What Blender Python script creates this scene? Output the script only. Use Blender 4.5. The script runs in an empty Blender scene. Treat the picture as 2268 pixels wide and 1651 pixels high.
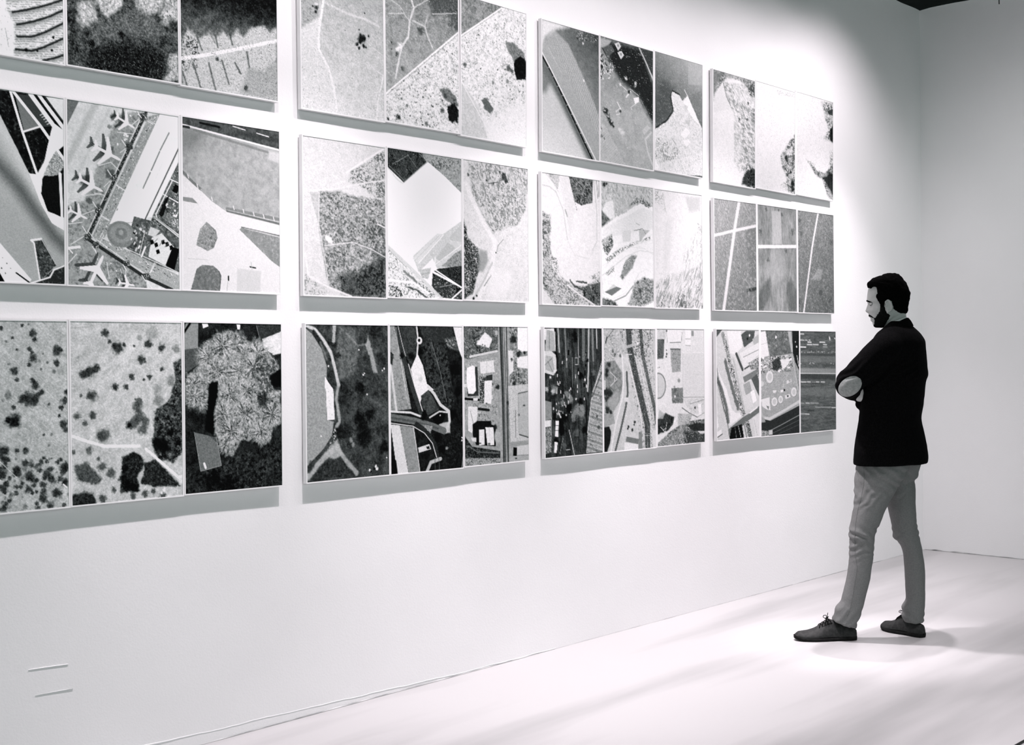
# Gallery wall of framed aerial photographs with one visitor, built from geometry, procedural materials and lamps.
import bpy, bmesh, math, random
import numpy as np
from mathutils import Vector, Matrix

scene = bpy.context.scene
COL = scene.collection
PANELS = {(0, 0, 0): (1.6863, 2.4017, 0.4245, 0.6161, -0.0035),
 (0, 0, 1): (2.1251, 2.4021, 0.4235, 0.6158, -0.0027),
 (0, 0, 2): (2.56, 2.397, 0.4222, 0.6163, -0.0054),
 (0, 1, 0): (1.6755, 1.6728, 0.4244, 0.6172, -0.0114),
 (0, 1, 1): (2.1132, 1.6673, 0.4244, 0.6182, -0.0111),
 (0, 1, 2): (2.5545, 1.6634, 0.4248, 0.6194, -0.0111),
 (0, 2, 0): (1.6766, 0.9275, 0.4245, 0.6182, -0.0045),
 (0, 2, 1): (2.1131, 0.927, 0.4246, 0.6181, -0.0067),
 (0, 2, 2): (2.5494, 0.9269, 0.4262, 0.6172, -0.0089),
 (1, 0, 0): (3.0984, 2.3849, 0.4237, 0.6162, -0.0034),
 (1, 0, 1): (3.5333, 2.3879, 0.4228, 0.6155, -0.0035),
 (1, 0, 2): (3.9694, 2.3808, 0.4213, 0.6133, -0.0162),
 (1, 1, 0): (3.0954, 1.6574, 0.4228, 0.62, -0.0072),
 (1, 1, 1): (3.5316, 1.6592, 0.4282, 0.6176, -0.0092),
 (1, 1, 2): (3.9732, 1.6573, 0.4206, 0.6163, -0.0082),
 (1, 2, 0): (3.0963, 0.9231, 0.4249, 0.6183, -0.0052),
 (1, 2, 1): (3.5323, 0.9208, 0.4204, 0.6194, -0.0067),
 (1, 2, 2): (3.9652, 0.9217, 0.4169, 0.6173, -0.0019),
 (2, 0, 0): (4.5045, 2.367, 0.4195, 0.6163, -0.0123),
 (2, 0, 1): (4.9336, 2.3641, 0.4311, 0.6161, -0.0175),
 (2, 0, 2): (5.3837, 2.3652, 0.4279, 0.6119, -0.0158),
 (2, 1, 0): (4.4936, 1.6487, 0.4278, 0.617, -0.0053),
 (2, 1, 1): (4.9354, 1.6498, 0.4244, 0.6148, -0.0026),
 (2, 1, 2): (5.3783, 1.6452, 0.4248, 0.6156, 0.0025),
 (2, 2, 0): (4.4986, 0.9216, 0.4272, 0.6144, -0.0042),
 (2, 2, 1): (4.9373, 0.9206, 0.4271, 0.6141, -0.0056),
 (2, 2, 2): (5.3803, 0.9212, 0.4269, 0.6135, -0.0038),
 (3, 0, 0): (5.9177, 2.3506, 0.4191, 0.6141, -0.0121),
 (3, 0, 1): (6.3507, 2.3538, 0.4241, 0.6108, -0.0166),
 (3, 0, 2): (6.7967, 2.3523, 0.4354, 0.6127, -0.017),
 (3, 1, 0): (5.9207, 1.6417, 0.423, 0.6139, 0.0013),
 (3, 1, 1): (6.3615, 1.6431, 0.4258, 0.6125, 0.0007),
 (3, 1, 2): (6.8048, 1.641, 0.4294, 0.6127, -0.0021),
 (3, 2, 0): (5.9291, 0.9197, 0.43, 0.6134, -0.0022),
 (3, 2, 1): (6.379, 0.9168, 0.4262, 0.6142, -0.0047),
 (3, 2, 2): (6.8177, 0.914, 0.4295, 0.6134, -0.005)}
MAN = {'torso': [[0.1182,0.05,0.8554,0.1756,0.0019,0.185,0.3],[0.12,0.05,0.8797,0.1772,0.0017,0.187,0.3],[0.1203,0.05,0.915,0.174,0.0015,0.188,0.36],[0.1201,0.05,0.9437,0.1703,0.0012,0.188,0.36],[0.1186,0.05,1.0077,0.1597,0.0007,0.185,0.36],[0.1179,0.05,1.0475,0.1523,0.0004,0.183,0.36],[0.1186,0.05,1.0784,0.1485,0.0002,0.182,0.36],[0.1232,0.05,1.1137,0.1485,-0.0,0.182,0.36],[0.1281,0.05,1.149,0.1487,-0.0002,0.182,0.36],[0.135,0.05,1.2018,0.1488,-0.0006,0.184,0.36],[0.1379,0.05,1.2349,0.1493,-0.0008,0.186,0.36],[0.1413,0.05,1.2635,0.1503,-0.001,0.188,0.36],[0.1467,0.05,1.2877,0.1534,-0.0011,0.19,0.36],[0.1486,0.05,1.3295,0.1486,-0.0014,0.192,0.36],[0.1545,0.05,1.391,0.139,-0.0017,0.195,0.36],[0.158,0.05,1.4262,0.1316,-0.0018,0.195,0.36],[0.162,0.05,1.4547,0.1247,-0.0018,0.19,0.36],[0.1617,0.05,1.4767,0.1137,-0.0018,0.18,0.36],[0.162,0.05,1.4943,0.101,-0.0016,0.165,0.36],[0.1633,0.05,1.5097,0.0852,-0.0014,0.14,0.36],[0.1635,0.05,1.5228,0.0705,-0.0012,0.115,0.36],[0.1652,0.05,1.536,0.0573,-0.001,0.095,0.36],[0.169,0.05,1.5491,0.0463,-0.0009,0.082,0.36]],
 'collar': [[0.1496,0.05,1.512,0.0781,0.0141,0.092,0.0],[0.153,0.05,1.5318,0.0623,0.0187,0.084,0.0],[0.1543,0.05,1.5444,0.0486,0.0216,0.076,0.0]],
 'shirt_collar': [[0.1434,0.045,1.5264,0.0633,0.0176,0.074,0.0],[0.1452,0.045,1.5461,0.0534,0.0221,0.067,0.0],[0.1452,0.045,1.551,0.0512,0.0205,0.065,0.0]],
 'neck': [[0.1642,0.045,1.4876,0.0631,-0.001,0.06,0.0],[0.1519,0.045,1.5274,0.0547,-0.001,0.058,0.0],[0.1426,0.045,1.5583,0.0558,-0.0011,0.056,0.0],[0.1386,0.045,1.5847,0.0579,-0.0012,0.057,0.0],[0.1356,0.045,1.6112,0.059,-0.0013,0.058,0.0],[0.1348,0.045,1.6375,0.0474,-0.0011,0.05,0.0]],
 'head': [[0.1306,0.04,1.7747,0.019,-0.0005,0.016,0.0],[0.1284,0.04,1.7692,0.0358,-0.001,0.036,0.0],[0.1241,0.04,1.7606,0.0548,-0.0015,0.052,0.0],[0.1154,0.04,1.7476,0.0717,-0.0019,0.063,0.0],[0.1121,0.04,1.7302,0.0844,-0.0022,0.07,0.0],[0.1115,0.04,1.7082,0.091,-0.0023,0.074,0.0],[0.1113,0.04,1.6906,0.0943,-0.0023,0.076,0.0],[0.1103,0.04,1.6731,0.0956,-0.0023,0.0765,0.0],[0.1093,0.04,1.6599,0.096,-0.0022,0.0765,0.0],[0.1085,0.04,1.6512,0.0957,-0.0022,0.076,0.0],[0.1092,0.04,1.6423,0.0943,-0.0021,0.075,0.0],[0.1104,0.04,1.6346,0.0918,-0.002,0.074,0.0],[0.1092,0.04,1.6248,0.0906,-0.002,0.073,0.0],[0.107,0.04,1.6116,0.0886,-0.0019,0.072,0.0],[0.1052,0.04,1.5985,0.086,-0.0018,0.0705,0.0],[0.1039,0.04,1.5875,0.082,-0.0017,0.069,0.0],[0.1021,0.04,1.5787,0.0775,-0.0015,0.067,0.0],[0.098,0.04,1.57,0.071,-0.0014,0.064,0.0],[0.094,0.04,1.5613,0.0623,-0.0012,0.06,0.0],[0.0883,0.04,1.5526,0.0554,-0.001,0.056,0.0],[0.0844,0.04,1.5439,0.0465,-0.0009,0.051,0.0],[0.0795,0.04,1.5352,0.0387,-0.0007,0.044,0.0],[0.0746,0.04,1.5275,0.0288,-0.0005,0.035,0.0],[0.0706,0.04,1.5221,0.0159,-0.0003,0.02,0.0]],
 'hair': [[0.1307,0.04,1.7828,0.019,-0.0005,0.022,0.0],[0.1274,0.04,1.778,0.0348,-0.001,0.042,0.0],[0.1231,0.04,1.7705,0.0453,-0.0013,0.056,0.0],[0.1156,0.04,1.7608,0.0654,-0.0018,0.067,0.0],[0.1101,0.04,1.75,0.0781,-0.0021,0.075,0.0],[0.1074,0.04,1.7391,0.0881,-0.0024,0.08,0.0],[0.108,0.04,1.7281,0.0937,-0.0025,0.083,0.0],[0.1114,0.04,1.717,0.0944,-0.0024,0.085,0.0],[0.1144,0.04,1.7059,0.0965,-0.0024,0.086,0.0],[0.1174,0.04,1.6861,0.0996,-0.0024,0.086,0.0],[0.1157,0.04,1.673,0.1002,-0.0024,0.086,0.0],[0.1144,0.04,1.6598,0.0989,-0.0023,0.085,0.0],[0.1129,0.04,1.6445,0.0976,-0.0022,0.083,0.0],[0.1123,0.04,1.6313,0.0971,-0.0021,0.082,0.0],[0.1106,0.04,1.6159,0.0955,-0.002,0.079,0.0],[0.1089,0.04,1.6028,0.0939,-0.002,0.076,0.0],[0.1062,0.04,1.5918,0.0913,-0.0019,0.074,0.0],[0.1035,0.04,1.5787,0.0845,-0.0017,0.07,0.0]],
 'hair_area': [[-0.0287,1.7383],[0.0137,1.7162],[0.0265,1.7121],[0.0329,1.7201],[0.0414,1.7228],[0.0541,1.7207],[0.0583,1.7074],[0.0581,1.6875],[0.0527,1.6723],[0.0579,1.6567],[0.0683,1.6422],[0.0737,1.6255],[0.0745,1.6123],[0.0914,1.612],[0.0968,1.6294],[0.1022,1.6469],[0.1149,1.6536],[0.1275,1.6463],[0.1326,1.6253],[0.1365,1.6066],[0.1451,1.5976],[0.1691,1.584],[0.188,1.5814],[0.2445,1.589],[0.287,1.7038],[0.1835,1.8159],[0.057,1.8197],[-0.0177,1.7777]],
 'beard_area': [[0.0715,1.6388],[0.0937,1.6383],[0.0978,1.6184],[0.104,1.5985],[0.1165,1.585],[0.1228,1.5761],[0.1142,1.5587],[0.1014,1.5348],[0.0885,1.5174],[0.0715,1.5089],[0.0504,1.5114],[0.0416,1.5281],[0.0464,1.5424],[0.0461,1.5578],[0.0423,1.5656],[0.0317,1.5702],[0.0169,1.576],[0.0148,1.5858],[0.0244,1.5865],[0.036,1.5767],[0.0498,1.5688],[0.0615,1.5817],[0.0691,1.5992],[0.0713,1.6168]],
 'brow_area': [[0.0026,1.6545],[0.0154,1.6542],[0.0281,1.6481],[0.0399,1.6417],[0.0378,1.6382],[0.0238,1.6425],[0.0132,1.6476],[0.0025,1.6478]],
 'nose': [[1.6422,0.0,0.007],[1.6312,0.0025,0.007],[1.6201,0.0065,0.0075],[1.6091,0.0105,0.009],[1.6014,0.0145,0.011],[1.597,0.0135,0.012],[1.5926,0.0085,0.012],[1.5882,0.002,0.012],[1.5826,0.0,0.014]],
 'lips': [[1.5848,0.0],[1.5771,0.002],[1.5705,0.003],[1.565,-0.0015],[1.5584,0.003],[1.5517,0.0025],[1.5451,-0.002],[1.5363,0.0015],[1.5253,0.0]],
 'eye': [0.0322,0.04,1.6346],
 'ear': [0.1138,0.04,1.6207],
 'left_sleeve': [[0.1322,-0.07,1.448,0.062],[0.0979,-0.125,1.4226,0.069],[0.0625,-0.145,1.3952,0.068],[0.0146,-0.155,1.3465,0.066],[-0.0272,-0.15,1.3017,0.066],[-0.0588,-0.135,1.2671,0.065],[-0.0727,-0.115,1.2483,0.0655],[-0.0732,-0.08,1.2375,0.06],[-0.0475,-0.01,1.2222,0.058],[-0.0073,0.07,1.2195,0.052],[0.0426,0.16,1.2277,0.044],[0.0713,0.21,1.2352,0.041]],
 'right_sleeve': [[0.1944,0.15,1.4436,0.06],[0.1936,0.205,1.4101,0.066],[0.1727,0.245,1.3537,0.062],[0.1509,0.265,1.2855,0.058],[0.1307,0.26,1.2221,0.056],[0.0971,0.22,1.1826,0.052],[0.0568,0.12,1.164,0.044],[0.0242,0.05,1.1558,0.037],[-0.0036,0.01,1.1497,0.03],[-0.0184,-0.015,1.1475,0.027]],
 'left_arm': [[0.147,-0.05,1.4328,0.05],[0.0833,-0.13,1.4056,0.045],[-0.0209,-0.145,1.3059,0.042],[-0.0654,-0.115,1.2472,0.04],[-0.0073,0.07,1.2195,0.034],[0.0713,0.21,1.2352,0.028],[0.089,0.235,1.2389,0.027]],
 'right_arm': [[0.1943,0.15,1.4325,0.05],[0.1726,0.24,1.3538,0.045],[0.1307,0.255,1.229,0.04],[0.0526,0.12,1.1685,0.032],[0.005,0.015,1.155,0.025],[-0.0099,-0.01,1.1561,0.024]],
 'right_hand': [[-0.0056,0.0,1.1557],[-0.0232,-0.07,1.1902]],
 'left_hand': [[0.0846,0.23,1.2368],[0.134,0.295,1.2667]],
 'patch': [[-0.068,-0.17,1.2391],[-0.019,-0.17,1.2752],[-0.0434,-0.17,1.2035]],
 'left_leg': [[0.0988,0.03,0.9164,0.1405,0.0012,0.105,0.0],[0.0914,0.01,0.8849,0.1344,0.0013,0.105,0.0],[0.0816,-0.005,0.8532,0.1268,0.0014,0.104,0.0],[0.0702,-0.015,0.8167,0.1189,0.0015,0.101,0.0],[0.0594,-0.02,0.7798,0.1126,0.0016,0.098,0.0],[0.0492,-0.025,0.7451,0.1015,0.0016,0.093,0.0],[0.0379,-0.03,0.7103,0.0937,0.0016,0.089,0.0],[0.0241,-0.035,0.6647,0.0819,0.0016,0.085,0.0],[0.0131,-0.04,0.6256,0.0758,0.0016,0.081,0.0],[0.0028,-0.042,0.5884,0.0722,0.0016,0.078,0.0],[-0.0074,-0.044,0.5599,0.0686,0.0016,0.075,0.0],[-0.016,-0.045,0.5357,0.0644,0.0016,0.073,0.0],[-0.0189,-0.045,0.5049,0.0618,0.0016,0.071,0.0],[-0.0203,-0.045,0.4786,0.0598,0.0016,0.069,0.0],[-0.0215,-0.045,0.4368,0.0585,0.0017,0.067,0.0],[-0.0242,-0.045,0.395,0.0567,0.0018,0.066,0.0],[-0.0279,-0.045,0.3664,0.056,0.0018,0.066,0.0],[-0.0378,-0.045,0.3067,0.056,0.0019,0.064,0.0],[-0.0478,-0.045,0.2624,0.0572,0.0021,0.062,0.0],[-0.0588,-0.045,0.218,0.0573,0.0022,0.06,0.0],[-0.0661,-0.045,0.1891,0.0565,-0.0022,0.058,0.0],[-0.081,-0.045,0.1599,0.0631,-0.0062,0.058,0.0],[-0.0886,-0.045,0.1375,0.061,-0.0107,0.057,0.0],[-0.0952,-0.045,0.1174,0.0579,-0.013,0.056,0.0],[-0.1028,-0.045,0.0973,0.0579,-0.0173,0.055,0.0],[-0.1056,-0.045,0.0789,0.0584,-0.0222,0.055,0.0]],
 'right_leg': [[0.1721,0.08,0.9131,0.1005,0.0008,0.1,0.0],[0.1658,0.095,0.8786,0.1051,0.001,0.1,0.0],[0.1575,0.11,0.8461,0.1075,0.0012,0.1,0.0],[0.1553,0.118,0.8097,0.0991,0.0012,0.097,0.0],[0.1547,0.122,0.7803,0.0923,0.0013,0.094,0.0],[0.1504,0.124,0.7622,0.0817,0.0012,0.092,0.0],[0.1583,0.126,0.7309,0.079,0.0013,0.088,0.0],[0.166,0.128,0.6772,0.072,0.0013,0.083,0.0],[0.172,0.13,0.6235,0.0667,0.0014,0.079,0.0],[0.1776,0.13,0.5744,0.0629,0.0014,0.075,0.0],[0.1801,0.13,0.5522,0.0613,0.0014,0.073,0.0],[0.1857,0.13,0.5188,0.0629,0.0016,0.071,0.0],[0.1913,0.13,0.4876,0.0634,0.0017,0.07,0.0],[0.1997,0.13,0.4722,0.058,0.0016,0.068,0.0],[0.21,0.13,0.4547,0.0513,0.0014,0.066,0.0],[0.2165,0.13,0.4347,0.0495,0.0014,0.065,0.0],[0.2227,0.13,0.4059,0.0473,0.0014,0.064,0.0],[0.2271,0.13,0.3569,0.0489,0.0015,0.063,0.0],[0.2314,0.13,0.2678,0.0485,0.0017,0.061,0.0],[0.2328,0.13,0.1852,0.0462,0.0018,0.058,0.0],[0.2267,0.13,0.1604,0.051,0.002,0.058,0.0],[0.2218,0.13,0.1424,0.0548,0.0022,0.058,0.0],[0.2222,0.13,0.12,0.0521,0.0022,0.057,0.0],[0.2193,0.13,0.0931,0.0527,0.0023,0.056,0.0],[0.2245,0.13,0.0665,0.0452,-0.0002,0.054,0.0]],
 'seam': [[-0.008,-0.045,0.8557],[-0.0087,-0.045,0.7747],[-0.0219,-0.045,0.7022],[-0.0372,-0.045,0.6405],[-0.0495,-0.045,0.559],[-0.0522,-0.045,0.4821],[-0.0506,-0.045,0.425],[-0.0436,-0.045,0.3725],[-0.0459,-0.045,0.346],[-0.0549,-0.045,0.2885],[-0.0726,-0.045,0.1888],[-0.0901,-0.045,0.1286]],
 'left_shoe': [[-0.0489,-0.0229,0.0],[-0.342,-0.1011,0.0]],
 'right_shoe': [[0.2684,0.0858,0.0],[0.0786,0.2539,0.0]]}
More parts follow.
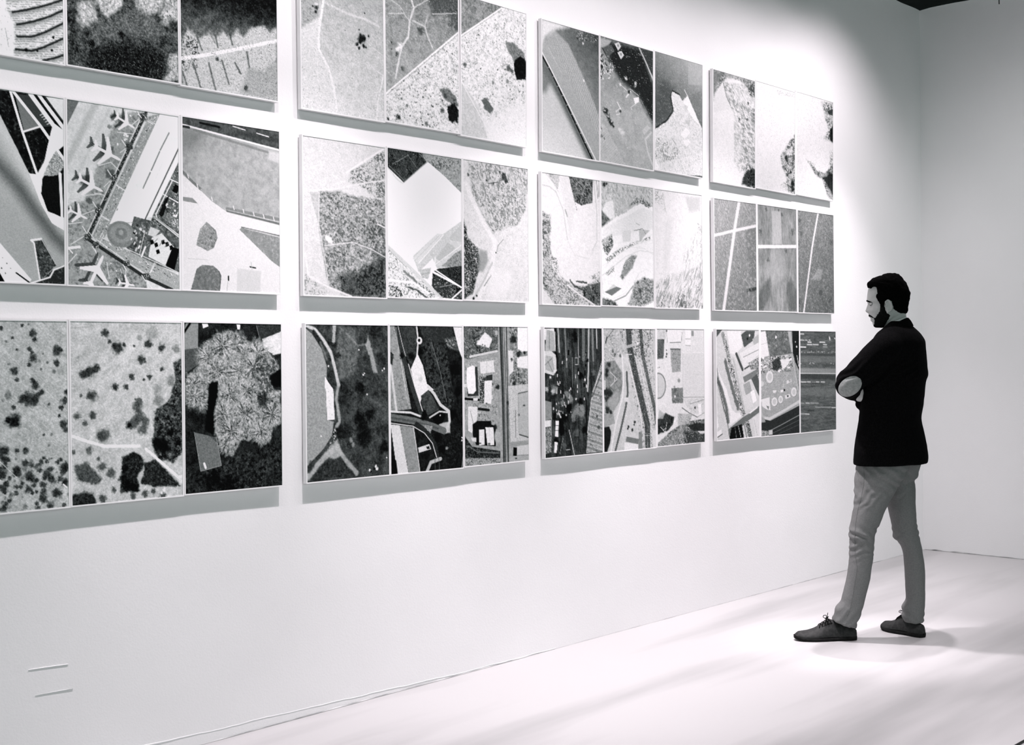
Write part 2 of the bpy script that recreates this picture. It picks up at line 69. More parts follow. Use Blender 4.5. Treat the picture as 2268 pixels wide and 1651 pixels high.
ART = {(0, 0, 0): ('framed aerial photograph of pale crop rows split by wavy dark hedges', 1.097, [('G',214),('N',12,8,3),('S',150,7.5,0.45,-9,0.75,3,6),('N',22,5,4),('L',120,17,[(251,481),(288,469),(342,448),(397,423),(428,406)],0.55,7,2),('L',40,7,[(251,476),(288,464),(342,443),(397,417),(428,401)],0.92,2,1.5),('L',120,17,[(265,519),(319,500),(378,472),(427,441)],0.55,7,2),('L',40,7,[(265,514),(319,495),(378,467),(427,436)],0.92,2,1.5),('L',120,17,[(265,557),(314,550),(354,530),(426,486)],0.55,7,2),('L',40,7,[(265,552),(314,545),(355,525),(426,481)],0.92,2,1.5),('L',120,17,[(260,600),(313,596),(354,578),(395,554),(426,536)],0.55,7,2),('L',40,7,[(260,595),(313,591),(354,573),(395,549),(426,530)],0.92,2,1.5),('L',120,17,[(353,622),(394,606),(425,591)],0.55,7,2),('L',40,7,[(353,616),(394,601),(425,586)],0.92,2,1.5),('L',120,17,[(236,437),(320,416),(426,374)],0.55,7,2),('L',40,7,[(236,432),(320,411),(426,368)],0.92,2,1.5),('L',120,17,[(237,395),(321,373),(427,326)],0.55,7,2),('L',40,7,[(237,390),(321,368),(427,320)],0.92,2,1.5),('L',120,17,[(238,348),(322,326),(427,277)],0.55,7,2),('L',40,7,[(238,343),(322,321),(427,272)],0.92,2,1.5),('L',120,17,[(238,302),(322,279),(428,225)],0.55,7,2),('L',40,7,[(238,297),(323,274),(428,220)],0.92,2,1.5),('B',25,6.3,[(389,534)],1,0.35),('B',25,7.0,[(295,591)],1,0.35),('B',25,4.4,[(333,588)],1,0.35),('B',25,4.5,[(383,578)],1,0.35),('P',240,[(8,121),(225,64),(229,467),(254,517),(256,563),(253,623),(-1,665)],4,4,1),('M',[(8,121),(225,64),(229,467),(256,563),(253,623),(-1,665)],1.5,0),('K',120,7,0.72,0.03,0.8),('M',),('L',110,1.5,[(226,533),(236,590)],0.8,None,0)]),
(0, 0, 1): ('framed aerial photograph of dark forest with pale clearings, above the airport photograph', 0.991, [('G',72),('N',34,22,5),('P',118,[(90,469),(189,420),(291,373),(374,451),(279,486),(168,500),(90,518)],18,10,0.6),('P',205,[(36,409),(101,392),(103,445),(61,481),(38,461)],12,16,1),('M',[(36,409),(101,392),(103,445),(61,481),(38,461)],12,16),('N',18,6,4),('K',140,4,0.58,0.05,0.8),('K',90,9,0.6,0.06,0.6),('M',),('P',205,[(112,354),(208,335),(202,386),(154,429),(118,422)],12,16,1),('M',[(112,354),(208,335),(202,386),(154,429),(118,422)],12,16),('N',18,6,4),('K',140,4,0.58,0.05,0.8),('K',90,9,0.6,0.06,0.6),('M',),('P',205,[(246,327),(371,303),(349,367),(301,395),(271,377)],12,16,1),('M',[(246,327),(371,303),(349,367),(301,395),(271,377)],12,16),('N',18,6,4),('K',140,4,0.58,0.05,0.8),('K',90,9,0.6,0.06,0.6),('M',),('P',205,[(381,301),(432,290),(431,380),(377,417),(346,389),(383,354)],12,16,1),('M',[(381,301),(432,290),(431,380),(377,417),(346,389),(383,354)],12,16),('N',18,6,4),('K',140,4,0.58,0.05,0.8),('K',90,9,0.6,0.06,0.6),('M',),('P',205,[(388,523),(429,504),(427,606),(360,606),(377,562)],12,16,1),('M',[(388,523),(429,504),(427,606),(360,606),(377,562)],12,16),('N',18,6,4),('K',140,4,0.58,0.05,0.8),('K',90,9,0.6,0.06,0.6),('M',),('P',205,[(10,182),(95,162),(88,297),(26,354)],12,16,1),('M',[(10,182),(95,162),(88,297),(26,354)],12,16),('N',18,6,4),('K',140,4,0.58,0.05,0.8),('K',90,9,0.6,0.06,0.6),('M',),('P',205,[(195,94),(401,63),(346,220),(217,270)],12,16,1),('M',[(195,94),(401,63),(346,220),(217,270)],12,16),('N',18,6,4),('K',140,4,0.58,0.05,0.8),('K',90,9,0.6,0.06,0.6),('M',),('P',28,[(65,558),(148,531),(238,502),(362,532),(371,591),(339,623),(186,623),(88,625)],22,12,0.8),('B',22,14.3,[(201,483)],1,0.35),('B',22,12.1,[(89,534)],1,0.35),('B',22,8.3,[(73,501)],1,0.35),('N',34,5,3),('K',165,4,0.7,0.03,0.6)]),
(0, 0, 2): ('framed aerial photograph of black scrub over pale plots divided by one white slanting track', 0.95, [('G',190),('V',183,259,181,399,18,105,1),('N',26,16,5),('P',205,[(4,463),(30,410),(57,426),(84,440),(118,406),(146,425),(181,392),(209,413),(239,377),(268,398),(316,355),(364,342),(394,356),(425,341),(421,622),(1,680)],10,9,1),('L',75,6,[(124,409),(146,444)],0.4,4,0),('M',[(5,431),(68,443),(78,498),(4,515)],1.5,3),('K',40,5,0.55,0.04,0.9),('M',),('M',[(3,529),(72,513),(66,548),(3,572)],1.5,3),('K',50,5,0.55,0.04,0.9),('M',),('L',70,7,[(6,571),(24,616)],0.7,3,2),('L',70,7,[(50,531),(82,616)],0.7,3,2),('L',70,7,[(117,521),(146,617)],0.7,3,2),('L',70,7,[(174,502),(204,584)],0.7,3,2),('L',70,7,[(231,502),(257,537)],0.7,3,2),('L',70,7,[(285,454),(296,511)],0.7,3,2),('L',70,7,[(68,434),(89,477)],0.7,3,2),('L',70,7,[(146,415),(157,456)],0.7,3,2),('L',70,7,[(210,394),(221,436)],0.7,3,2),('P',172,[(290,512),(356,512),(424,466),(421,622),(253,609)],12,6,1),('L',250,13,[(3,522),(100,495),(226,454),(428,385)],1,2,1.5),('B',80,9.4,[(154,500)],1,0.35),('B',80,10.8,[(280,588)],1,0.35),('N',22,4,3),('K',70,4,0.68,0.03,0.7)]),
(0, 1, 0): ('framed aerial photograph of smooth grey curved roadway beside black plots and thin white roads', 1.221, [('G',160),('L',188,40,[(181,81),(244,169),(298,261),(358,385),(424,457)],0.9,22,0),('L',84,44,[(180,221),(261,300),(330,387),(391,459),(429,493)],0.85,26,0),('P',155,[(32,314),(233,360),(320,477),(319,553),(30,569)],20,0,1),('N',5,4,2),('P',28,[(35,0),(209,3),(427,-1),(424,393),(367,379),(344,323),(349,273),(305,261),(208,82),(36,-110)],1.5,1,1),('M',[(35,0),(209,3),(427,-1),(424,393),(367,379),(344,323),(349,273),(305,261),(208,82),(36,-110)],1.5,1),('N',12,9,4),('K',90,9,0.66,0.04,0.6),('M',),('P',112,[(259,15),(339,104),(288,126)],1,1,1),('P',66,[(259,9),(310,5),(386,96),(344,104)],1,1,1),('P',236,[(386,92),(426,109),(426,156),(398,178),(347,278),(330,262),(355,219)],1,1,1),('P',158,[(398,174),(426,197),(425,225),(407,252),(378,262),(353,262),(373,217)],1.5,3,1),('M',[(398,174),(426,197),(425,225),(407,252),(378,262),(353,262),(373,217)],1.5,3),('K',90,5,0.52,0.05,0.7),('K',225,4,0.6,0.05,0.7),('M',),('P',28,[(354,266),(407,258),(413,394),(367,377),(345,323)],1,1,1),('P',242,[(304,260),(350,261),(345,323),(367,379),(424,397),(426,439),(381,417),(344,357)],1,1,1),('L',238,8,[(243,2),(283,129),(332,262)],1,None,0),('L',238,10,[(252,1),(346,103),(427,204)],1,None,0),('L',236,6,[(284,128),(340,104)],1,None,0),('L',232,15,[(310,1),(389,93),(427,115)],1,None,0),('L',238,13,[(337,-1),(428,101)],1,None,0),('P',212,[(363,2),(427,-1),(426,78)],1.0,0,1),('L',30,4,[(332,3),(403,89)],1,None,0),('L',60,4,[(360,3),(426,78)],1,None,0),('L',235,10,[(411,251),(418,396)],1,None,0),('L',35,3,[(421,275),(423,393)],1,None,0),('L',225,2,[(343,66),(352,60)],1,None,0),('L',225,2,[(349,72),(358,67)],1,None,0),('L',225,2,[(355,79),(364,73)],1,None,0),('L',225,2,[(361,86),(370,80)],1,None,0),('L',225,2,[(367,93),(376,87)],1,None,0),('P',246,[(32,314),(205,494),(309,607),(295,626),(30,637)],1.5,0,1),('B',40,2.2,[(213,541),(227,558),(239,573),(209,574),(222,590),(187,530)],1,0.35),('P',20,[(116,512),(204,590),(223,623),(115,628)],1.0,0,1),('L',30,5,[(258,587),(303,617)],1,None,0),('P',62,[(317,482),(349,474),(396,555),(385,565),(340,608)],1,1,1),('M',[(317,482),(349,474),(396,555),(385,565),(340,608)],1,1),('N',20,8,4),('K',170,6,0.6,0.05,0.5),('M',),('L',240,5,[(309,479),(319,486),(338,606)],1,None,0),('L',238,6,[(309,478),(344,471)],1,None,0),('L',200,2,[(344,471),(395,554)],1,None,0),('P',48,[(338,608),(386,569),(425,553),(424,619),(302,622)],1.5,3,1),('M',[(338,608),(386,569),(425,553),(424,619),(302,622)],1.5,3),('K',120,7,0.62,0.05,0.5),('M',),('L',238,5,[(297,622),(373,596),(387,571),(425,555)],1,None,0)]),
(0, 1, 1): ('framed aerial photograph of an airport with white aeroplanes and a round grey building', 1.215, [('G',200),('N',10,14,4),('P',105,[(-4,-1),(43,1),(0,87)],1.5,0,1),('L',168,22,[(105,-3),(-11,229)],0.8,8,0),('L',182,10,[(155,13),(23,271)],0.7,6,0),('P',150,[(186,27),(284,2),(71,457),(-3,428),(-2,356),(57,337),(113,197)],8,6,1),('M',[(186,27),(284,2),(71,457),(-3,428),(-2,356),(57,337),(113,197)],8,6),('N',16,10,4),('K',90,8,0.58,0.06,0.6),('M',),('P',150,[(-3,428),(71,455),(287,579),(297,622),(-5,633)],3,3,1),('M',[(-3,428),(71,455),(287,579),(297,622),(-5,633)],3,3),('N',18,10,4),('K',80,9,0.58,0.06,0.6),('M',),('P',142,[(305,16),(351,-1),(167,397),(121,470),(78,452)],1,0,1),('M',[(305,16),(351,-1),(167,397),(121,470),(78,452)],1,0),('N',10,5,4),('K',210,3,0.66,0.03,0.8),('M',),('P',244,[(352,-1),(430,-3),(429,104),(284,384),(256,377),(244,405),(151,406)],1.0,0,1),('L',110,4.5,[(387,63),(351,128)],1,None,0),('L',110,4.5,[(349,133),(315,203)],1,None,0),('L',110,4.5,[(311,211),(282,269)],1,None,0),('P',222,[(383,75),(422,75),(417,95),(386,89)],5,0,1),('P',222,[(250,258),(279,246),(281,269),(257,276)],5,0,1),('P',92,[(428,153),(426,475),(313,379),(338,312)],1,0,1),('M',[(428,153),(426,475),(313,379),(338,312)],1,0),('N',14,8,4),('K',30,9,0.6,0.04,0.8),('K',200,4,0.64,0.03,0.9),('M',),('P',238,[(429,118),(428,155),(315,369),(298,367)],1.0,0,1),('L',45,4,[(429,106),(287,381)],1,None,0),('L',225,4,[(385,225),(428,238)],1,None,0),('L',225,4,[(357,281),(427,309)],1,None,0),('L',225,4,[(400,229),(332,356),(337,372),(426,424)],1,None,0),('L',150,9,[(326,366),(426,431)],1,None,0),('P',30,[(368,300),(387,283),(359,368),(343,355)],1,0,1),('P',25,[(410,242),(428,248),(418,276),(398,268)],1.0,0,1),('M',[(373,314),(427,304),(426,397),(359,363)],1.5,0),('R',180,250,22,9,5,-60),('M',),('L',52,12,[(296,3),(71,457)],1,None,0),('L',205,3,[(309,6),(85,452)],1,None,0),('L',215,2.5,[(284,7),(62,456)],1,None,0),('M',[(281,2),(308,3),(83,454),(61,451)],1.5,0),('K',190,4,0.66,0.03,0.8),('M',),('L',225,2.5,[(179,267),(211,283)],1,None,0),('L',225,2.5,[(121,377),(152,391)],1,None,0),('L',225,2.5,[(299,31),(323,40)],1,None,0),('P',84,[(246,370),(315,381),(426,441),(425,558),(255,514),(214,479)],1,0,1),('M',[(246,370),(315,381),(426,441),(425,558),(255,514),(214,479)],1,0),('N',22,12,4),('K',180,8,0.62,0.05,0.6),('M',),('P',206,[(315,440),(354,421),(405,467),(370,536),(301,507)],1.0,0,1),('P',18,[(308,450),(320,445),(324,460),(311,465)],0.6,0,1),('P',18,[(324,459),(336,454),(341,468),(328,474)],0.6,0,1),('P',18,[(352,447),(364,443),(368,457),(355,462)],0.6,0,1),('P',18,[(368,453),(380,449),(385,463),(371,469)],0.6,0,1),('P',18,[(385,464),(397,460),(401,474),(388,480)],0.6,0,1),('P',18,[(331,482),(343,478),(348,492),(334,497)],0.6,0,1),('P',8,[(398,467),(426,473),(405,550),(369,533)],1,0,1),('L',235,7,[(289,474),(274,508)],1,None,0),('B',225,8.1,[(272,413)],1,0.35),('P',152,[(121,452),(425,568),(425,617),(385,617),(96,472)],1,0,1),('M',[(121,452),(425,568),(425,617),(385,617),(96,472)],1,0),('N',10,5,4),('K',220,3,0.68,0.03,0.8),('M',),('L',52,12,[(68,458),(287,579),(396,620)],1,None,0),('L',205,3,[(124,453),(330,524),(425,558)],1,None,0),('L',215,2.5,[(101,458),(218,530),(303,574)],1,None,0),('L',215,2.5,[(325,527),(306,564)],1,None,0),('L',215,2.5,[(131,442),(116,471)],1,None,0),('E',122,196,436,53.2,45.7,0,0.03,1),('E',138,196,433,41.7,32.9,0,0.1,1),('E',118,196,433,23.5,19.8,0,0.1,1),('E',150,196,430,9.4,8.5,0,0.3,1),('B',55,16.7,[(154,151),(170,36),(72,257),(52,264)],0.7,0.35),('B',75,14.7,[(148,231),(77,330),(286,21),(227,128),(164,229),(112,350),(71,455)],0.8,0.35),('L',218,2.4,[(238,56),(281,18)],1,None,0),('L',218,2.4,[(195,155),(222,133)],1,None,0),('L',218,2.4,[(133,279),(159,253)],1,None,0),('L',218,2.4,[(51,381),(104,358)],1,None,0),('L',218,2.4,[(11,482),(63,449)],1,None,0),('L',218,2.4,[(0,415),(51,406)],1,None,0),('L',218,2.4,[(113,209),(159,192)],1,None,0),('L',218,2.4,[(159,192),(190,217)],1,None,0),('L',218,2.4,[(57,316),(122,303)],1,None,0),('L',218,2.4,[(186,86),(246,85)],1,None,0),('L',218,2.4,[(1,546),(31,513)],1,None,0),('L',218,2.4,[(100,495),(108,531)],1,None,0),('L',218,2.4,[(213,554),(213,587)],1,None,0),('L',218,2.4,[(287,584),(313,616)],1,None,0),('L',218,2.4,[(141,534),(150,590)],1,None,0),('L',218,2.4,[(97,303),(132,307)],1,None,0),('L',218,2.4,[(192,555),(202,583)],1,None,0),('M',[(165,84),(238,75),(206,140),(175,134)],1.5,0),('R',200,250,14,9,6,10),('M',),('M',[(238,4),(319,-3),(302,33),(228,33)],1.5,0),('R',190,250,12,9,5,30),('M',),('M',[(141,525),(202,550),(166,585)],1.5,0),('R',190,250,10,8,4,60),('M',),('L',250,9,[(-8,497),(41,489)],1,None,0),('L',250,4,[(4,498),(16,511)],1,None,0),('L',175,2,[(357,-1),(307,51)],0.5,None,0),('P',58,[(270,10),(296,6),(297,27),(272,32)],2,3,1),('M',[(270,10),(296,6),(297,27),(272,32)],2,3),('K',235,4,0.6,0.05,0.9),('M',),('P',58,[(216,121),(242,118),(243,139),(218,143)],2,3,1),('M',[(216,121),(242,118),(243,139),(218,143)],2,3),('K',235,4,0.6,0.05,0.9),('M',),('P',58,[(155,234),(181,231),(182,252),(157,255)],2,3,1),('M',[(155,234),(181,231),(182,252),(157,255)],2,3),('K',235,4,0.6,0.05,0.9),('M',),('P',58,[(99,351),(124,348),(125,369),(100,372)],2,3,1),('M',[(99,351),(124,348),(125,369),(100,372)],2,3),('K',235,4,0.6,0.05,0.9),('M',),('P',58,[(58,446),(83,444),(84,464),(60,467)],2,3,1),('M',[(58,446),(83,444),(84,464),(60,467)],2,3),('K',235,4,0.6,0.05,0.9),('M',),('P',58,[(88,469),(113,468),(114,488),(89,490)],2,3,1),('M',[(88,469),(113,468),(114,488),(89,490)],2,3),('K',235,4,0.6,0.05,0.9),('M',),('P',58,[(202,528),(228,526),(229,547),(204,549)],2,3,1),('M',[(202,528),(228,526),(229,547),(204,549)],2,3),('K',235,4,0.6,0.05,0.9),('M',),('P',58,[(281,566),(308,565),(309,586),(283,588)],2,3,1),('M',[(281,566),(308,565),(309,586),(283,588)],2,3),('K',235,4,0.6,0.05,0.9),('M',),('L',226,3.5,[(264,6),(277,24)],0.9,None,0),('L',226,3.5,[(202,111),(216,129)],0.9,None,0),('L',226,3.5,[(147,220),(161,239)],0.9,None,0),('L',226,3.5,[(91,333),(104,351)],0.9,None,0),('L',226,3.5,[(53,419),(65,437)],0.9,None,0),('L',226,3.5,[(89,485),(102,504)],0.9,None,0),('L',226,3.5,[(202,540),(215,559)],0.9,None,0),('L',226,3.5,[(275,574),(289,593)],0.9,None,0),('L',215,2,[(305,28),(340,42)],1,None,0),('L',215,2,[(176,268),(207,283)],1,None,0),('L',215,2,[(119,380),(152,394)],1,None,0),('L',215,2,[(96,458),(71,432)],1,None,0),('L',215,2,[(116,457),(129,428)],1,None,0),('L',215,2,[(330,529),(303,571)],1,None,0),('L',215,2,[(356,113),(350,104)],1,None,0),('M',[(305,21),(346,3),(162,398),(124,452),(86,445)],1,0),('S',205,17,0.1,-62,0.5,0,4),('R',225,250,40,5,2.2,-60),('R',70,110,24,6,3,-60),('M',),('M',[(131,456),(421,573),(418,612),(111,476)],1,0),('S',205,15,0.1,27,0.4),('R',225,250,26,5,2.2,30),('R',70,110,16,6,3,30),('M',),('M',[(257,371),(313,391),(293,450),(261,499),(224,473)],2,0),('R',20,60,12,14,8,-60),('R',170,240,12,10,6,-60),('M',),('L',210,2.5,[(288,417),(266,504)],1,None,0),('P',195,[(310,401),(348,412),(326,438),(299,430)],2,0,1),('L',90,2,[(323,457),(337,442)],1,None,0),('L',90,2,[(345,466),(361,445)],1,None,0),('L',90,2,[(366,469),(383,453)],1,None,0),('L',120,1.5,[(152,405),(246,391)],1,None,0),('L',190,2,[(361,170),(327,241)],0.6,None,0),('P',100,[(354,364),(426,407),(427,377),(381,347)],1,3,1),('M',[(354,364),(426,407),(427,377),(381,347)],1,3),('K',225,4,0.58,0.05,0.8),('M',),('L',60,3,[(337,377),(426,438)],0.8,None,0),('L',225,2,[(332,373),(426,431)],1,None,0),('B',60,9.9,[(196,42)],0.55,0.35),('B',60,12.7,[(129,158)],0.55,0.35),('B',60,11.5,[(72,271)],0.55,0.35),('B',60,7.6,[(24,374)],0.55,0.35),('B',60,7.8,[(155,71)],0.55,0.35),('N',9,4,3),('Q',216,48,77,24,250,50),('Q',147,162,107,21,250,50),('Q',84,277,96,22,250,50),('Q',38,380,70,21,250,50),('Q',102,566,117,-64,250,50),('Q',216,606,61,7,250,50)]),
(0, 1, 2): ('framed aerial photograph of runway strip over grey field, white paving and small grass islands', 0.823, [('G',186),('N',12,26,5),('P',184,[(-2,29),(372,75),(372,106),(431,110),(429,334),(189,314),(129,297),(70,251),(-8,199)],2,1,1),('M',[(-2,29),(372,75),(372,106),(431,110),(429,334),(189,314),(129,297),(70,251),(-8,199)],2,1),('N',13,20,4),('K',150,22,0.6,0.1,0.5),('M',),('P',130,[(-9,35),(95,42),(71,95),(-10,130)],26,0,0.7),('P',96,[(-9,-2),(431,-6),(431,71),(-9,26)],1,0,1),('M',[(-9,-2),(431,-6),(431,71),(-9,26)],1,0),('N',12,6,4),('K',60,18,0.58,0.08,0.6),('M',),('L',62,16,[(240,28),(431,36)],0.6,8,0),('P',235,[(379,79),(431,79),(430,121),(372,112)],6,0,0.6),('L',130,9,[(48,40),(372,84)],0.7,2,0),('L',252,6.5,[(-9,27),(431,70)],1,None,0),('L',248,3.4,[(216,6),(270,13)],1,None,0),('L',248,3.4,[(322,18),(377,25)],1,None,0),('L',35,8,[(75,12),(156,17)],1,None,0),('L',60,9,[(2,34),(28,35)],1,None,0),('P',240,[(-11,209),(-4,205),(76,257),(123,292),(189,326),(429,357),(426,632),(-14,637)],1,0,1),('L',125,10,[(-6,191),(41,229),(77,253)],1,None,0),('L',180,7,[(77,253),(123,284)],1,None,0),('L',142,12,[(188,313),(429,335)],1,None,0),('L',118,7,[(188,321),(429,352)],1,None,0),('L',205,2.5,[(189,318),(429,344)],1,None,0),('L',245,3.5,[(21,204),(25,217)],1,None,0),('L',245,3.5,[(60,236),(64,249)],1,None,0),('L',245,3.5,[(121,276),(125,289)],1,None,0),('L',245,3.5,[(215,301),(219,314)],1,None,0),('L',245,3.5,[(258,309),(262,322)],1,None,0),('L',245,3.5,[(304,316),(308,329)],1,None,0),('L',245,3.5,[(349,321),(354,335)],1,None,0),('L',245,3.5,[(396,327),(400,341)],1,None,0),('P',148,[(-8,286),(41,287),(63,305),(-8,300)],1.0,0,1),('P',158,[(99,368),(138,395),(145,423),(129,462),(104,474),(55,455),(71,397)],1,2,1),('M',[(99,368),(138,395),(145,423),(129,462),(104,474),(55,455),(71,397)],1,2),('N',12,8,4),('K',95,7,0.54,0.05,0.7),('K',225,5,0.64,0.05,0.7),('M',),('P',150,[(253,374),(428,397),(427,517),(385,494),(242,386)],1,1,1),('M',[(253,374),(428,397),(427,517),(385,494),(242,386)],1,1),('N',12,8,4),('K',205,8,0.64,0.06,0.5),('M',),('L',222,3.5,[(265,379),(428,402)],1,None,0),('L',120,3,[(250,376),(428,396)],1,None,0),('P',120,[(56,540),(80,526),(127,526),(152,545),(161,561),(154,618),(30,621)],1,1.5,1),('M',[(56,540),(80,526),(127,526),(152,545),(161,561),(154,618),(30,621)],1,1.5),('N',12,9,4),('K',175,9,0.6,0.06,0.5),('M',),('L',95,3,[(151,545),(159,561),(153,616)],1,None,0),('L',60,5,[(288,522),(313,525)],1,None,0),('L',190,2,[(293,504),(297,532)],1,None,0),('L',45,6,[(192,562),(192,576)],1,None,0),('L',180,2,[(190,578),(184,617)],1,None,0),('P',222,[(230,530),(337,536),(333,617),(228,616)],3,0,1),('L',210,2,[(21,506),(103,506)],1,None,0),('N',5,4,2)]),
(0, 2, 0): ('framed aerial photograph of grey savanna sprinkled with round dark bushes, bottom left by the edge', 1.274, [('G',168),('N',16,30,5),('N',10,6,4,40,6),('L',192,2.5,[(151,38),(260,143),(393,267)],0.6,1.5,2),('L',192,2.5,[(196,82),(307,189),(441,315)],0.6,1.5,2),('L',192,2.5,[(149,184),(258,292),(390,419)],0.6,1.5,2),('L',192,2.5,[(194,220),(305,330),(439,460)],0.6,1.5,2),('L',192,2.5,[(240,240),(352,351),(489,482)],0.6,1.5,2),('L',192,2.5,[(319,5),(434,112),(575,240)],0.6,1.5,2),('L',192,2.5,[(223,158),(334,267),(470,396)],0.6,1.5,2),('B',42,10.0,[(201,24)],0.85,0.35),('B',42,14.0,[(307,39)],0.85,0.35),('B',42,7.9,[(313,60)],0.85,0.35),('B',42,6.0,[(271,14)],0.85,0.35),('B',42,10.2,[(294,91)],0.85,0.35),('B',42,6.5,[(303,101)],0.85,0.35),('B',42,17.1,[(388,98)],0.85,0.35),('B',42,6.7,[(405,95)],0.85,0.35),('B',42,14.0,[(305,123)],0.85,0.35),('B',42,7.4,[(293,143)],0.85,0.35),('B',42,11.9,[(387,138)],0.85,0.35),('B',42,5.1,[(252,93)],0.85,0.35),('B',42,6.4,[(238,55)],0.85,0.35),('B',42,14.7,[(243,165)],0.85,0.35),('B',42,8.3,[(250,191)],0.85,0.35),('B',42,8.4,[(304,194)],0.85,0.35),('B',42,14.0,[(314,210)],0.85,0.35),('B',42,10.3,[(335,234)],0.85,0.35),('B',42,15.7,[(270,254)],0.85,0.35),('B',42,23.2,[(294,254)],0.85,0.35),('B',42,17.7,[(311,260)],0.85,0.35),('B',42,14.0,[(320,242)],0.85,0.35),('B',42,16.3,[(415,263)],0.85,0.35),('B',42,11.5,[(420,235)],0.85,0.35),('B',42,9.6,[(402,286)],0.85,0.35),('B',42,5.2,[(359,273)],0.85,0.35),('B',42,10.1,[(239,280)],0.85,0.35),('B',42,6.1,[(340,373)],0.85,0.35),('B',42,19.1,[(409,342)],0.85,0.35),('B',42,11.5,[(417,361)],0.85,0.35),('B',42,6.7,[(394,313)],0.85,0.35),('B',42,20.8,[(197,417)],0.85,0.35),('B',42,12.7,[(207,418)],0.85,0.35),('B',42,7.8,[(247,420)],0.85,0.35),('B',42,11.1,[(277,422)],0.85,0.35),('B',42,16.3,[(414,484)],0.85,0.35),('B',42,13.4,[(406,499)],0.85,0.35),('B',30,22.9,[(236,323)],0.9,0.35),('B',30,17.4,[(243,325)],0.9,0.35),('B',30,13.7,[(220,320)],0.9,0.35),('B',30,17.8,[(141,104)],0.9,0.35),('B',30,26.5,[(103,280)],0.9,0.35),('B',30,17.8,[(124,369)],0.9,0.35),('B',95,13.7,[(221,239)],0.7,0.35),('B',95,7.6,[(377,165)],0.7,0.35),('B',95,4.2,[(341,107)],0.7,0.35),('B',95,4.6,[(223,140)],0.7,0.35),('B',95,5.2,[(327,132)],0.7,0.35),('B',95,8.2,[(203,256)],0.7,0.35),('B',95,6.6,[(367,372)],0.7,0.35),('M',[(57,426),(419,449),(427,622),(54,605)],6,0),('D',45,95,6,15,0.85),('D',95,60,5,11,0.7),('M',),('D',80,30,4,8,0.7),('L',215,2.5,[(191,452),(245,506)],0.7,None,0),('L',245,5,[(406,542),(417,552)],1,None,0),('N',20,5,4),('N',10,3,2)]),
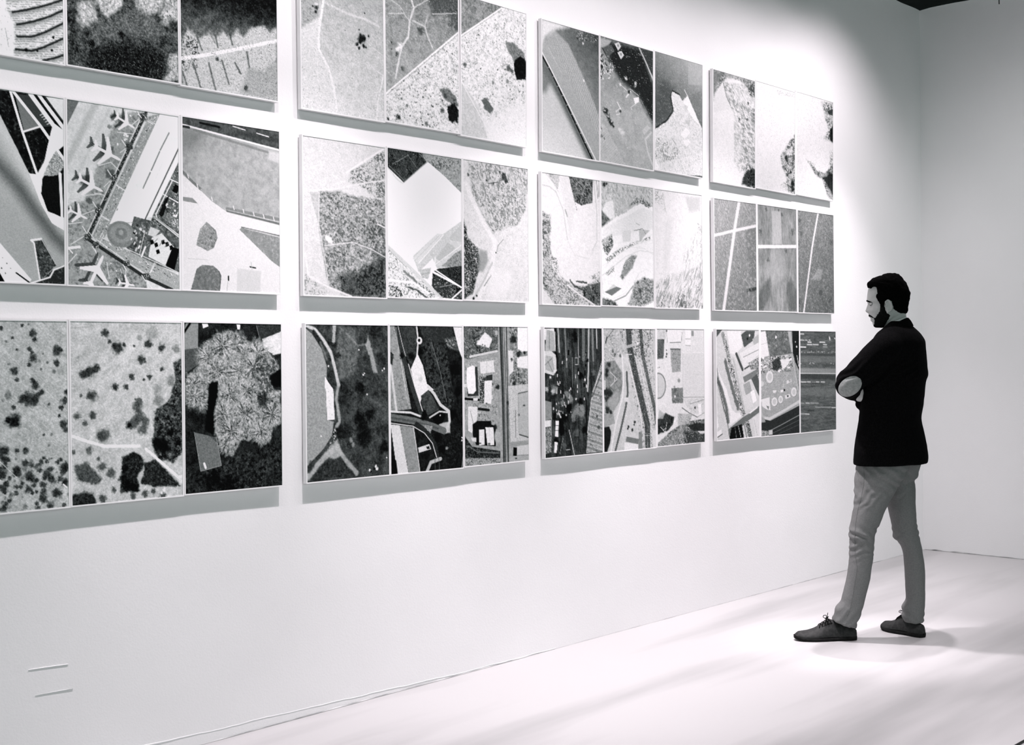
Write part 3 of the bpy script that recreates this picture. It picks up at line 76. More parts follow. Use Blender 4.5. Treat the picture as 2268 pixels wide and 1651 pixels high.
(0, 2, 1): ('framed aerial photograph of pale scrubland with dark bushes and a bent white track', 1.064, [('G',194),('N',16,34,5),('N',10,8,4,-40,4),('L',216,18,[(242,61),(182,131),(98,169)],0.6,10,0),('L',208,10,[(302,225),(296,313),(304,402)],0.7,4,0),('L',212,14,[(363,29),(257,156),(139,188)],0.5,8,0),('L',215,10,[(425,63),(384,143),(356,192)],0.6,5,0),('L',160,3,[(1,23),(69,18)],0.7,None,0),('P',70,[(430,123),(390,145),(402,197),(372,281),(312,311),(314,383),(308,417),(324,481),(391,496),(426,458)],5,8,1),('M',[(430,123),(390,145),(402,197),(372,281),(312,311),(314,383),(308,417),(324,481),(391,496),(426,458)],5,8),('N',20,10,4),('K',25,14,0.52,0.06,0.8),('K',150,9,0.62,0.05,0.6),('M',),('B',105,21.3,[(405,93)],0.7,0.35),('B',105,21.0,[(332,275)],0.7,0.35),('B',105,18.0,[(384,207)],0.7,0.35),('B',48,15.9,[(128,38)],0.88,0.35),('B',48,8.0,[(143,67)],0.88,0.35),('B',48,19.1,[(175,89)],0.88,0.35),('B',48,10.0,[(161,81)],0.88,0.35),('B',48,8.1,[(199,78)],0.88,0.35),('B',48,5.6,[(237,82)],0.88,0.35),('B',48,16.6,[(293,76)],0.88,0.35),('B',48,17.8,[(343,90)],0.88,0.35),('B',48,14.9,[(265,132)],0.88,0.35),('B',48,13.6,[(42,180)],0.88,0.35),('B',48,16.6,[(59,175)],0.88,0.35),('B',48,15.7,[(75,166)],0.88,0.35),('B',48,13.3,[(93,159)],0.88,0.35),('B',48,13.8,[(227,190)],0.88,0.35),('B',48,12.5,[(295,190)],0.88,0.35),('B',48,6.7,[(274,200)],0.88,0.35),('B',48,10.5,[(345,164)],0.88,0.35),('B',48,15.1,[(164,223)],0.88,0.35),('B',48,13.2,[(205,225)],0.88,0.35),('B',48,17.7,[(76,317)],0.88,0.35),('B',48,14.7,[(69,251)],0.88,0.35),('B',66,22.6,[(76,251)],0.8,0.35),('B',66,6.8,[(36,250)],0.8,0.35),('B',66,13.6,[(22,320)],0.8,0.35),('B',66,10.7,[(50,343)],0.8,0.35),('B',66,24.8,[(118,388)],0.8,0.35),('B',66,14.9,[(105,389)],0.8,0.35),('B',66,15.4,[(252,278)],0.8,0.35),('B',66,18.5,[(247,297)],0.8,0.35),('B',66,23.6,[(254,331)],0.8,0.35),('B',66,20.5,[(233,350)],0.8,0.35),('B',66,17.3,[(214,358)],0.8,0.35),('B',66,24.7,[(265,375)],0.8,0.35),('B',66,17.6,[(276,347)],0.8,0.35),('B',66,12.7,[(64,437)],0.8,0.35),('B',66,10.6,[(6,439)],0.8,0.35),('B',66,7.4,[(97,467)],0.8,0.35),('B',66,18.0,[(145,518)],0.8,0.35),('B',66,20.8,[(109,496)],0.8,0.35),('B',66,11.0,[(153,576)],0.8,0.35),('B',125,20.8,[(307,39)],0.6,0.35),('B',125,21.2,[(378,197)],0.6,0.35),('B',125,18.3,[(327,236)],0.6,0.35),('B',125,10.3,[(258,54)],0.6,0.35),('B',125,5.8,[(27,121)],0.6,0.35),('B',12,29.4,[(339,433)],0.9,0.35),('B',12,21.1,[(352,449)],0.9,0.35),('B',12,17.8,[(319,417)],0.9,0.35),('B',12,12.7,[(376,390)],0.9,0.35),('B',12,16.0,[(409,427)],0.9,0.35),('B',12,11.2,[(214,358)],0.9,0.35),('P',40,[(188,463),(231,451),(266,468),(275,495),(246,535),(251,589),(176,588),(182,516)],5,7,1),('M',[(188,463),(231,451),(266,468),(275,495),(246,535),(251,589),(176,588),(182,516)],5,7),('N',12,8,4),('K',95,9,0.62,0.05,0.6),('M',),('P',44,[(274,490),(313,481),(363,528),(416,582),(351,577),(306,579),(257,562)],5,7,1),('M',[(274,490),(313,481),(363,528),(416,582),(351,577),(306,579),(257,562)],5,7),('N',12,8,4),('K',110,9,0.6,0.05,0.6),('M',),('B',12,22.4,[(208,566)],0.85,0.35),('B',12,17.4,[(230,577)],0.85,0.35),('B',12,17.2,[(198,507)],0.85,0.35),('B',12,15.2,[(187,540)],0.85,0.35),('P',92,[(8,485),(53,476),(109,534),(88,552),(22,533)],6,8,1),('M',[(8,485),(53,476),(109,534),(88,552),(22,533)],6,8),('K',50,9,0.55,0.06,0.6),('M',),('P',58,[(-1,582),(42,572),(77,584),(87,623),(-2,619)],6,7,1),('M',[(-1,582),(42,572),(77,584),(87,623),(-2,619)],6,7),('K',25,9,0.55,0.06,0.6),('M',),('B',50,16.9,[(111,601)],0.8,0.35),('B',50,10.2,[(227,604)],0.8,0.35),('B',50,14.5,[(273,600)],0.8,0.35),('B',50,13.7,[(342,611)],0.8,0.35),('B',50,10.4,[(306,593)],0.8,0.35),('L',243,11,[(-6,381),(54,404),(121,425),(253,431)],1,1.5,1),('L',243,10,[(278,443),(324,481),(410,554)],1,1.5,1),('P',235,[(402,546),(425,543),(424,578),(410,569)],4,2,0.8),('B',245,6.8,[(349,592),(339,601)],1,0.35),('N',18,5,4),('N',10,3,2)]),
(0, 2, 2): ('framed aerial photograph of one large pale leafy tree above a dark garden with grey pool', 0.968, [('G',44),('N',16,24,5),('P',88,[(-6,95),(58,91),(58,151),(-7,190)],2,0,1),('P',146,[(9,-5),(59,-1),(57,92),(-6,98),(-6,50)],2,0,1),('L',10,9,[(0,35),(25,2)],1,None,0),('P',70,[(307,0),(432,0),(432,30),(332,65)],4,0,0.7),('P',242,[(75,2),(99,2),(102,12),(79,20)],1.0,0,1),('P',242,[(223,2),(240,4),(238,22),(227,21)],1.0,0,1),('P',222,[(338,57),(432,25),(431,110),(389,117),(347,90)],2,3,1),('M',[(338,57),(432,25),(431,110),(389,117),(347,90)],2,3),('K',245,14,0.52,0.08,0.7),('M',),('L',130,2,[(312,5),(330,67)],1,None,0),('P',46,[(-5,501),(64,541),(154,526),(184,502),(347,454),(428,431),(426,624),(-6,616)],8,6,1),('M',[(-5,501),(64,541),(154,526),(184,502),(347,454),(428,431),(426,624),(-6,616)],8,6),('N',14,8,4),('K',92,9,0.56,0.06,0.7),('K',14,14,0.6,0.06,0.8),('M',),('B',8,33.1,[(117,575),(183,595)],0.7,0.35),('P',146,[(63,85),(99,62),(147,50),(189,25),(226,42),(250,69),(319,63),(369,110),(411,148),(414,180),(368,206),(391,249),(421,255),(420,378),(376,392),(379,429),(347,457),(303,415),(271,440),(246,423),(196,498),(160,452),(125,407),(126,315),(147,259),(139,202),(103,222),(96,293),(67,315),(8,256),(10,200),(63,151)],5,9,1),('M',[(63,85),(99,62),(147,50),(189,25),(226,42),(250,69),(319,63),(369,110),(411,148),(414,180),(368,206),(391,249),(421,255),(420,378),(376,392),(379,429),(347,457),(303,415),(271,440),(246,423),(196,498),(160,452),(125,407),(126,315),(147,259),(139,202),(103,222),(96,293),(67,315),(8,256),(10,200),(63,151)],5,9),('N',24,14,4),('K',70,16,0.55,0.07,0.7),('K',205,6,0.55,0.06,0.75,60,2),('K',236,5,0.64,0.04,0.7),('K',40,8,0.64,0.05,0.7),('M',),('T',104,125,66,40,220),('T',219,79,62,40,220),('T',164,84,67,40,220),('T',318,110,69,40,220),('T',139,177,67,40,220),('T',349,200,52,40,220),('T',39,221,54,40,220),('T',236,178,68,40,220),('T',61,282,54,40,220),('T',187,265,67,40,220),('T',267,251,69,40,220),('T',348,290,70,40,220),('T',380,344,59,40,220),('T',162,336,67,40,220),('T',260,340,68,40,220),('T',173,450,45,40,220),('T',197,400,73,40,220),('T',328,406,64,40,220),('T',299,163,63,40,220),('T',38,266,49,40,220),('M',[(325,110),(414,153),(407,249),(348,279),(286,173)],10,8),('K',50,12,0.5,0.08,0.7),('M',),('P',10,[(104,222),(140,213),(138,264),(123,314),(119,406),(83,400),(96,293)],4,5,0.95),('P',12,[(365,200),(431,164),(430,239),(387,238)],5,4,0.9),('B',30,27.1,[(43,332),(66,353),(336,290)],0.7,0.35),('P',116,[(41,397),(132,420),(151,524),(64,539)],1.5,0,1),('L',60,8,[(89,395),(131,432)],0.6,4,0),('L',155,2.6,[(39,397),(64,539),(152,524),(131,417)],1,None,0),('L',248,9,[(79,512),(85,528)],1,None,0),('N',14,4,3)]),
(1, 0, 0): ('framed aerial photograph of pale grassland with a white bent track and one black tree clump', 0.917, [('G',190),('V',341,-4,129,637,158,232,1),('N',13,22,5),('P',226,[(-52,-6),(117,-44),(89,313),(87,374),(132,446),(174,608),(-63,640)],4,2,1),('P',178,[(0,69),(99,48),(90,247),(2,306)],9,6,1),('M',[(0,69),(99,48),(90,247),(2,306)],9,6),('K',110,7,0.62,0.05,0.6),('M',),('L',244,11,[(128,-46),(113,176),(87,313),(87,374),(137,445),(161,521),(174,604)],1,2.5,2),('L',224,9,[(119,184),(238,208),(337,214),(403,230)],0.7,5,3),('L',224,3,[(345,311),(429,350)],0.8,None,0),('L',238,5,[(423,428),(392,534),(384,615)],0.9,None,0),('L',236,4,[(358,402),(427,432)],0.5,None,0),('B',30,17.6,[(307,292)],0.95,0.35),('B',30,17.6,[(300,305)],0.95,0.35),('B',30,12.5,[(318,297)],0.95,0.35),('B',30,5.7,[(345,279)],0.95,0.35),('B',30,9.4,[(319,324)],0.95,0.35),('B',30,8.3,[(284,321)],0.95,0.35),('B',30,6.2,[(294,335)],0.95,0.35),('B',30,4.7,[(330,327)],0.95,0.35),('B',30,3.6,[(295,261)],0.95,0.35),('B',30,2.5,[(222,277)],0.95,0.35),('B',30,3.6,[(326,189)],0.95,0.35),('B',45,10.8,[(77,212)],0.9,0.35),('B',45,6.9,[(74,230)],0.9,0.35),('B',45,4.4,[(60,211)],0.9,0.35),('B',250,7.9,[(77,199)],0.8,0.35),('N',16,5,4),('N',8,3,2),('K',120,6,0.72,0.03,0.5)]),
(1, 0, 1): ('framed aerial photograph of branching pale paths above a diagonal edge of a crowded settlement', 0.914, [('G',146),('V',218,-114,19,483,120,172,1),('N',22,24,5),('P',78,[(235,43),(279,130),(346,108),(434,160),(438,-114),(250,-74)],16,10,0.8),('B',80,20.0,[(200,211)],0.8,0.35),('B',80,23.0,[(379,148)],0.8,0.35),('B',80,15.1,[(413,159)],0.8,0.35),('B',80,14.0,[(65,333)],0.8,0.35),('B',80,13.0,[(95,388)],0.8,0.35),('L',120,12,[(15,161),(38,249),(35,351)],0.5,6,0),('L',218,10,[(149,-52),(150,88),(163,119),(139,180),(129,247),(90,300),(67,383),(54,432)],0.9,2.5,2.5),('L',205,5,[(163,119),(251,64)],0.9,2.5,2.5),('L',206,8,[(155,174),(226,187),(242,227),(271,273)],0.9,2.5,2.5),('L',206,5,[(21,170),(105,153),(139,180)],0.9,2.5,2.5),('L',200,4,[(28,108),(80,125),(111,152)],0.9,2.5,2.5),('L',196,5,[(223,186),(247,131)],0.9,2.5,2.5),('L',196,5,[(270,125),(414,95)],0.9,2.5,2.5),('B',240,16.3,[(84,292),(68,309)],0.9,0.35),('B',45,4.3,[(34,287),(34,315)],0.9,0.35),('N',18,6,4),('K',230,5,0.72,0.03,0.6),('P',228,[(0,502),(434,169),(427,625),(-2,623)],1.2,0,1),('M',[(0,502),(434,169),(427,625),(-2,623)],1.5,0),('C',110,215,7.5,7.5,-33,0.55,0.9),('K',245,16,0.55,0.06,0.8),('K',150,9,0.62,0.05,0.5),('R',70,130,40,7,6,-33),('M',),('L',250,5,[(0,503),(434,169)],1,None,0),('L',130,2,[(0,513),(434,179)],0.7,None,0),('P',125,[(308,442),(362,429),(409,466),(423,498),(408,505),(341,480)],5,9,1),('M',[(308,442),(362,429),(409,466),(423,498),(408,505),(341,480)],5,9),('K',60,8,0.55,0.06,0.8),('M',),('P',42,[(354,512),(395,492),(421,523),(417,572),(366,574)],5,9,1),('M',[(354,512),(395,492),(421,523),(417,572),(366,574)],5,9),('K',20,8,0.5,0.06,0.8),('M',),('B',70,14.8,[(323,531)],0.85,0.35),('B',70,13.7,[(341,466)],0.85,0.35),('B',35,13.0,[(70,593)],0.9,0.35),('B',35,7.5,[(10,608)],0.9,0.35),('B',90,11.2,[(230,601)],0.8,0.35),('B',90,7.7,[(118,539)],0.8,0.35),('B',90,6.5,[(87,513)],0.8,0.35),('N',9,3,2)]),
(1, 0, 2): ('framed aerial photograph of crowded pale rooftops with black tree clumps at its right edge', 0.902, [('G',228),('M',[(-3,171),(262,-1),(436,0),(435,582),(123,547),(-3,466)],1.5,0),('C',120,220,8,8,-33,0.58,0.85),('K',246,18,0.52,0.06,0.8),('K',160,9,0.62,0.05,0.5),('R',80,140,30,8,6,-33),('M',),('P',142,[(-2,-173),(437,-276),(436,-73),(259,6),(-3,180)],1,0,1),('M',[(-2,-173),(437,-276),(436,-73),(259,6),(-3,180)],1,0),('N',20,16,4),('K',95,12,0.56,0.07,0.6),('K',200,6,0.66,0.04,0.7),('M',),('L',246,5,[(262,3),(-3,181)],1,None,0),('L',120,2,[(262,11),(-3,190)],0.6,None,0),('P',214,[(-3,382),(67,436),(109,479),(166,611),(-4,623)],3,2,1),('M',[(-3,382),(67,436),(109,479),(166,611),(-4,623)],3,2),('N',7,6,4),('K',190,14,0.55,0.08,0.6),('M',),('L',240,4,[(-3,377),(173,580)],1,None,0),('P',242,[(224,487),(435,400),(434,623),(173,615),(152,543)],20,8,0.75),('P',135,[(284,157),(336,148),(412,180),(428,245),(351,238),(299,190)],5,9,1),('M',[(284,157),(336,148),(412,180),(428,245),(351,238),(299,190)],5,9),('K',90,8,0.55,0.06,0.7),('M',),('P',34,[(336,240),(389,200),(428,224),(427,307),(359,313)],5,9,1),('M',[(336,240),(389,200),(428,224),(427,307),(359,313)],5,9),('K',15,9,0.5,0.06,0.8),('M',),('B',75,18.6,[(306,271)],0.85,0.35),('B',75,12.9,[(25,306)],0.85,0.35),('B',75,13.7,[(329,282)],0.85,0.35),('P',90,[(163,431),(206,472),(181,501),(152,483),(127,446)],5,9,0.9),('B',120,9.7,[(203,354)],0.8,0.35),('B',120,12.4,[(299,333)],0.8,0.35),('B',120,8.8,[(404,337)],0.8,0.35),('L',245,4,[(340,239),(336,271)],1,None,0),('N',9,3,2)]),
(1, 1, 0): ('framed aerial photograph of speckled woodland with white tracks, darkening at its lower right', 0.802, [('G',234),('N',8,14,4),('K',214,5,0.6,0.05,0.6),('P',226,[(242,116),(427,12),(425,213),(351,201),(290,169),(230,156)],6,8,1),('M',[(242,116),(427,12),(425,213),(351,201),(290,169),(230,156)],6,8),('K',105,8,0.57,0.05,0.8),('K',70,6,0.66,0.04,0.8),('M',),('M',[(365,36),(427,15),(425,213),(376,180)],4,4),('K',85,7,0.52,0.05,0.8),('M',),('P',190,[(80,212),(176,200),(229,212),(425,218),(420,615),(240,614),(125,577),(104,494),(77,351)],7,9,1),('M',[(80,212),(176,200),(229,212),(425,218),(420,615),(240,614),(125,577),(104,494),(77,351)],7,9),('N',14,9,4),('K',95,9,0.5,0.06,0.75),('K',60,6,0.6,0.05,0.8),('K',235,12,0.62,0.06,0.7),('M',),('P',112,[(172,531),(274,518),(422,445),(420,615),(241,615),(177,591)],20,14,1),('M',[(172,531),(274,518),(422,445),(420,615),(241,615),(177,591)],20,14),('K',40,10,0.48,0.06,0.8),('K',15,7,0.6,0.05,0.8),('M',),('M',[(300,335),(423,336),(422,445),(324,427)],20,14),('K',60,9,0.52,0.06,0.7),('M',),('P',215,[(32,216),(80,212),(77,346),(56,289)],1.5,3,1),('M',[(32,216),(80,212),(77,346),(56,289)],1.5,3),('K',170,8,0.55,0.06,0.6),('M',),('L',250,8,[(221,120),(426,0)],1,None,0),('L',242,7,[(32,211),(159,193),(290,160),(426,133)],0.8,None,0),('L',240,4,[(80,212),(75,338),(103,462),(125,583)],0.8,None,0),('L',240,5,[(104,421),(251,399),(348,421),(422,450)],0.8,None,0),('L',246,8,[(6,458),(22,542),(113,581),(239,617)],0.9,None,0),('B',248,16.4,[(118,391),(133,401)],1,0.35),('L',240,6,[(381,316),(423,329)],1,None,0),('P',226,[(-2,525),(39,559),(113,584),(113,625),(-3,628)],1.5,3,1),('M',[(-2,525),(39,559),(113,584),(113,625),(-3,628)],1.5,3),('K',130,7,0.58,0.05,0.7),('M',),('N',8,4,2)]),
(1, 1, 1): ('framed aerial photograph of a big blank white field with zigzag dark top edge', 1.038, [('G',244),('N',4,20,4),('P',158,[(-4,-2),(433,-1),(432,152),(322,83),(228,34),(90,136),(-5,76)],1,1,1),('M',[(-4,-2),(433,-1),(432,152),(322,83),(228,34),(90,136),(-5,76)],1,1),('N',16,10,4),('K',70,8,0.55,0.05,0.8),('K',215,6,0.66,0.05,0.6),('M',),('P',74,[(-4,-2),(188,-1),(218,35),(90,135),(-5,76)],1,1,1),('M',[(-4,-2),(188,-1),(218,35),(90,135),(-5,76)],1,1),('N',12,9,4),('K',28,7,0.56,0.05,0.85),('K',170,5,0.7,0.04,0.6),('M',),('L',170,3,[(90,135),(224,35)],1,None,0),('L',150,2,[(8,72),(90,126)],1,None,0),('L',150,3,[(110,13),(162,65)],0.6,None,0),('L',180,2.5,[(27,65),(117,17)],0.6,None,0),('L',190,2.5,[(175,3),(228,34)],0.6,None,0),('P',244,[(-5,78),(90,139),(226,37),(432,157),(431,258),(-7,340)],1,0,1),('L',205,7,[(2,82),(52,125),(83,139)],0.7,2,0),('P',204,[(431,268),(312,337),(279,337),(138,441),(170,507),(251,444),(277,487),(429,470)],1,0,1),('M',[(431,268),(312,337),(279,337),(138,441),(170,507),(251,444),(277,487),(429,470)],1,0),('N',8,8,4),('K',180,8,0.55,0.06,0.5),('M',),('P',214,[(275,339),(312,337),(164,469),(137,451)],1,0,1),('L',245,5,[(316,339),(171,468)],0.8,None,0),('L',150,1.6,[(292,343),(145,462)],0.6,None,0),('P',186,[(350,347),(431,281),(430,364),(353,359)],1,0,0.8),('P',178,[(340,370),(388,392),(298,457),(271,443)],1,0,0.8),('P',150,[(380,417),(430,394),(429,480),(304,476)],1.5,3,1),('M',[(380,417),(430,394),(429,480),(304,476)],1.5,3),('K',90,7,0.56,0.05,0.6),('M',),('P',196,[(171,497),(244,484),(223,534),(190,531)],1.5,3,1),('M',[(171,497),(244,484),(223,534),(190,531)],1.5,3),('K',130,7,0.56,0.05,0.6),('M',),('P',58,[(284,487),(429,467),(428,561),(258,499)],1,1,1),('M',[(284,487),(429,467),(428,561),(258,499)],1,1),('N',12,8,4),('K',22,7,0.55,0.05,0.8),('K',150,4,0.7,0.03,0.6),('M',),('P',72,[(250,507),(428,568),(427,616),(290,611),(245,563)],1,1,1),('M',[(250,507),(428,568),(427,616),(290,611),(245,563)],1,1),('N',14,8,4),('K',18,9,0.52,0.05,0.9),('K',215,6,0.66,0.04,0.7),('M',),('L',246,6,[(234,479),(428,565)],1,None,0),('L',236,3,[(258,475),(430,373)],1,None,0),('L',240,4,[(265,439),(265,490)],1,None,0),('L',236,7,[(365,613),(428,571)],1,None,0),('L',220,2,[(290,566),(365,553)],0.7,None,0),('P',226,[(-8,401),(93,472),(313,621),(-10,625)],1,1,1),('M',[(-8,401),(93,472),(313,621),(-10,625)],1,1),('N',8,8,4),('K',95,6,0.6,0.04,0.8),('M',),('L',206,14,[(-8,404),(106,479),(306,617)],0.9,None,0),('L',120,2,[(-8,413),(99,489)],0.8,None,0),('L',100,10,[(86,506),(157,549)],0.8,3,4),('L',70,8,[(111,573),(163,585),(216,613)],0.9,3,4),('M',[(0,570),(54,573),(88,619),(0,622)],1.5,3),('K',50,6,0.5,0.05,0.9),('M',),('M',[(164,551),(216,564),(276,606),(236,612)],1.5,3),('K',70,6,0.52,0.05,0.8),('M',),('L',246,9,[(-9,546),(137,553),(229,595)],0.9,None,0),('N',7,4,2)]),
(1, 1, 2): ('framed aerial photograph of mottled treetops and pale bank, beside the blank white field photograph', 0.804, [('G',230),('N',9,14,4),('P',222,[(32,11),(286,-11),(431,3),(413,175),(357,259),(283,280),(173,321),(121,250),(56,158)],8,10,1),('M',[(32,11),(286,-11),(431,3),(413,175),(357,259),(283,280),(173,321),(121,250),(56,158)],8,10),('K',105,10,0.54,0.05,0.7,60,1.6),('K',160,6,0.58,0.05,0.6),('K',60,8,0.68,0.04,0.7),('M',),('B',48,21.5,[(262,51)],0.8,0.35),('B',48,14.0,[(278,71)],0.8,0.35),('B',48,7.6,[(236,33)],0.8,0.35),('B',48,7.3,[(32,64)],0.8,0.35),('B',48,5.0,[(149,78)],0.8,0.35),('B',48,6.3,[(194,87)],0.8,0.35),('L',100,4,[(160,92),(224,79)],1,None,0),('L',244,26,[(17,106),(52,164),(125,265),(199,348),(182,473),(99,600)],0.9,6,0),('P',86,[(2,264),(29,348),(94,388),(104,456),(55,586),(-6,621)],6,9,1),('M',[(2,264),(29,348),(94,388),(104,456),(55,586),(-6,621)],6,9),('K',15,9,0.5,0.05,0.85),('K',240,6,0.6,0.04,0.85),('M',),('P',150,[(101,390),(146,397),(156,438),(122,491),(86,488)],10,0,0.8),('L',196,10,[(55,616),(129,527),(182,447)],0.8,3,0),('L',120,5,[(129,553),(174,504)],0.8,2,2),('B',30,7.9,[(60,611)],1,0.35),('B',30,5.5,[(81,598)],1,0.35),('B',30,3.8,[(207,399)],1,0.35),('L',110,3,[(256,336),(221,367),(213,394)],0.8,None,0),('K',170,5,0.68,0.04,0.5),('P',246,[(175,484),(281,474),(327,514),(264,595),(143,609)],24,8,0.7),('N',6,4,2)]),
(1, 2, 0): ('framed aerial photograph of a grey lake with a white boat on its dark wooded shore', 0.904, [('G',70),('N',24,30,5),('P',112,[(170,5),(247,14),(269,121),(238,204),(167,216),(151,83)],12,6,1),('M',[(170,5),(247,14),(269,121),(238,204),(167,216),(151,83)],12,6),('N',12,8,4),('K',70,14,0.55,0.06,0.5),('M',),('L',200,16,[(144,0),(139,65)],0.85,4,3),('L',170,8,[(205,33),(264,83),(319,74)],0.5,4,3),('P',176,[(319,44),(334,83),(349,130),(366,197),(342,191),(327,130),(303,83)],5,5,0.85),('B',18,37.3,[(284,410)],0.8,0.35),('B',18,26.5,[(266,372)],0.8,0.35),('B',18,32.0,[(295,457)],0.8,0.35),('B',18,23.4,[(274,251)],0.8,0.35),('B',18,32.2,[(321,365)],0.8,0.35),('B',18,27.3,[(400,501)],0.8,0.35),('B',38,22.9,[(178,251)],0.8,0.35),('B',38,17.8,[(196,263)],0.8,0.35),('B',38,18.8,[(183,300)],0.8,0.35),('B',38,36.5,[(187,433)],0.8,0.35),('B',38,25.9,[(152,422)],0.8,0.35),('B',38,32.4,[(350,22)],0.8,0.35),('B',38,27.2,[(386,131)],0.8,0.35),('B',38,14.5,[(162,120)],0.8,0.35),('B',38,11.4,[(145,83)],0.8,0.35),('P',164,[(-13,3),(1,16),(31,36),(79,97),(104,165),(100,220),(101,377),(136,385),(126,439),(82,491),(-10,562)],2,0,1),('L',218,14,[(4,4),(48,20),(88,61),(125,111),(147,184),(162,239)],0.95,3,1.5),('L',186,14,[(162,239),(149,294),(159,349),(165,386),(150,404)],0.85,4,2),('L',50,18,[(40,29),(73,70)],0.9,4,3),('L',120,10,[(73,70),(104,138)],0.8,4,2),('P',60,[(106,165),(126,184),(146,239),(140,262),(114,238),(106,202)],3,3,0.9),('P',250,[(94,206),(111,229),(135,257),(140,376),(102,378),(98,265),(91,242)],1,1,1),('B',140,2.6,[(111,265),(113,302),(127,357)],0.6,0.35),('L',190,24,[(4,599),(41,561),(87,524),(151,486)],0.9,5,3),('L',178,19,[(151,486),(186,534),(251,599)],0.85,5,3),('P',190,[(82,514),(152,454),(180,520),(139,536)],6,4,0.85),('P',66,[(26,601),(87,544),(174,536),(233,612)],4,2,1),('M',[(26,601),(87,544),(174,536),(233,612)],4,2),('N',14,8,4),('K',40,10,0.55,0.06,0.7),('M',),('B',66,17.1,[(19,551),(10,568)],0.8,0.35),('M',[(99,502),(141,408),(152,441),(111,498)],4,3),('K',235,5,0.55,0.04,0.9),('M',),('L',120,2,[(225,523),(210,550),(233,561)],0.6,None,0),('B',190,11.6,[(223,463),(234,482)],0.6,0.35),('B',246,4.3,[(290,201),(296,195),(403,178),(393,185),(310,281),(270,100),(412,546),(111,164),(71,439)],1,0.35),('B',246,7.0,[(352,578),(358,588),(320,592)],1,0.35),('B',5,6.4,[(325,597),(345,588)],1,0.35),('N',18,6,4),('N',8,3,2)]),
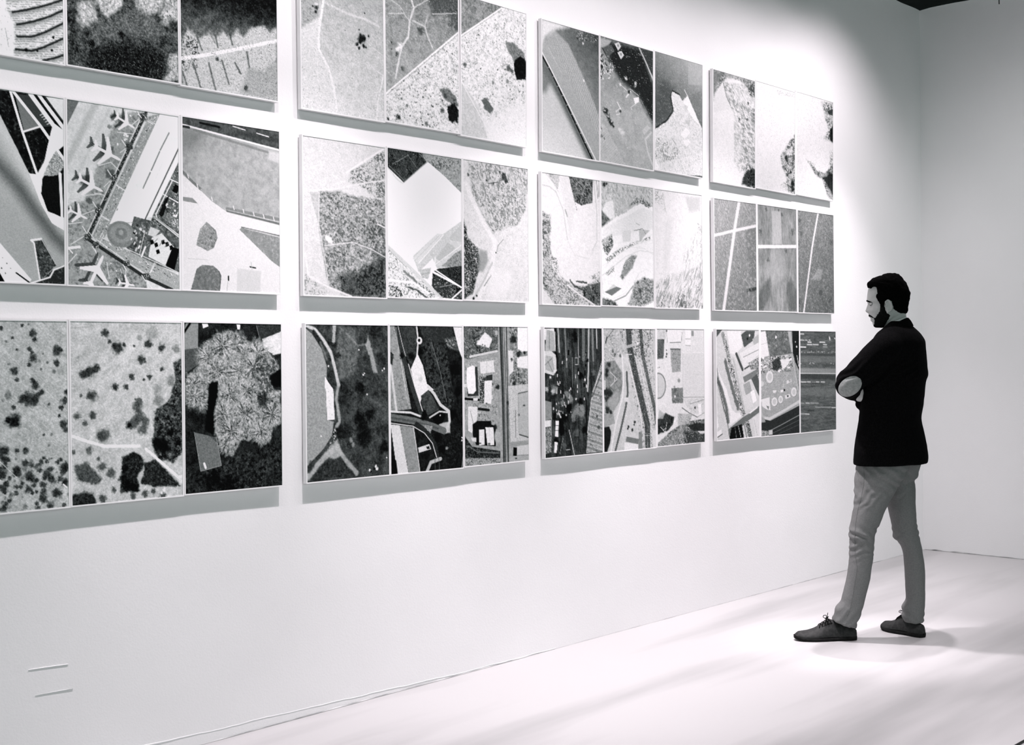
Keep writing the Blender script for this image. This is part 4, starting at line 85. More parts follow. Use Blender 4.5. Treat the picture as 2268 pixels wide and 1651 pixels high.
(1, 2, 1): ('framed aerial photograph of dark woods with crossing roads and a white plaza in the middle', 0.845, [('G',36),('N',14,22,5),('P',62,[(198,60),(328,79),(374,334),(339,362),(297,331),(250,276),(210,211),(164,84)],6,5,1),('M',[(198,60),(328,79),(374,334),(339,362),(297,331),(250,276),(210,211),(164,84)],6,5),('K',105,9,0.58,0.05,0.6),('K',15,12,0.56,0.06,0.7),('M',),('P',58,[(165,-3),(364,-6),(378,74),(198,64)],6,4,1),('M',[(165,-3),(364,-6),(378,74),(198,64)],6,4),('K',95,9,0.6,0.05,0.5),('M',),('P',92,[(315,54),(406,43),(413,109),(342,94)],4,5,1),('M',[(315,54),(406,43),(413,109),(342,94)],4,5),('K',215,6,0.6,0.05,0.8),('K',20,7,0.6,0.05,0.7),('M',),('L',140,3,[(239,69),(292,202),(327,327)],0.8,2,0),('P',30,[(323,481),(416,435),(414,626),(329,621)],8,3,1),('M',[(323,481),(416,435),(414,626),(329,621)],8,3),('K',70,9,0.58,0.06,0.6),('M',),('B',2,29.8,[(383,184)],0.7,0.35),('B',2,23.9,[(396,284)],0.7,0.35),('B',2,23.8,[(367,383)],0.7,0.35),('B',2,23.3,[(268,478)],0.7,0.35),('B',2,19.9,[(295,529)],0.7,0.35),('P',160,[(-1,-1),(37,-2),(68,132),(118,350),(-6,355)],1,0,1),('M',[(-1,-1),(37,-2),(68,132),(118,350),(-6,355)],1,0),('N',14,12,4),('K',100,8,0.6,0.05,0.6),('M',),('P',60,[(1,108),(20,118),(13,165),(0,165)],1.5,3,1),('M',[(1,108),(20,118),(13,165),(0,165)],1.5,3),('M',),('L',222,12,[(3,165),(15,237),(33,352)],0.9,3,0),('L',66,24,[(37,-2),(78,142),(132,278),(174,366)],1,1.5,0),('P',74,[(54,-2),(152,-3),(154,113),(117,166),(85,123)],4,3,1),('M',[(54,-2),(152,-3),(154,113),(117,166),(85,123)],4,3),('K',40,10,0.55,0.06,0.6),('M',),('L',235,2.5,[(47,3),(72,84),(88,127)],1,None,0),('L',230,2.5,[(34,8),(55,142)],0.6,None,0),('L',235,2.5,[(61,151),(86,272)],1,None,0),('L',238,4,[(104,161),(136,249),(184,362)],1,None,0),('L',190,2,[(83,276),(105,340)],1,None,0),('B',20,17.0,[(121,130),(65,125),(174,106)],0.9,0.35),('L',228,8,[(152,-3),(161,60),(154,123)],1,None,0),('E',232,168,62,16.8,15.6,0,0.1,1),('E',30,167,61,7.4,7.3,0,0.15,1),('P',240,[(156,116),(187,167),(210,245),(251,272),(224,276),(182,299),(168,327),(142,268),(117,183)],1.5,1,1),('B',205,12.6,[(173,225)],0.8,0.35),('L',222,14,[(219,260),(253,290),(290,338),(340,367),(344,412),(320,456)],0.95,2,0),('P',205,[(276,419),(345,412),(348,462),(310,460)],4,2,0.9),('L',220,7,[(225,390),(283,366),(335,372)],0.95,None,0),('P',84,[(175,296),(219,271),(251,313),(280,358),(215,380),(181,342)],1,1,1),('M',[(175,296),(219,271),(251,313),(280,358),(215,380),(181,342)],1,1),('K',45,9,0.52,0.06,0.6),('M',),('P',4,[(235,391),(297,371),(321,382),(303,416),(269,424)],2,1,1),('B',240,3.5,[(288,383)],1,0.35),('L',112,30,[(-3,379),(134,401),(241,428),(310,451)],1,2,0),('L',70,9,[(-3,381),(134,404),(275,439)],0.6,4,0),('L',222,9,[(-2,356),(114,365),(184,387)],1,None,0),('L',52,22,[(147,416),(207,451),(254,507),(274,572)],1,1.5,0),('L',236,3.5,[(-3,404),(127,423),(193,455),(240,501),(264,562)],1,None,0),('P',170,[(180,418),(241,428),(227,457)],1.5,3,1),('M',[(180,418),(241,428),(227,457)],1.5,3),('K',100,4,0.5,0.05,0.7),('M',),('P',224,[(0,410),(52,416),(101,629),(36,624)],1,0,1),('P',152,[(52,416),(130,428),(166,624),(101,627)],1,3,1),('M',[(52,416),(130,428),(166,624),(101,627)],1,3),('K',120,8,0.58,0.05,0.5),('M',),('L',232,3.5,[(130,428),(166,622)],1,None,0),('P',22,[(5,546),(30,562),(39,625),(1,622)],2,0,1),('P',222,[(156,515),(221,503),(231,525),(159,537)],1.0,0,1),('P',40,[(203,513),(221,511),(224,524),(206,524)],1.0,0,1),('L',196,16,[(288,570),(229,582),(205,622)],0.95,2,0),('L',90,3,[(253,561),(256,621)],1,None,0),('L',90,3,[(277,563),(280,622)],1,None,0),('P',242,[(370,-2),(432,-4),(430,149),(404,99)],2,1,1),('L',150,4,[(433,527),(417,622)],1,None,0),('B',246,6.0,[(421,486),(419,498)],1,0.35),('B',200,9.4,[(326,526)],0.7,0.35),('B',2,17.2,[(194,372),(184,386)],0.95,0.35),('N',12,5,3)]),
(1, 2, 2): ('framed aerial photograph of white industrial roofs on both sides of a straight vertical road', 0.874, [('G',158),('N',18,18,4),('P',105,[(-2,-3),(225,-5),(223,107),(28,146),(-4,136)],3,3,1),('M',[(-2,-3),(225,-5),(223,107),(28,146),(-4,136)],3,3),('K',40,10,0.52,0.06,0.8),('K',190,8,0.62,0.05,0.7),('M',),('P',236,[(81,78),(138,24),(186,55),(163,96)],3,3,1),('B',60,4.3,[(122,81),(137,86)],1,0.35),('L',214,10,[(40,134),(216,110)],1,None,0),('P',165,[(6,161),(223,138),(217,450),(9,440)],3,3,1),('M',[(6,161),(223,138),(217,450),(9,440)],3,3),('K',90,9,0.6,0.05,0.6),('K',225,9,0.6,0.05,0.6),('M',),('R',190,245,16,22,16,-4,0.7),('L',95,34,[(248,-7),(260,295),(270,620)],1,1.5,0),('L',45,6,[(239,-7),(251,295),(252,613)],1,None,0),('L',216,3,[(259,-8),(266,295),(273,620)],1,None,0),('L',160,2,[(271,-8),(276,615)],1,None,0),('L',50,5,[(281,-8),(286,616)],1,None,0),('L',190,3,[(227,-2),(237,555)],0.7,None,0),('P',60,[(17,187),(87,178),(92,308),(22,309)],2,0,1),('P',248,[(19,184),(57,172),(70,178),(76,285),(59,299),(27,297),(16,248)],1,0,1),('P',226,[(103,158),(192,151),(199,205),(107,211)],1.0,0,1),('L',180,2,[(147,153),(146,210)],1,None,0),('P',60,[(101,221),(142,227),(125,343),(100,339)],1.5,3,1),('M',[(101,221),(142,227),(125,343),(100,339)],1.5,3),('K',200,6,0.6,0.04,0.9),('M',),('P',236,[(132,243),(181,240),(175,347),(128,344)],1.0,0,1),('P',60,[(142,220),(183,215),(183,241),(141,243)],1,0,1),('L',15,10,[(7,319),(95,327)],1,None,0),('P',225,[(58,317),(88,318),(84,331),(58,329)],1.0,0,1),('L',25,12,[(91,367),(158,375)],0.9,2,0),('P',226,[(25,354),(84,357),(83,408),(46,472),(23,461)],1.0,0,1),('L',130,3,[(39,375),(60,442)],1,None,0),('P',170,[(83,387),(196,387),(195,428),(82,423)],1.5,3,1),('M',[(83,387),(196,387),(195,428),(82,423)],1.5,3),('K',90,6,0.56,0.05,0.7),('M',),('P',28,[(51,434),(82,420),(172,424),(173,440),(202,449),(201,540),(73,527),(52,483)],2,0,1),('P',228,[(93,459),(126,460),(127,529),(92,530)],1.0,0,1),('P',232,[(134,451),(188,454),(190,533),(146,533)],1.0,0,1),('L',200,2,[(160,452),(163,530)],1,None,0),('E',176,213,496,19.9,31.2,0,0.2,1),('P',58,[(-1,480),(47,533),(231,563),(230,622),(-3,611)],2,1,1),('M',[(-1,480),(47,533),(231,563),(230,622),(-3,611)],2,1),('K',15,10,0.5,0.06,0.8),('K',150,8,0.64,0.05,0.7),('M',),('L',120,6,[(22,527),(80,558),(223,572)],0.7,None,0),('P',215,[(41,492),(74,494),(73,514),(48,508)],1.5,0,1),('P',170,[(-1,581),(230,596),(230,628),(-1,616)],2,3,1),('M',[(-1,581),(230,596),(230,628),(-1,616)],2,3),('K',60,6,0.52,0.05,0.7),('M',),('P',135,[(302,-8),(437,-9),(432,273),(302,275)],1,1,1),('M',[(302,-8),(437,-9),(432,273),(302,275)],1,1),('K',50,10,0.54,0.06,0.8),('K',210,9,0.58,0.05,0.8),('M',),('P',226,[(291,107),(324,110),(326,202),(295,223)],2,0,1),('P',248,[(356,-8),(437,-9),(435,111),(355,114)],1.0,0,1),('P',240,[(351,139),(435,132),(434,194),(353,186)],2,0,1),('B',40,15.5,[(363,123)],0.9,0.35),('B',40,10.4,[(403,119)],0.9,0.35),('B',40,14.2,[(329,258)],0.9,0.35),('B',40,12.8,[(289,348)],0.9,0.35),('B',40,13.9,[(217,271)],0.9,0.35),('B',40,15.1,[(198,452)],0.9,0.35),('B',40,19.3,[(329,55)],0.9,0.35),('B',40,10.3,[(315,150)],0.9,0.35),('P',204,[(288,270),(433,263),(428,535),(301,528)],1,3,1),('M',[(288,270),(433,263),(428,535),(301,528)],1,3),('K',110,3,0.66,0.03,0.7),('M',),('P',184,[(356,310),(432,300),(428,511),(357,489)],1,0,1),('L',90,6,[(358,306),(432,297)],0.8,None,0),('L',60,6,[(361,495),(428,513)],0.8,None,0),('L',110,2,[(356,310),(357,489)],1,None,0),('L',80,3,[(335,382),(337,508)],1,None,0),('P',204,[(344,543),(428,545),(427,591),(343,588)],1.0,0,1),('P',20,[(318,552),(343,554),(342,594),(317,591)],1.0,0,1),('P',150,[(297,527),(428,524),(428,545),(316,549)],2,1,0.8),('P',170,[(292,591),(427,596),(426,625),(296,617)],2,0,1),('N',12,5,3),('R',20,60,12,12,8,0,0.6)]),
(2, 0, 0): ('framed aerial photograph of wide diagonal ribbed road above pale water with black shadow line', 0.901, [('G',118),('V',423,3,171,285,78,150,1),('N',10,30,4),('P',172,[(5,120),(84,29),(196,86),(311,231),(429,401),(428,617),(389,619),(4,167)],8,0,0.9),('M',[(68,42),(188,77),(311,231),(429,396),(429,504),(252,304),(91,131)],4,0),('S',205,13,0.34,66,0.75),('S',110,13,0.3,66.5,0.4),('M',),('L',200,2,[(84,39),(429,477)],0.6,None,0),('L',205,3,[(44,124),(139,227)],0.7,None,0),('L',190,2,[(207,290),(234,320)],1,None,0),('P',205,[(-4,178),(170,379),(376,623),(-6,635)],2,0,1),('L',60,34,[(0,198),(130,343),(359,620)],0.75,24,0),('L',18,9,[(0,170),(59,230),(162,354),(372,618)],0.95,3,0),('L',226,8,[(0,154),(51,210),(162,338),(398,615)],0.95,1.5,0),('L',215,3,[(43,219),(57,214)],0.8,None,0),('L',215,3,[(76,258),(90,253)],0.8,None,0),('L',215,3,[(109,298),(124,293)],0.8,None,0),('L',215,3,[(143,338),(157,333)],0.8,None,0),('L',215,3,[(177,378),(191,373)],0.8,None,0),('L',215,3,[(211,418),(225,413)],0.8,None,0),('L',215,3,[(245,459),(260,454)],0.8,None,0),('L',215,3,[(279,500),(295,495)],0.8,None,0),('L',215,3,[(314,541),(330,537)],0.8,None,0),('L',215,3,[(350,583),(365,578)],0.8,None,0),('P',110,[(-4,178),(74,268),(27,338),(-5,342)],22,0,0.8),('P',236,[(-2,-7),(124,-5),(197,2),(92,32),(20,82),(-3,137)],16,5,0.9),('M',[(250,3),(423,3),(397,40),(254,55)],3,0),('K',215,7,0.6,0.05,0.8),('K',35,7,0.6,0.05,0.6),('M',),('B',246,6.7,[(307,240),(304,59)],0.9,0.35),('N',10,4,3)]),
(2, 0, 1): ('framed aerial photograph of small boats and rafts scattered on grey water beside a dark shore', 0.927, [('G',158),('V',201,-8,201,379,112,172,1),('N',12,30,4),('P',40,[(71,16),(326,5),(371,84),(436,186),(436,391),(408,360),(299,247),(157,193),(71,114)],22,8,0.92),('P',70,[(299,7),(436,1),(436,140)],2,0,1),('L',205,9,[(312,4),(367,67),(436,158)],0.9,3,0),('L',150,3,[(326,266),(426,381)],0.8,None,0),('P',92,[(16,57),(88,27),(112,55),(54,97)],1.5,0,1),('L',25,4,[(16,58),(54,97)],1,None,0),('L',220,2,[(-3,25),(37,2)],1,None,0),('P',165,[(-3,9),(88,8),(71,27),(20,53),(-4,57)],5,0,1),('P',205,[(112,18),(144,4),(164,22),(140,48)],1.2,0,1),('P',140,[(128,20),(143,14),(150,24),(140,33)],1,0,1),('P',205,[(135,58),(167,44),(187,62),(162,88)],1.2,0,1),('P',140,[(150,60),(166,54),(173,64),(162,73)],1,0,1),('M',[(-4,84),(71,87),(110,140),(71,202),(-4,220)],5,3),('K',225,9,0.52,0.05,0.9),('K',30,10,0.58,0.05,0.9),('M',),('P',150,[(20,199),(54,177),(71,191),(37,218)],1,0,1),('B',225,11.2,[(201,177),(157,215),(281,189),(272,204)],0.9,0.5),('L',228,8,[(205,271),(241,237)],1,None,0),('L',225,3,[(210,237),(157,215)],1,None,0),('L',215,2.5,[(236,224),(308,249)],1,None,0),('P',238,[(263,267),(308,254),(308,280),(276,296)],1.0,0,1),('L',225,3,[(290,288),(241,318),(249,328)],1,None,0),('L',228,6,[(133,307),(161,338)],1,None,0),('L',226,4,[(122,358),(157,333),(153,364),(127,371)],1,None,0),('B',30,9.1,[(227,242),(267,202),(157,350)],0.8,0.35),('B',35,17.7,[(41,364)],0.85,0.5),('B',35,19.1,[(62,394)],0.85,0.5),('B',35,17.8,[(84,418)],0.85,0.5),('B',35,9.6,[(101,435)],0.85,0.5),('B',35,10.8,[(3,457)],0.85,0.5),('B',35,9.5,[(11,493)],0.85,0.5),('B',35,6.8,[(32,504)],0.85,0.5),('B',225,6.1,[(37,365),(62,391),(88,412),(3,462)],0.9,0.35),('B',228,15.3,[(157,441),(174,455)],0.7,0.6),('P',205,[(335,422),(380,387),(403,401),(353,442)],2,0,1),('P',180,[(321,429),(371,377),(413,400),(344,451)],6,2,0.5),('L',225,10,[(413,422),(362,463),(380,523),(426,596)],0.6,4,0),('M',[(-10,426),(37,436),(201,617),(-10,626)],2,0),('S',215,11,0.4,66,0.7),('M',),('B',225,2.9,[(335,152),(281,394),(214,527),(148,491)],1,0.35),('N',9,4,3),('K',225,5,0.74,0.03,0.7)]),
(2, 0, 2): ('framed aerial photograph of grey water around a white curved headland with pointed pier', 0.891, [('G',140),('V',274,-30,127,217,176,104,1),('P',190,[(294,2),(446,-7),(446,107),(294,126)],3,0,0.5),('P',84,[(60,135),(165,164),(165,269),(78,346),(-7,398),(-6,238)],26,0,0.7),('P',120,[(274,165),(446,143),(445,246),(364,240)],20,0,0.6),('N',6,30,3),('L',38,8,[(-8,409),(102,347),(159,288),(138,215),(151,183),(214,193)],0.85,3,2),('P',234,[(-8,413),(107,351),(165,290),(142,215),(151,185),(214,198),(244,222),(288,185),(420,345),(434,607),(-9,633)],1.5,4,1),('M',[(-8,413),(107,351),(165,290),(142,215),(151,185),(214,198),(244,222),(288,185),(420,345),(434,607),(-9,633)],1.5,4),('N',8,8,4),('K',190,9,0.58,0.06,0.6),('K',150,6,0.66,0.05,0.5),('M',),('P',244,[(249,228),(288,187),(404,335),(343,308)],1,0,1),('L',246,4,[(259,160),(285,186)],1,None,0),('P',205,[(254,239),(293,244),(273,283)],3,0,0.8),('P',246,[(224,407),(273,360),(313,384),(263,426)],1.5,0,1),('P',190,[(263,326),(313,313),(303,355)],4,0,0.7),('P',246,[(243,434),(303,421),(313,443),(273,466)],2,0,1),('M',[(-9,456),(59,447),(204,486),(194,540),(136,559),(31,577),(-9,559)],5,3),('K',110,8,0.55,0.05,0.75),('K',246,9,0.6,0.05,0.8),('M',),('L',150,4,[(150,440),(184,465)],1,None,0),('P',246,[(-9,564),(40,599),(21,624),(-9,622)],2,0,1),('K',205,6,0.66,0.04,0.4),('N',6,4,2)]),
(2, 1, 0): ('framed aerial photograph of pale looping road basin with a dark wood patch at top', 0.76, [('G',240),('N',6,16,4),('P',214,[(36,0),(129,2),(114,72),(62,26)],1.5,3,1),('M',[(36,0),(129,2),(114,72),(62,26)],1.5,3),('K',120,7,0.54,0.05,0.7),('M',),('P',128,[(195,2),(374,2),(369,113),(284,133),(239,119)],2,3,1),('M',[(195,2),(374,2),(369,113),(284,133),(239,119)],2,3),('K',45,9,0.5,0.05,0.85),('K',205,6,0.64,0.05,0.7),('M',),('L',196,5,[(1,58),(55,62),(101,84),(153,168),(180,304)],0.8,3,0),('L',206,4,[(29,1),(82,42),(114,79)],0.8,None,0),('L',100,3,[(203,26),(229,100),(252,158)],0.8,1,2),('P',226,[(122,3),(193,5),(242,139),(199,294),(167,172)],6,0,0.6),('L',214,3,[(185,313),(232,377),(337,390),(409,313)],0.7,2,0),('L',208,7,[(381,2),(402,153),(402,300),(365,348)],0.8,2,0),('L',246,5,[(390,1),(414,171),(409,309)],1,None,0),('L',90,2.5,[(401,3),(412,89)],1,None,0),('L',90,2,[(417,1),(420,79)],1,None,0),('P',214,[(-2,185),(60,198),(56,343),(73,443),(122,481),(196,518),(307,527),(427,473),(425,615),(81,621),(-7,538)],7,9,1),('M',[(-2,185),(60,198),(56,343),(73,443),(122,481),(196,518),(307,527),(427,473),(425,615),(81,621),(-7,538)],7,9),('K',85,8,0.53,0.05,0.75),('K',50,6,0.64,0.04,0.7),('M',),('M',[(-3,220),(56,233),(62,277),(-4,298)],4,3),('K',60,9,0.45,0.06,0.8),('M',),('L',55,9,[(245,502),(321,507)],0.85,3,4),('L',60,9,[(197,500),(230,528),(293,542)],0.8,3,4),('P',108,[(293,528),(426,500),(425,615),(369,612),(296,578)],2,3,1),('M',[(293,528),(426,500),(425,615),(369,612),(296,578)],2,3),('K',30,9,0.5,0.05,0.85),('K',215,6,0.64,0.05,0.7),('M',),('L',236,8,[(176,523),(264,565),(383,616)],1,None,0),('M',[(-3,508),(75,553),(68,584),(29,559)],4,3),('K',45,8,0.45,0.06,0.85),('M',),('P',228,[(-7,538),(84,619),(-8,621)],1.5,0,1),('L',90,6,[(168,163),(180,193)],0.6,4,3),('L',246,5,[(73,408),(89,460),(149,502)],0.8,None,0),('M',[(336,477),(427,445),(427,482),(364,489)],1.5,3),('K',90,6,0.5,0.05,0.7),('M',),('M',[(60,391),(100,398),(129,480),(96,468)],1.5,3),('K',85,6,0.52,0.05,0.7),('M',),('N',7,4,2)]),
(2, 1, 1): ('framed aerial photograph of pale winding river terraces with one dark narrow wedge', 0.977, [('G',236),('N',5,14,4),('P',194,[(-2,1),(437,2),(435,101),(336,84),(266,104),(196,143),(106,175),(16,228),(-6,231)],3,6,1),('M',[(-2,1),(437,2),(435,101),(336,84),(266,104),(196,143),(106,175),(16,228),(-6,231)],3,6),('N',12,10,4),('K',120,9,0.57,0.06,0.6,70,2),('K',232,9,0.62,0.05,0.6),('M',),('B',35,15.1,[(27,17)],0.85,0.35),('B',35,8.2,[(45,10)],0.85,0.35),('P',120,[(-4,139),(32,169),(68,185),(13,225),(-5,227)],5,3,1),('M',[(-4,139),(32,169),(68,185),(13,225),(-5,227)],5,3),('K',60,9,0.5,0.06,0.7),('M',),('M',[(228,107),(282,60),(352,59),(415,93),(391,109),(313,82)],4,3),('K',70,8,0.46,0.05,0.8),('M',),('P',228,[(40,103),(94,87),(107,175),(68,185),(7,143)],4,2,0.9),('P',226,[(24,229),(336,108),(431,121),(430,208),(119,265),(5,272)],4,0,1),('P',188,[(303,221),(397,220),(310,282)],3,0,1),('P',214,[(165,239),(241,229),(232,287),(171,295)],3,0,1),('P',200,[(-1,296),(82,260),(95,313),(43,369),(18,345)],6,8,1),('M',[(-1,296),(82,260),(95,313),(43,369),(18,345)],6,8),('K',55,7,0.48,0.05,0.85),('M',),('L',80,3,[(264,230),(334,216),(361,241)],0.8,1,2),('L',130,3,[(280,191),(311,199)],0.7,None,0),('M',[(29,386),(141,329),(271,285),(397,253),(401,267),(278,298),(148,348),(43,409)],4,0),('K',80,7,0.5,0.05,0.8),('M',),('L',212,6,[(-9,476),(102,416),(193,367),(309,330),(432,336)],0.8,2,0),('L',216,4,[(13,419),(118,368),(240,310),(433,266)],0.7,2,0),('L',214,4,[(232,315),(348,318),(431,348)],0.7,2,0),('L',220,4,[(292,450),(363,423),(430,450)],0.7,2,0),('P',150,[(193,388),(239,357),(281,358),(246,419),(168,483),(146,470)],6,8,1),('M',[(193,388),(239,357),(281,358),(246,419),(168,483),(146,470)],6,8),('K',75,8,0.48,0.06,0.8),('K',225,7,0.62,0.05,0.7),('M',),('M',[(27,460),(94,416),(101,448),(42,469)],1.5,3),('K',90,6,0.48,0.05,0.8),('M',),('P',116,[(22,551),(108,520),(156,530),(77,568)],2,1,1),('P',205,[(41,543),(93,509),(115,522)],3,0,1),('L',206,5,[(1,485),(8,558),(62,587),(160,561),(252,504),(295,455)],0.7,None,0),('L',248,6,[(5,563),(70,582),(163,556),(256,501)],0.9,None,0),('L',120,6,[(99,593),(190,565),(252,513)],0.8,2,0),('L',236,5,[(129,616),(205,572),(260,513)],1,None,0),('P',178,[(264,499),(346,467),(429,476),(428,585),(336,616),(201,614),(236,561)],9,9,1),('M',[(264,499),(346,467),(429,476),(428,585),(336,616),(201,614),(236,561)],9,9),('N',10,8,4),('K',85,9,0.5,0.06,0.75),('K',50,7,0.64,0.05,0.7),('M',),('P',130,[(-11,577),(92,593),(129,618),(-12,621)],6,7,1),('M',[(-11,577),(92,593),(129,618),(-12,621)],6,7),('K',50,8,0.5,0.05,0.8),('M',),('B',60,9.8,[(291,493)],0.8,0.35),('B',60,7.4,[(346,474)],0.8,0.35),('B',60,13.5,[(306,536)],0.8,0.35),('N',7,4,2)]),
(2, 1, 2): ('framed aerial photograph of almost white ground with fine dark strokes along the bottom', 0.782, [('G',244),('N',5,16,4),('M',[(-3,6),(74,10),(104,120),(56,84),(-4,74)],4,3),('K',110,6,0.6,0.04,0.7),('M',),('P',212,[(273,23),(412,8),(410,89),(306,101)],16,6,0.9),('L',190,3,[(73,29),(104,129)],0.5,2,2),('M',[(-13,495),(106,447),(274,417),(439,381),(434,619),(-15,616)],14,4),('K',110,9,0.55,0.05,0.65,-62,4),('K',214,9,0.5,0.07,0.6,-62,4),('M',),('M',[(-14,563),(195,533),(435,579),(434,619),(-15,616)],8,0),('K',80,7,0.58,0.05,0.8,-65,3),('M',),('M',[(251,283),(444,147),(438,452),(247,468)],12,0),('K',165,8,0.58,0.05,0.6,-70,4),('M',),('M',[(383,151),(435,168),(432,300),(397,291)],1.5,3),('K',150,6,0.55,0.05,0.7),('M',),('B',70,5.8,[(236,607)],0.8,0.35),('B',70,4.0,[(380,501)],0.8,0.35),('B',70,3.3,[(417,604)],0.8,0.35),('B',70,4.6,[(334,603)],0.8,0.35),('K',205,8,0.66,0.05,0.4),('P',222,[(87,170),(153,146),(115,413),(65,439)],20,5,0.5),('N',5,4,2)]),
(2, 2, 0): ('framed aerial photograph of dark smoky rail lanes with small white boxes down the left', 0.867, [('G',62),('N',26,20,4,88,5),('N',16,8,4,88,3),('L',196,9,[(99,0),(106,115)],0.9,2,0),('L',130,11,[(148,-1),(159,187)],0.9,2,0),('L',20,14,[(78,0),(88,213)],0.9,2,0),('L',120,22,[(286,-2),(284,152)],0.9,2,0),('L',205,10,[(325,-2),(322,189),(313,308)],0.9,2,0),('L',135,13,[(353,2),(358,158)],0.9,2,0),('L',214,7,[(384,2),(387,98)],0.9,2,0),('L',60,12,[(407,1),(405,144)],0.9,2,0),('L',200,2.5,[(248,-2),(245,179)],0.9,2,0),('L',150,3,[(201,143),(202,287)],0.9,2,0),('L',120,3,[(237,233),(234,505)],0.9,2,0),('B',6,20.1,[(220,30)],0.9,0.35),('B',6,14.5,[(223,53)],0.9,0.35),('B',6,27.3,[(105,454)],0.9,0.35),('B',6,25.3,[(139,433)],0.9,0.35),('B',6,25.2,[(118,490)],0.9,0.35),('B',6,22.1,[(173,389)],0.9,0.35),('B',6,19.1,[(265,234)],0.9,0.35),('B',6,19.1,[(256,361)],0.9,0.35),('B',6,22.6,[(289,498)],0.9,0.35),('B',6,21.8,[(77,541)],0.9,0.35),('P',225,[(-5,5),(68,2),(77,53),(4,58)],1,0,1),('P',176,[(18,9),(78,18),(78,111),(4,115)],1,0,1),('L',120,3,[(35,14),(37,102)],1,None,0),('L',240,3,[(68,4),(80,111)],1,None,0),('P',214,[(-4,110),(50,111),(81,129),(87,204),(63,227),(-6,211)],1,0,1),('P',176,[(10,132),(59,137),(72,195),(55,212),(6,198)],1,0,1),('L',90,2,[(3,176),(59,142)],1,None,0),('L',90,2,[(23,159),(58,210)],1,None,0),('L',236,2.5,[(59,142),(75,208)],1,None,0),('L',245,2.2,[(221,144),(240,144),(240,177),(221,177),(221,144)],1,None,0),('M',[(70,97),(323,107),(319,372),(66,363)],4,0),('R',215,252,26,6,14,4),('R',8,30,16,10,20,0),('M',),('B',152,25.4,[(161,322)],0.75,0.5),('B',152,22.2,[(188,345)],0.75,0.5),('B',152,21.7,[(74,297)],0.75,0.5),('B',152,19.8,[(126,356)],0.75,0.5),('B',152,28.0,[(235,396)],0.75,0.5),('B',152,28.1,[(263,420)],0.75,0.5),('B',152,22.3,[(207,427)],0.75,0.5),('B',152,19.2,[(270,393)],0.75,0.5),('B',120,19.5,[(54,283)],0.6,0.5),('B',120,14.9,[(357,217)],0.6,0.5),('B',120,22.4,[(227,509)],0.6,0.5),('B',120,22.0,[(137,567)],0.6,0.5),('P',165,[(429,177),(434,612),(298,613),(318,463),(349,309)],1.5,0,1),('M',[(429,177),(434,612),(298,613),(318,463),(349,309)],1.5,0),('S',110,38,0.3,16,0.6),('S',205,19,0.3,14,0.5),('K',70,8,0.64,0.05,0.7),('M',),('L',224,4,[(426,163),(341,354),(310,513)],1,None,0),('L',20,6,[(422,218),(348,336)],0.7,None,0),('B',60,9.2,[(383,434)],0.8,0.35),('B',60,10.4,[(396,490)],0.8,0.35),('L',15,7,[(302,353),(303,522)],0.8,None,0),('P',146,[(-5,343),(46,354),(48,433),(-1,440)],1.5,0,1),('P',236,[(-4,440),(42,438),(41,469),(-1,471)],2,0,1),('P',130,[(-5,475),(45,473),(40,592),(-3,598)],1.5,3,1),('M',[(-5,475),(45,473),(40,592),(-3,598)],1.5,3),('K',225,7,0.56,0.05,0.8),('K',40,7,0.58,0.05,0.8),('M',),('P',245,[(74,443),(97,444),(94,521),(72,519)],1,0,1),('L',40,2,[(73,466),(96,467)],1,None,0),('L',40,2,[(73,490),(96,491)],1,None,0),('P',245,[(65,544),(89,547),(80,597),(63,596)],1,0,1),('L',210,2.5,[(45,429),(43,592)],1,None,0),('P',25,[(55,407),(79,408),(78,439),(55,438)],2,0,1),('L',214,4,[(173,493),(210,614)],1,None,0),('L',160,2.5,[(131,522),(103,605)],1,None,0),('L',225,2.5,[(150,588),(177,587)],1,None,0),('B',236,6.5,[(41,236),(226,344)],1,0.35),('B',226,14.0,[(14,291),(57,305)],0.7,0.35),('M',[(46,345),(208,350),(207,431),(45,433)],1.5,0),('R',200,250,20,5,9,0),('M',),('N',14,4,3)]),
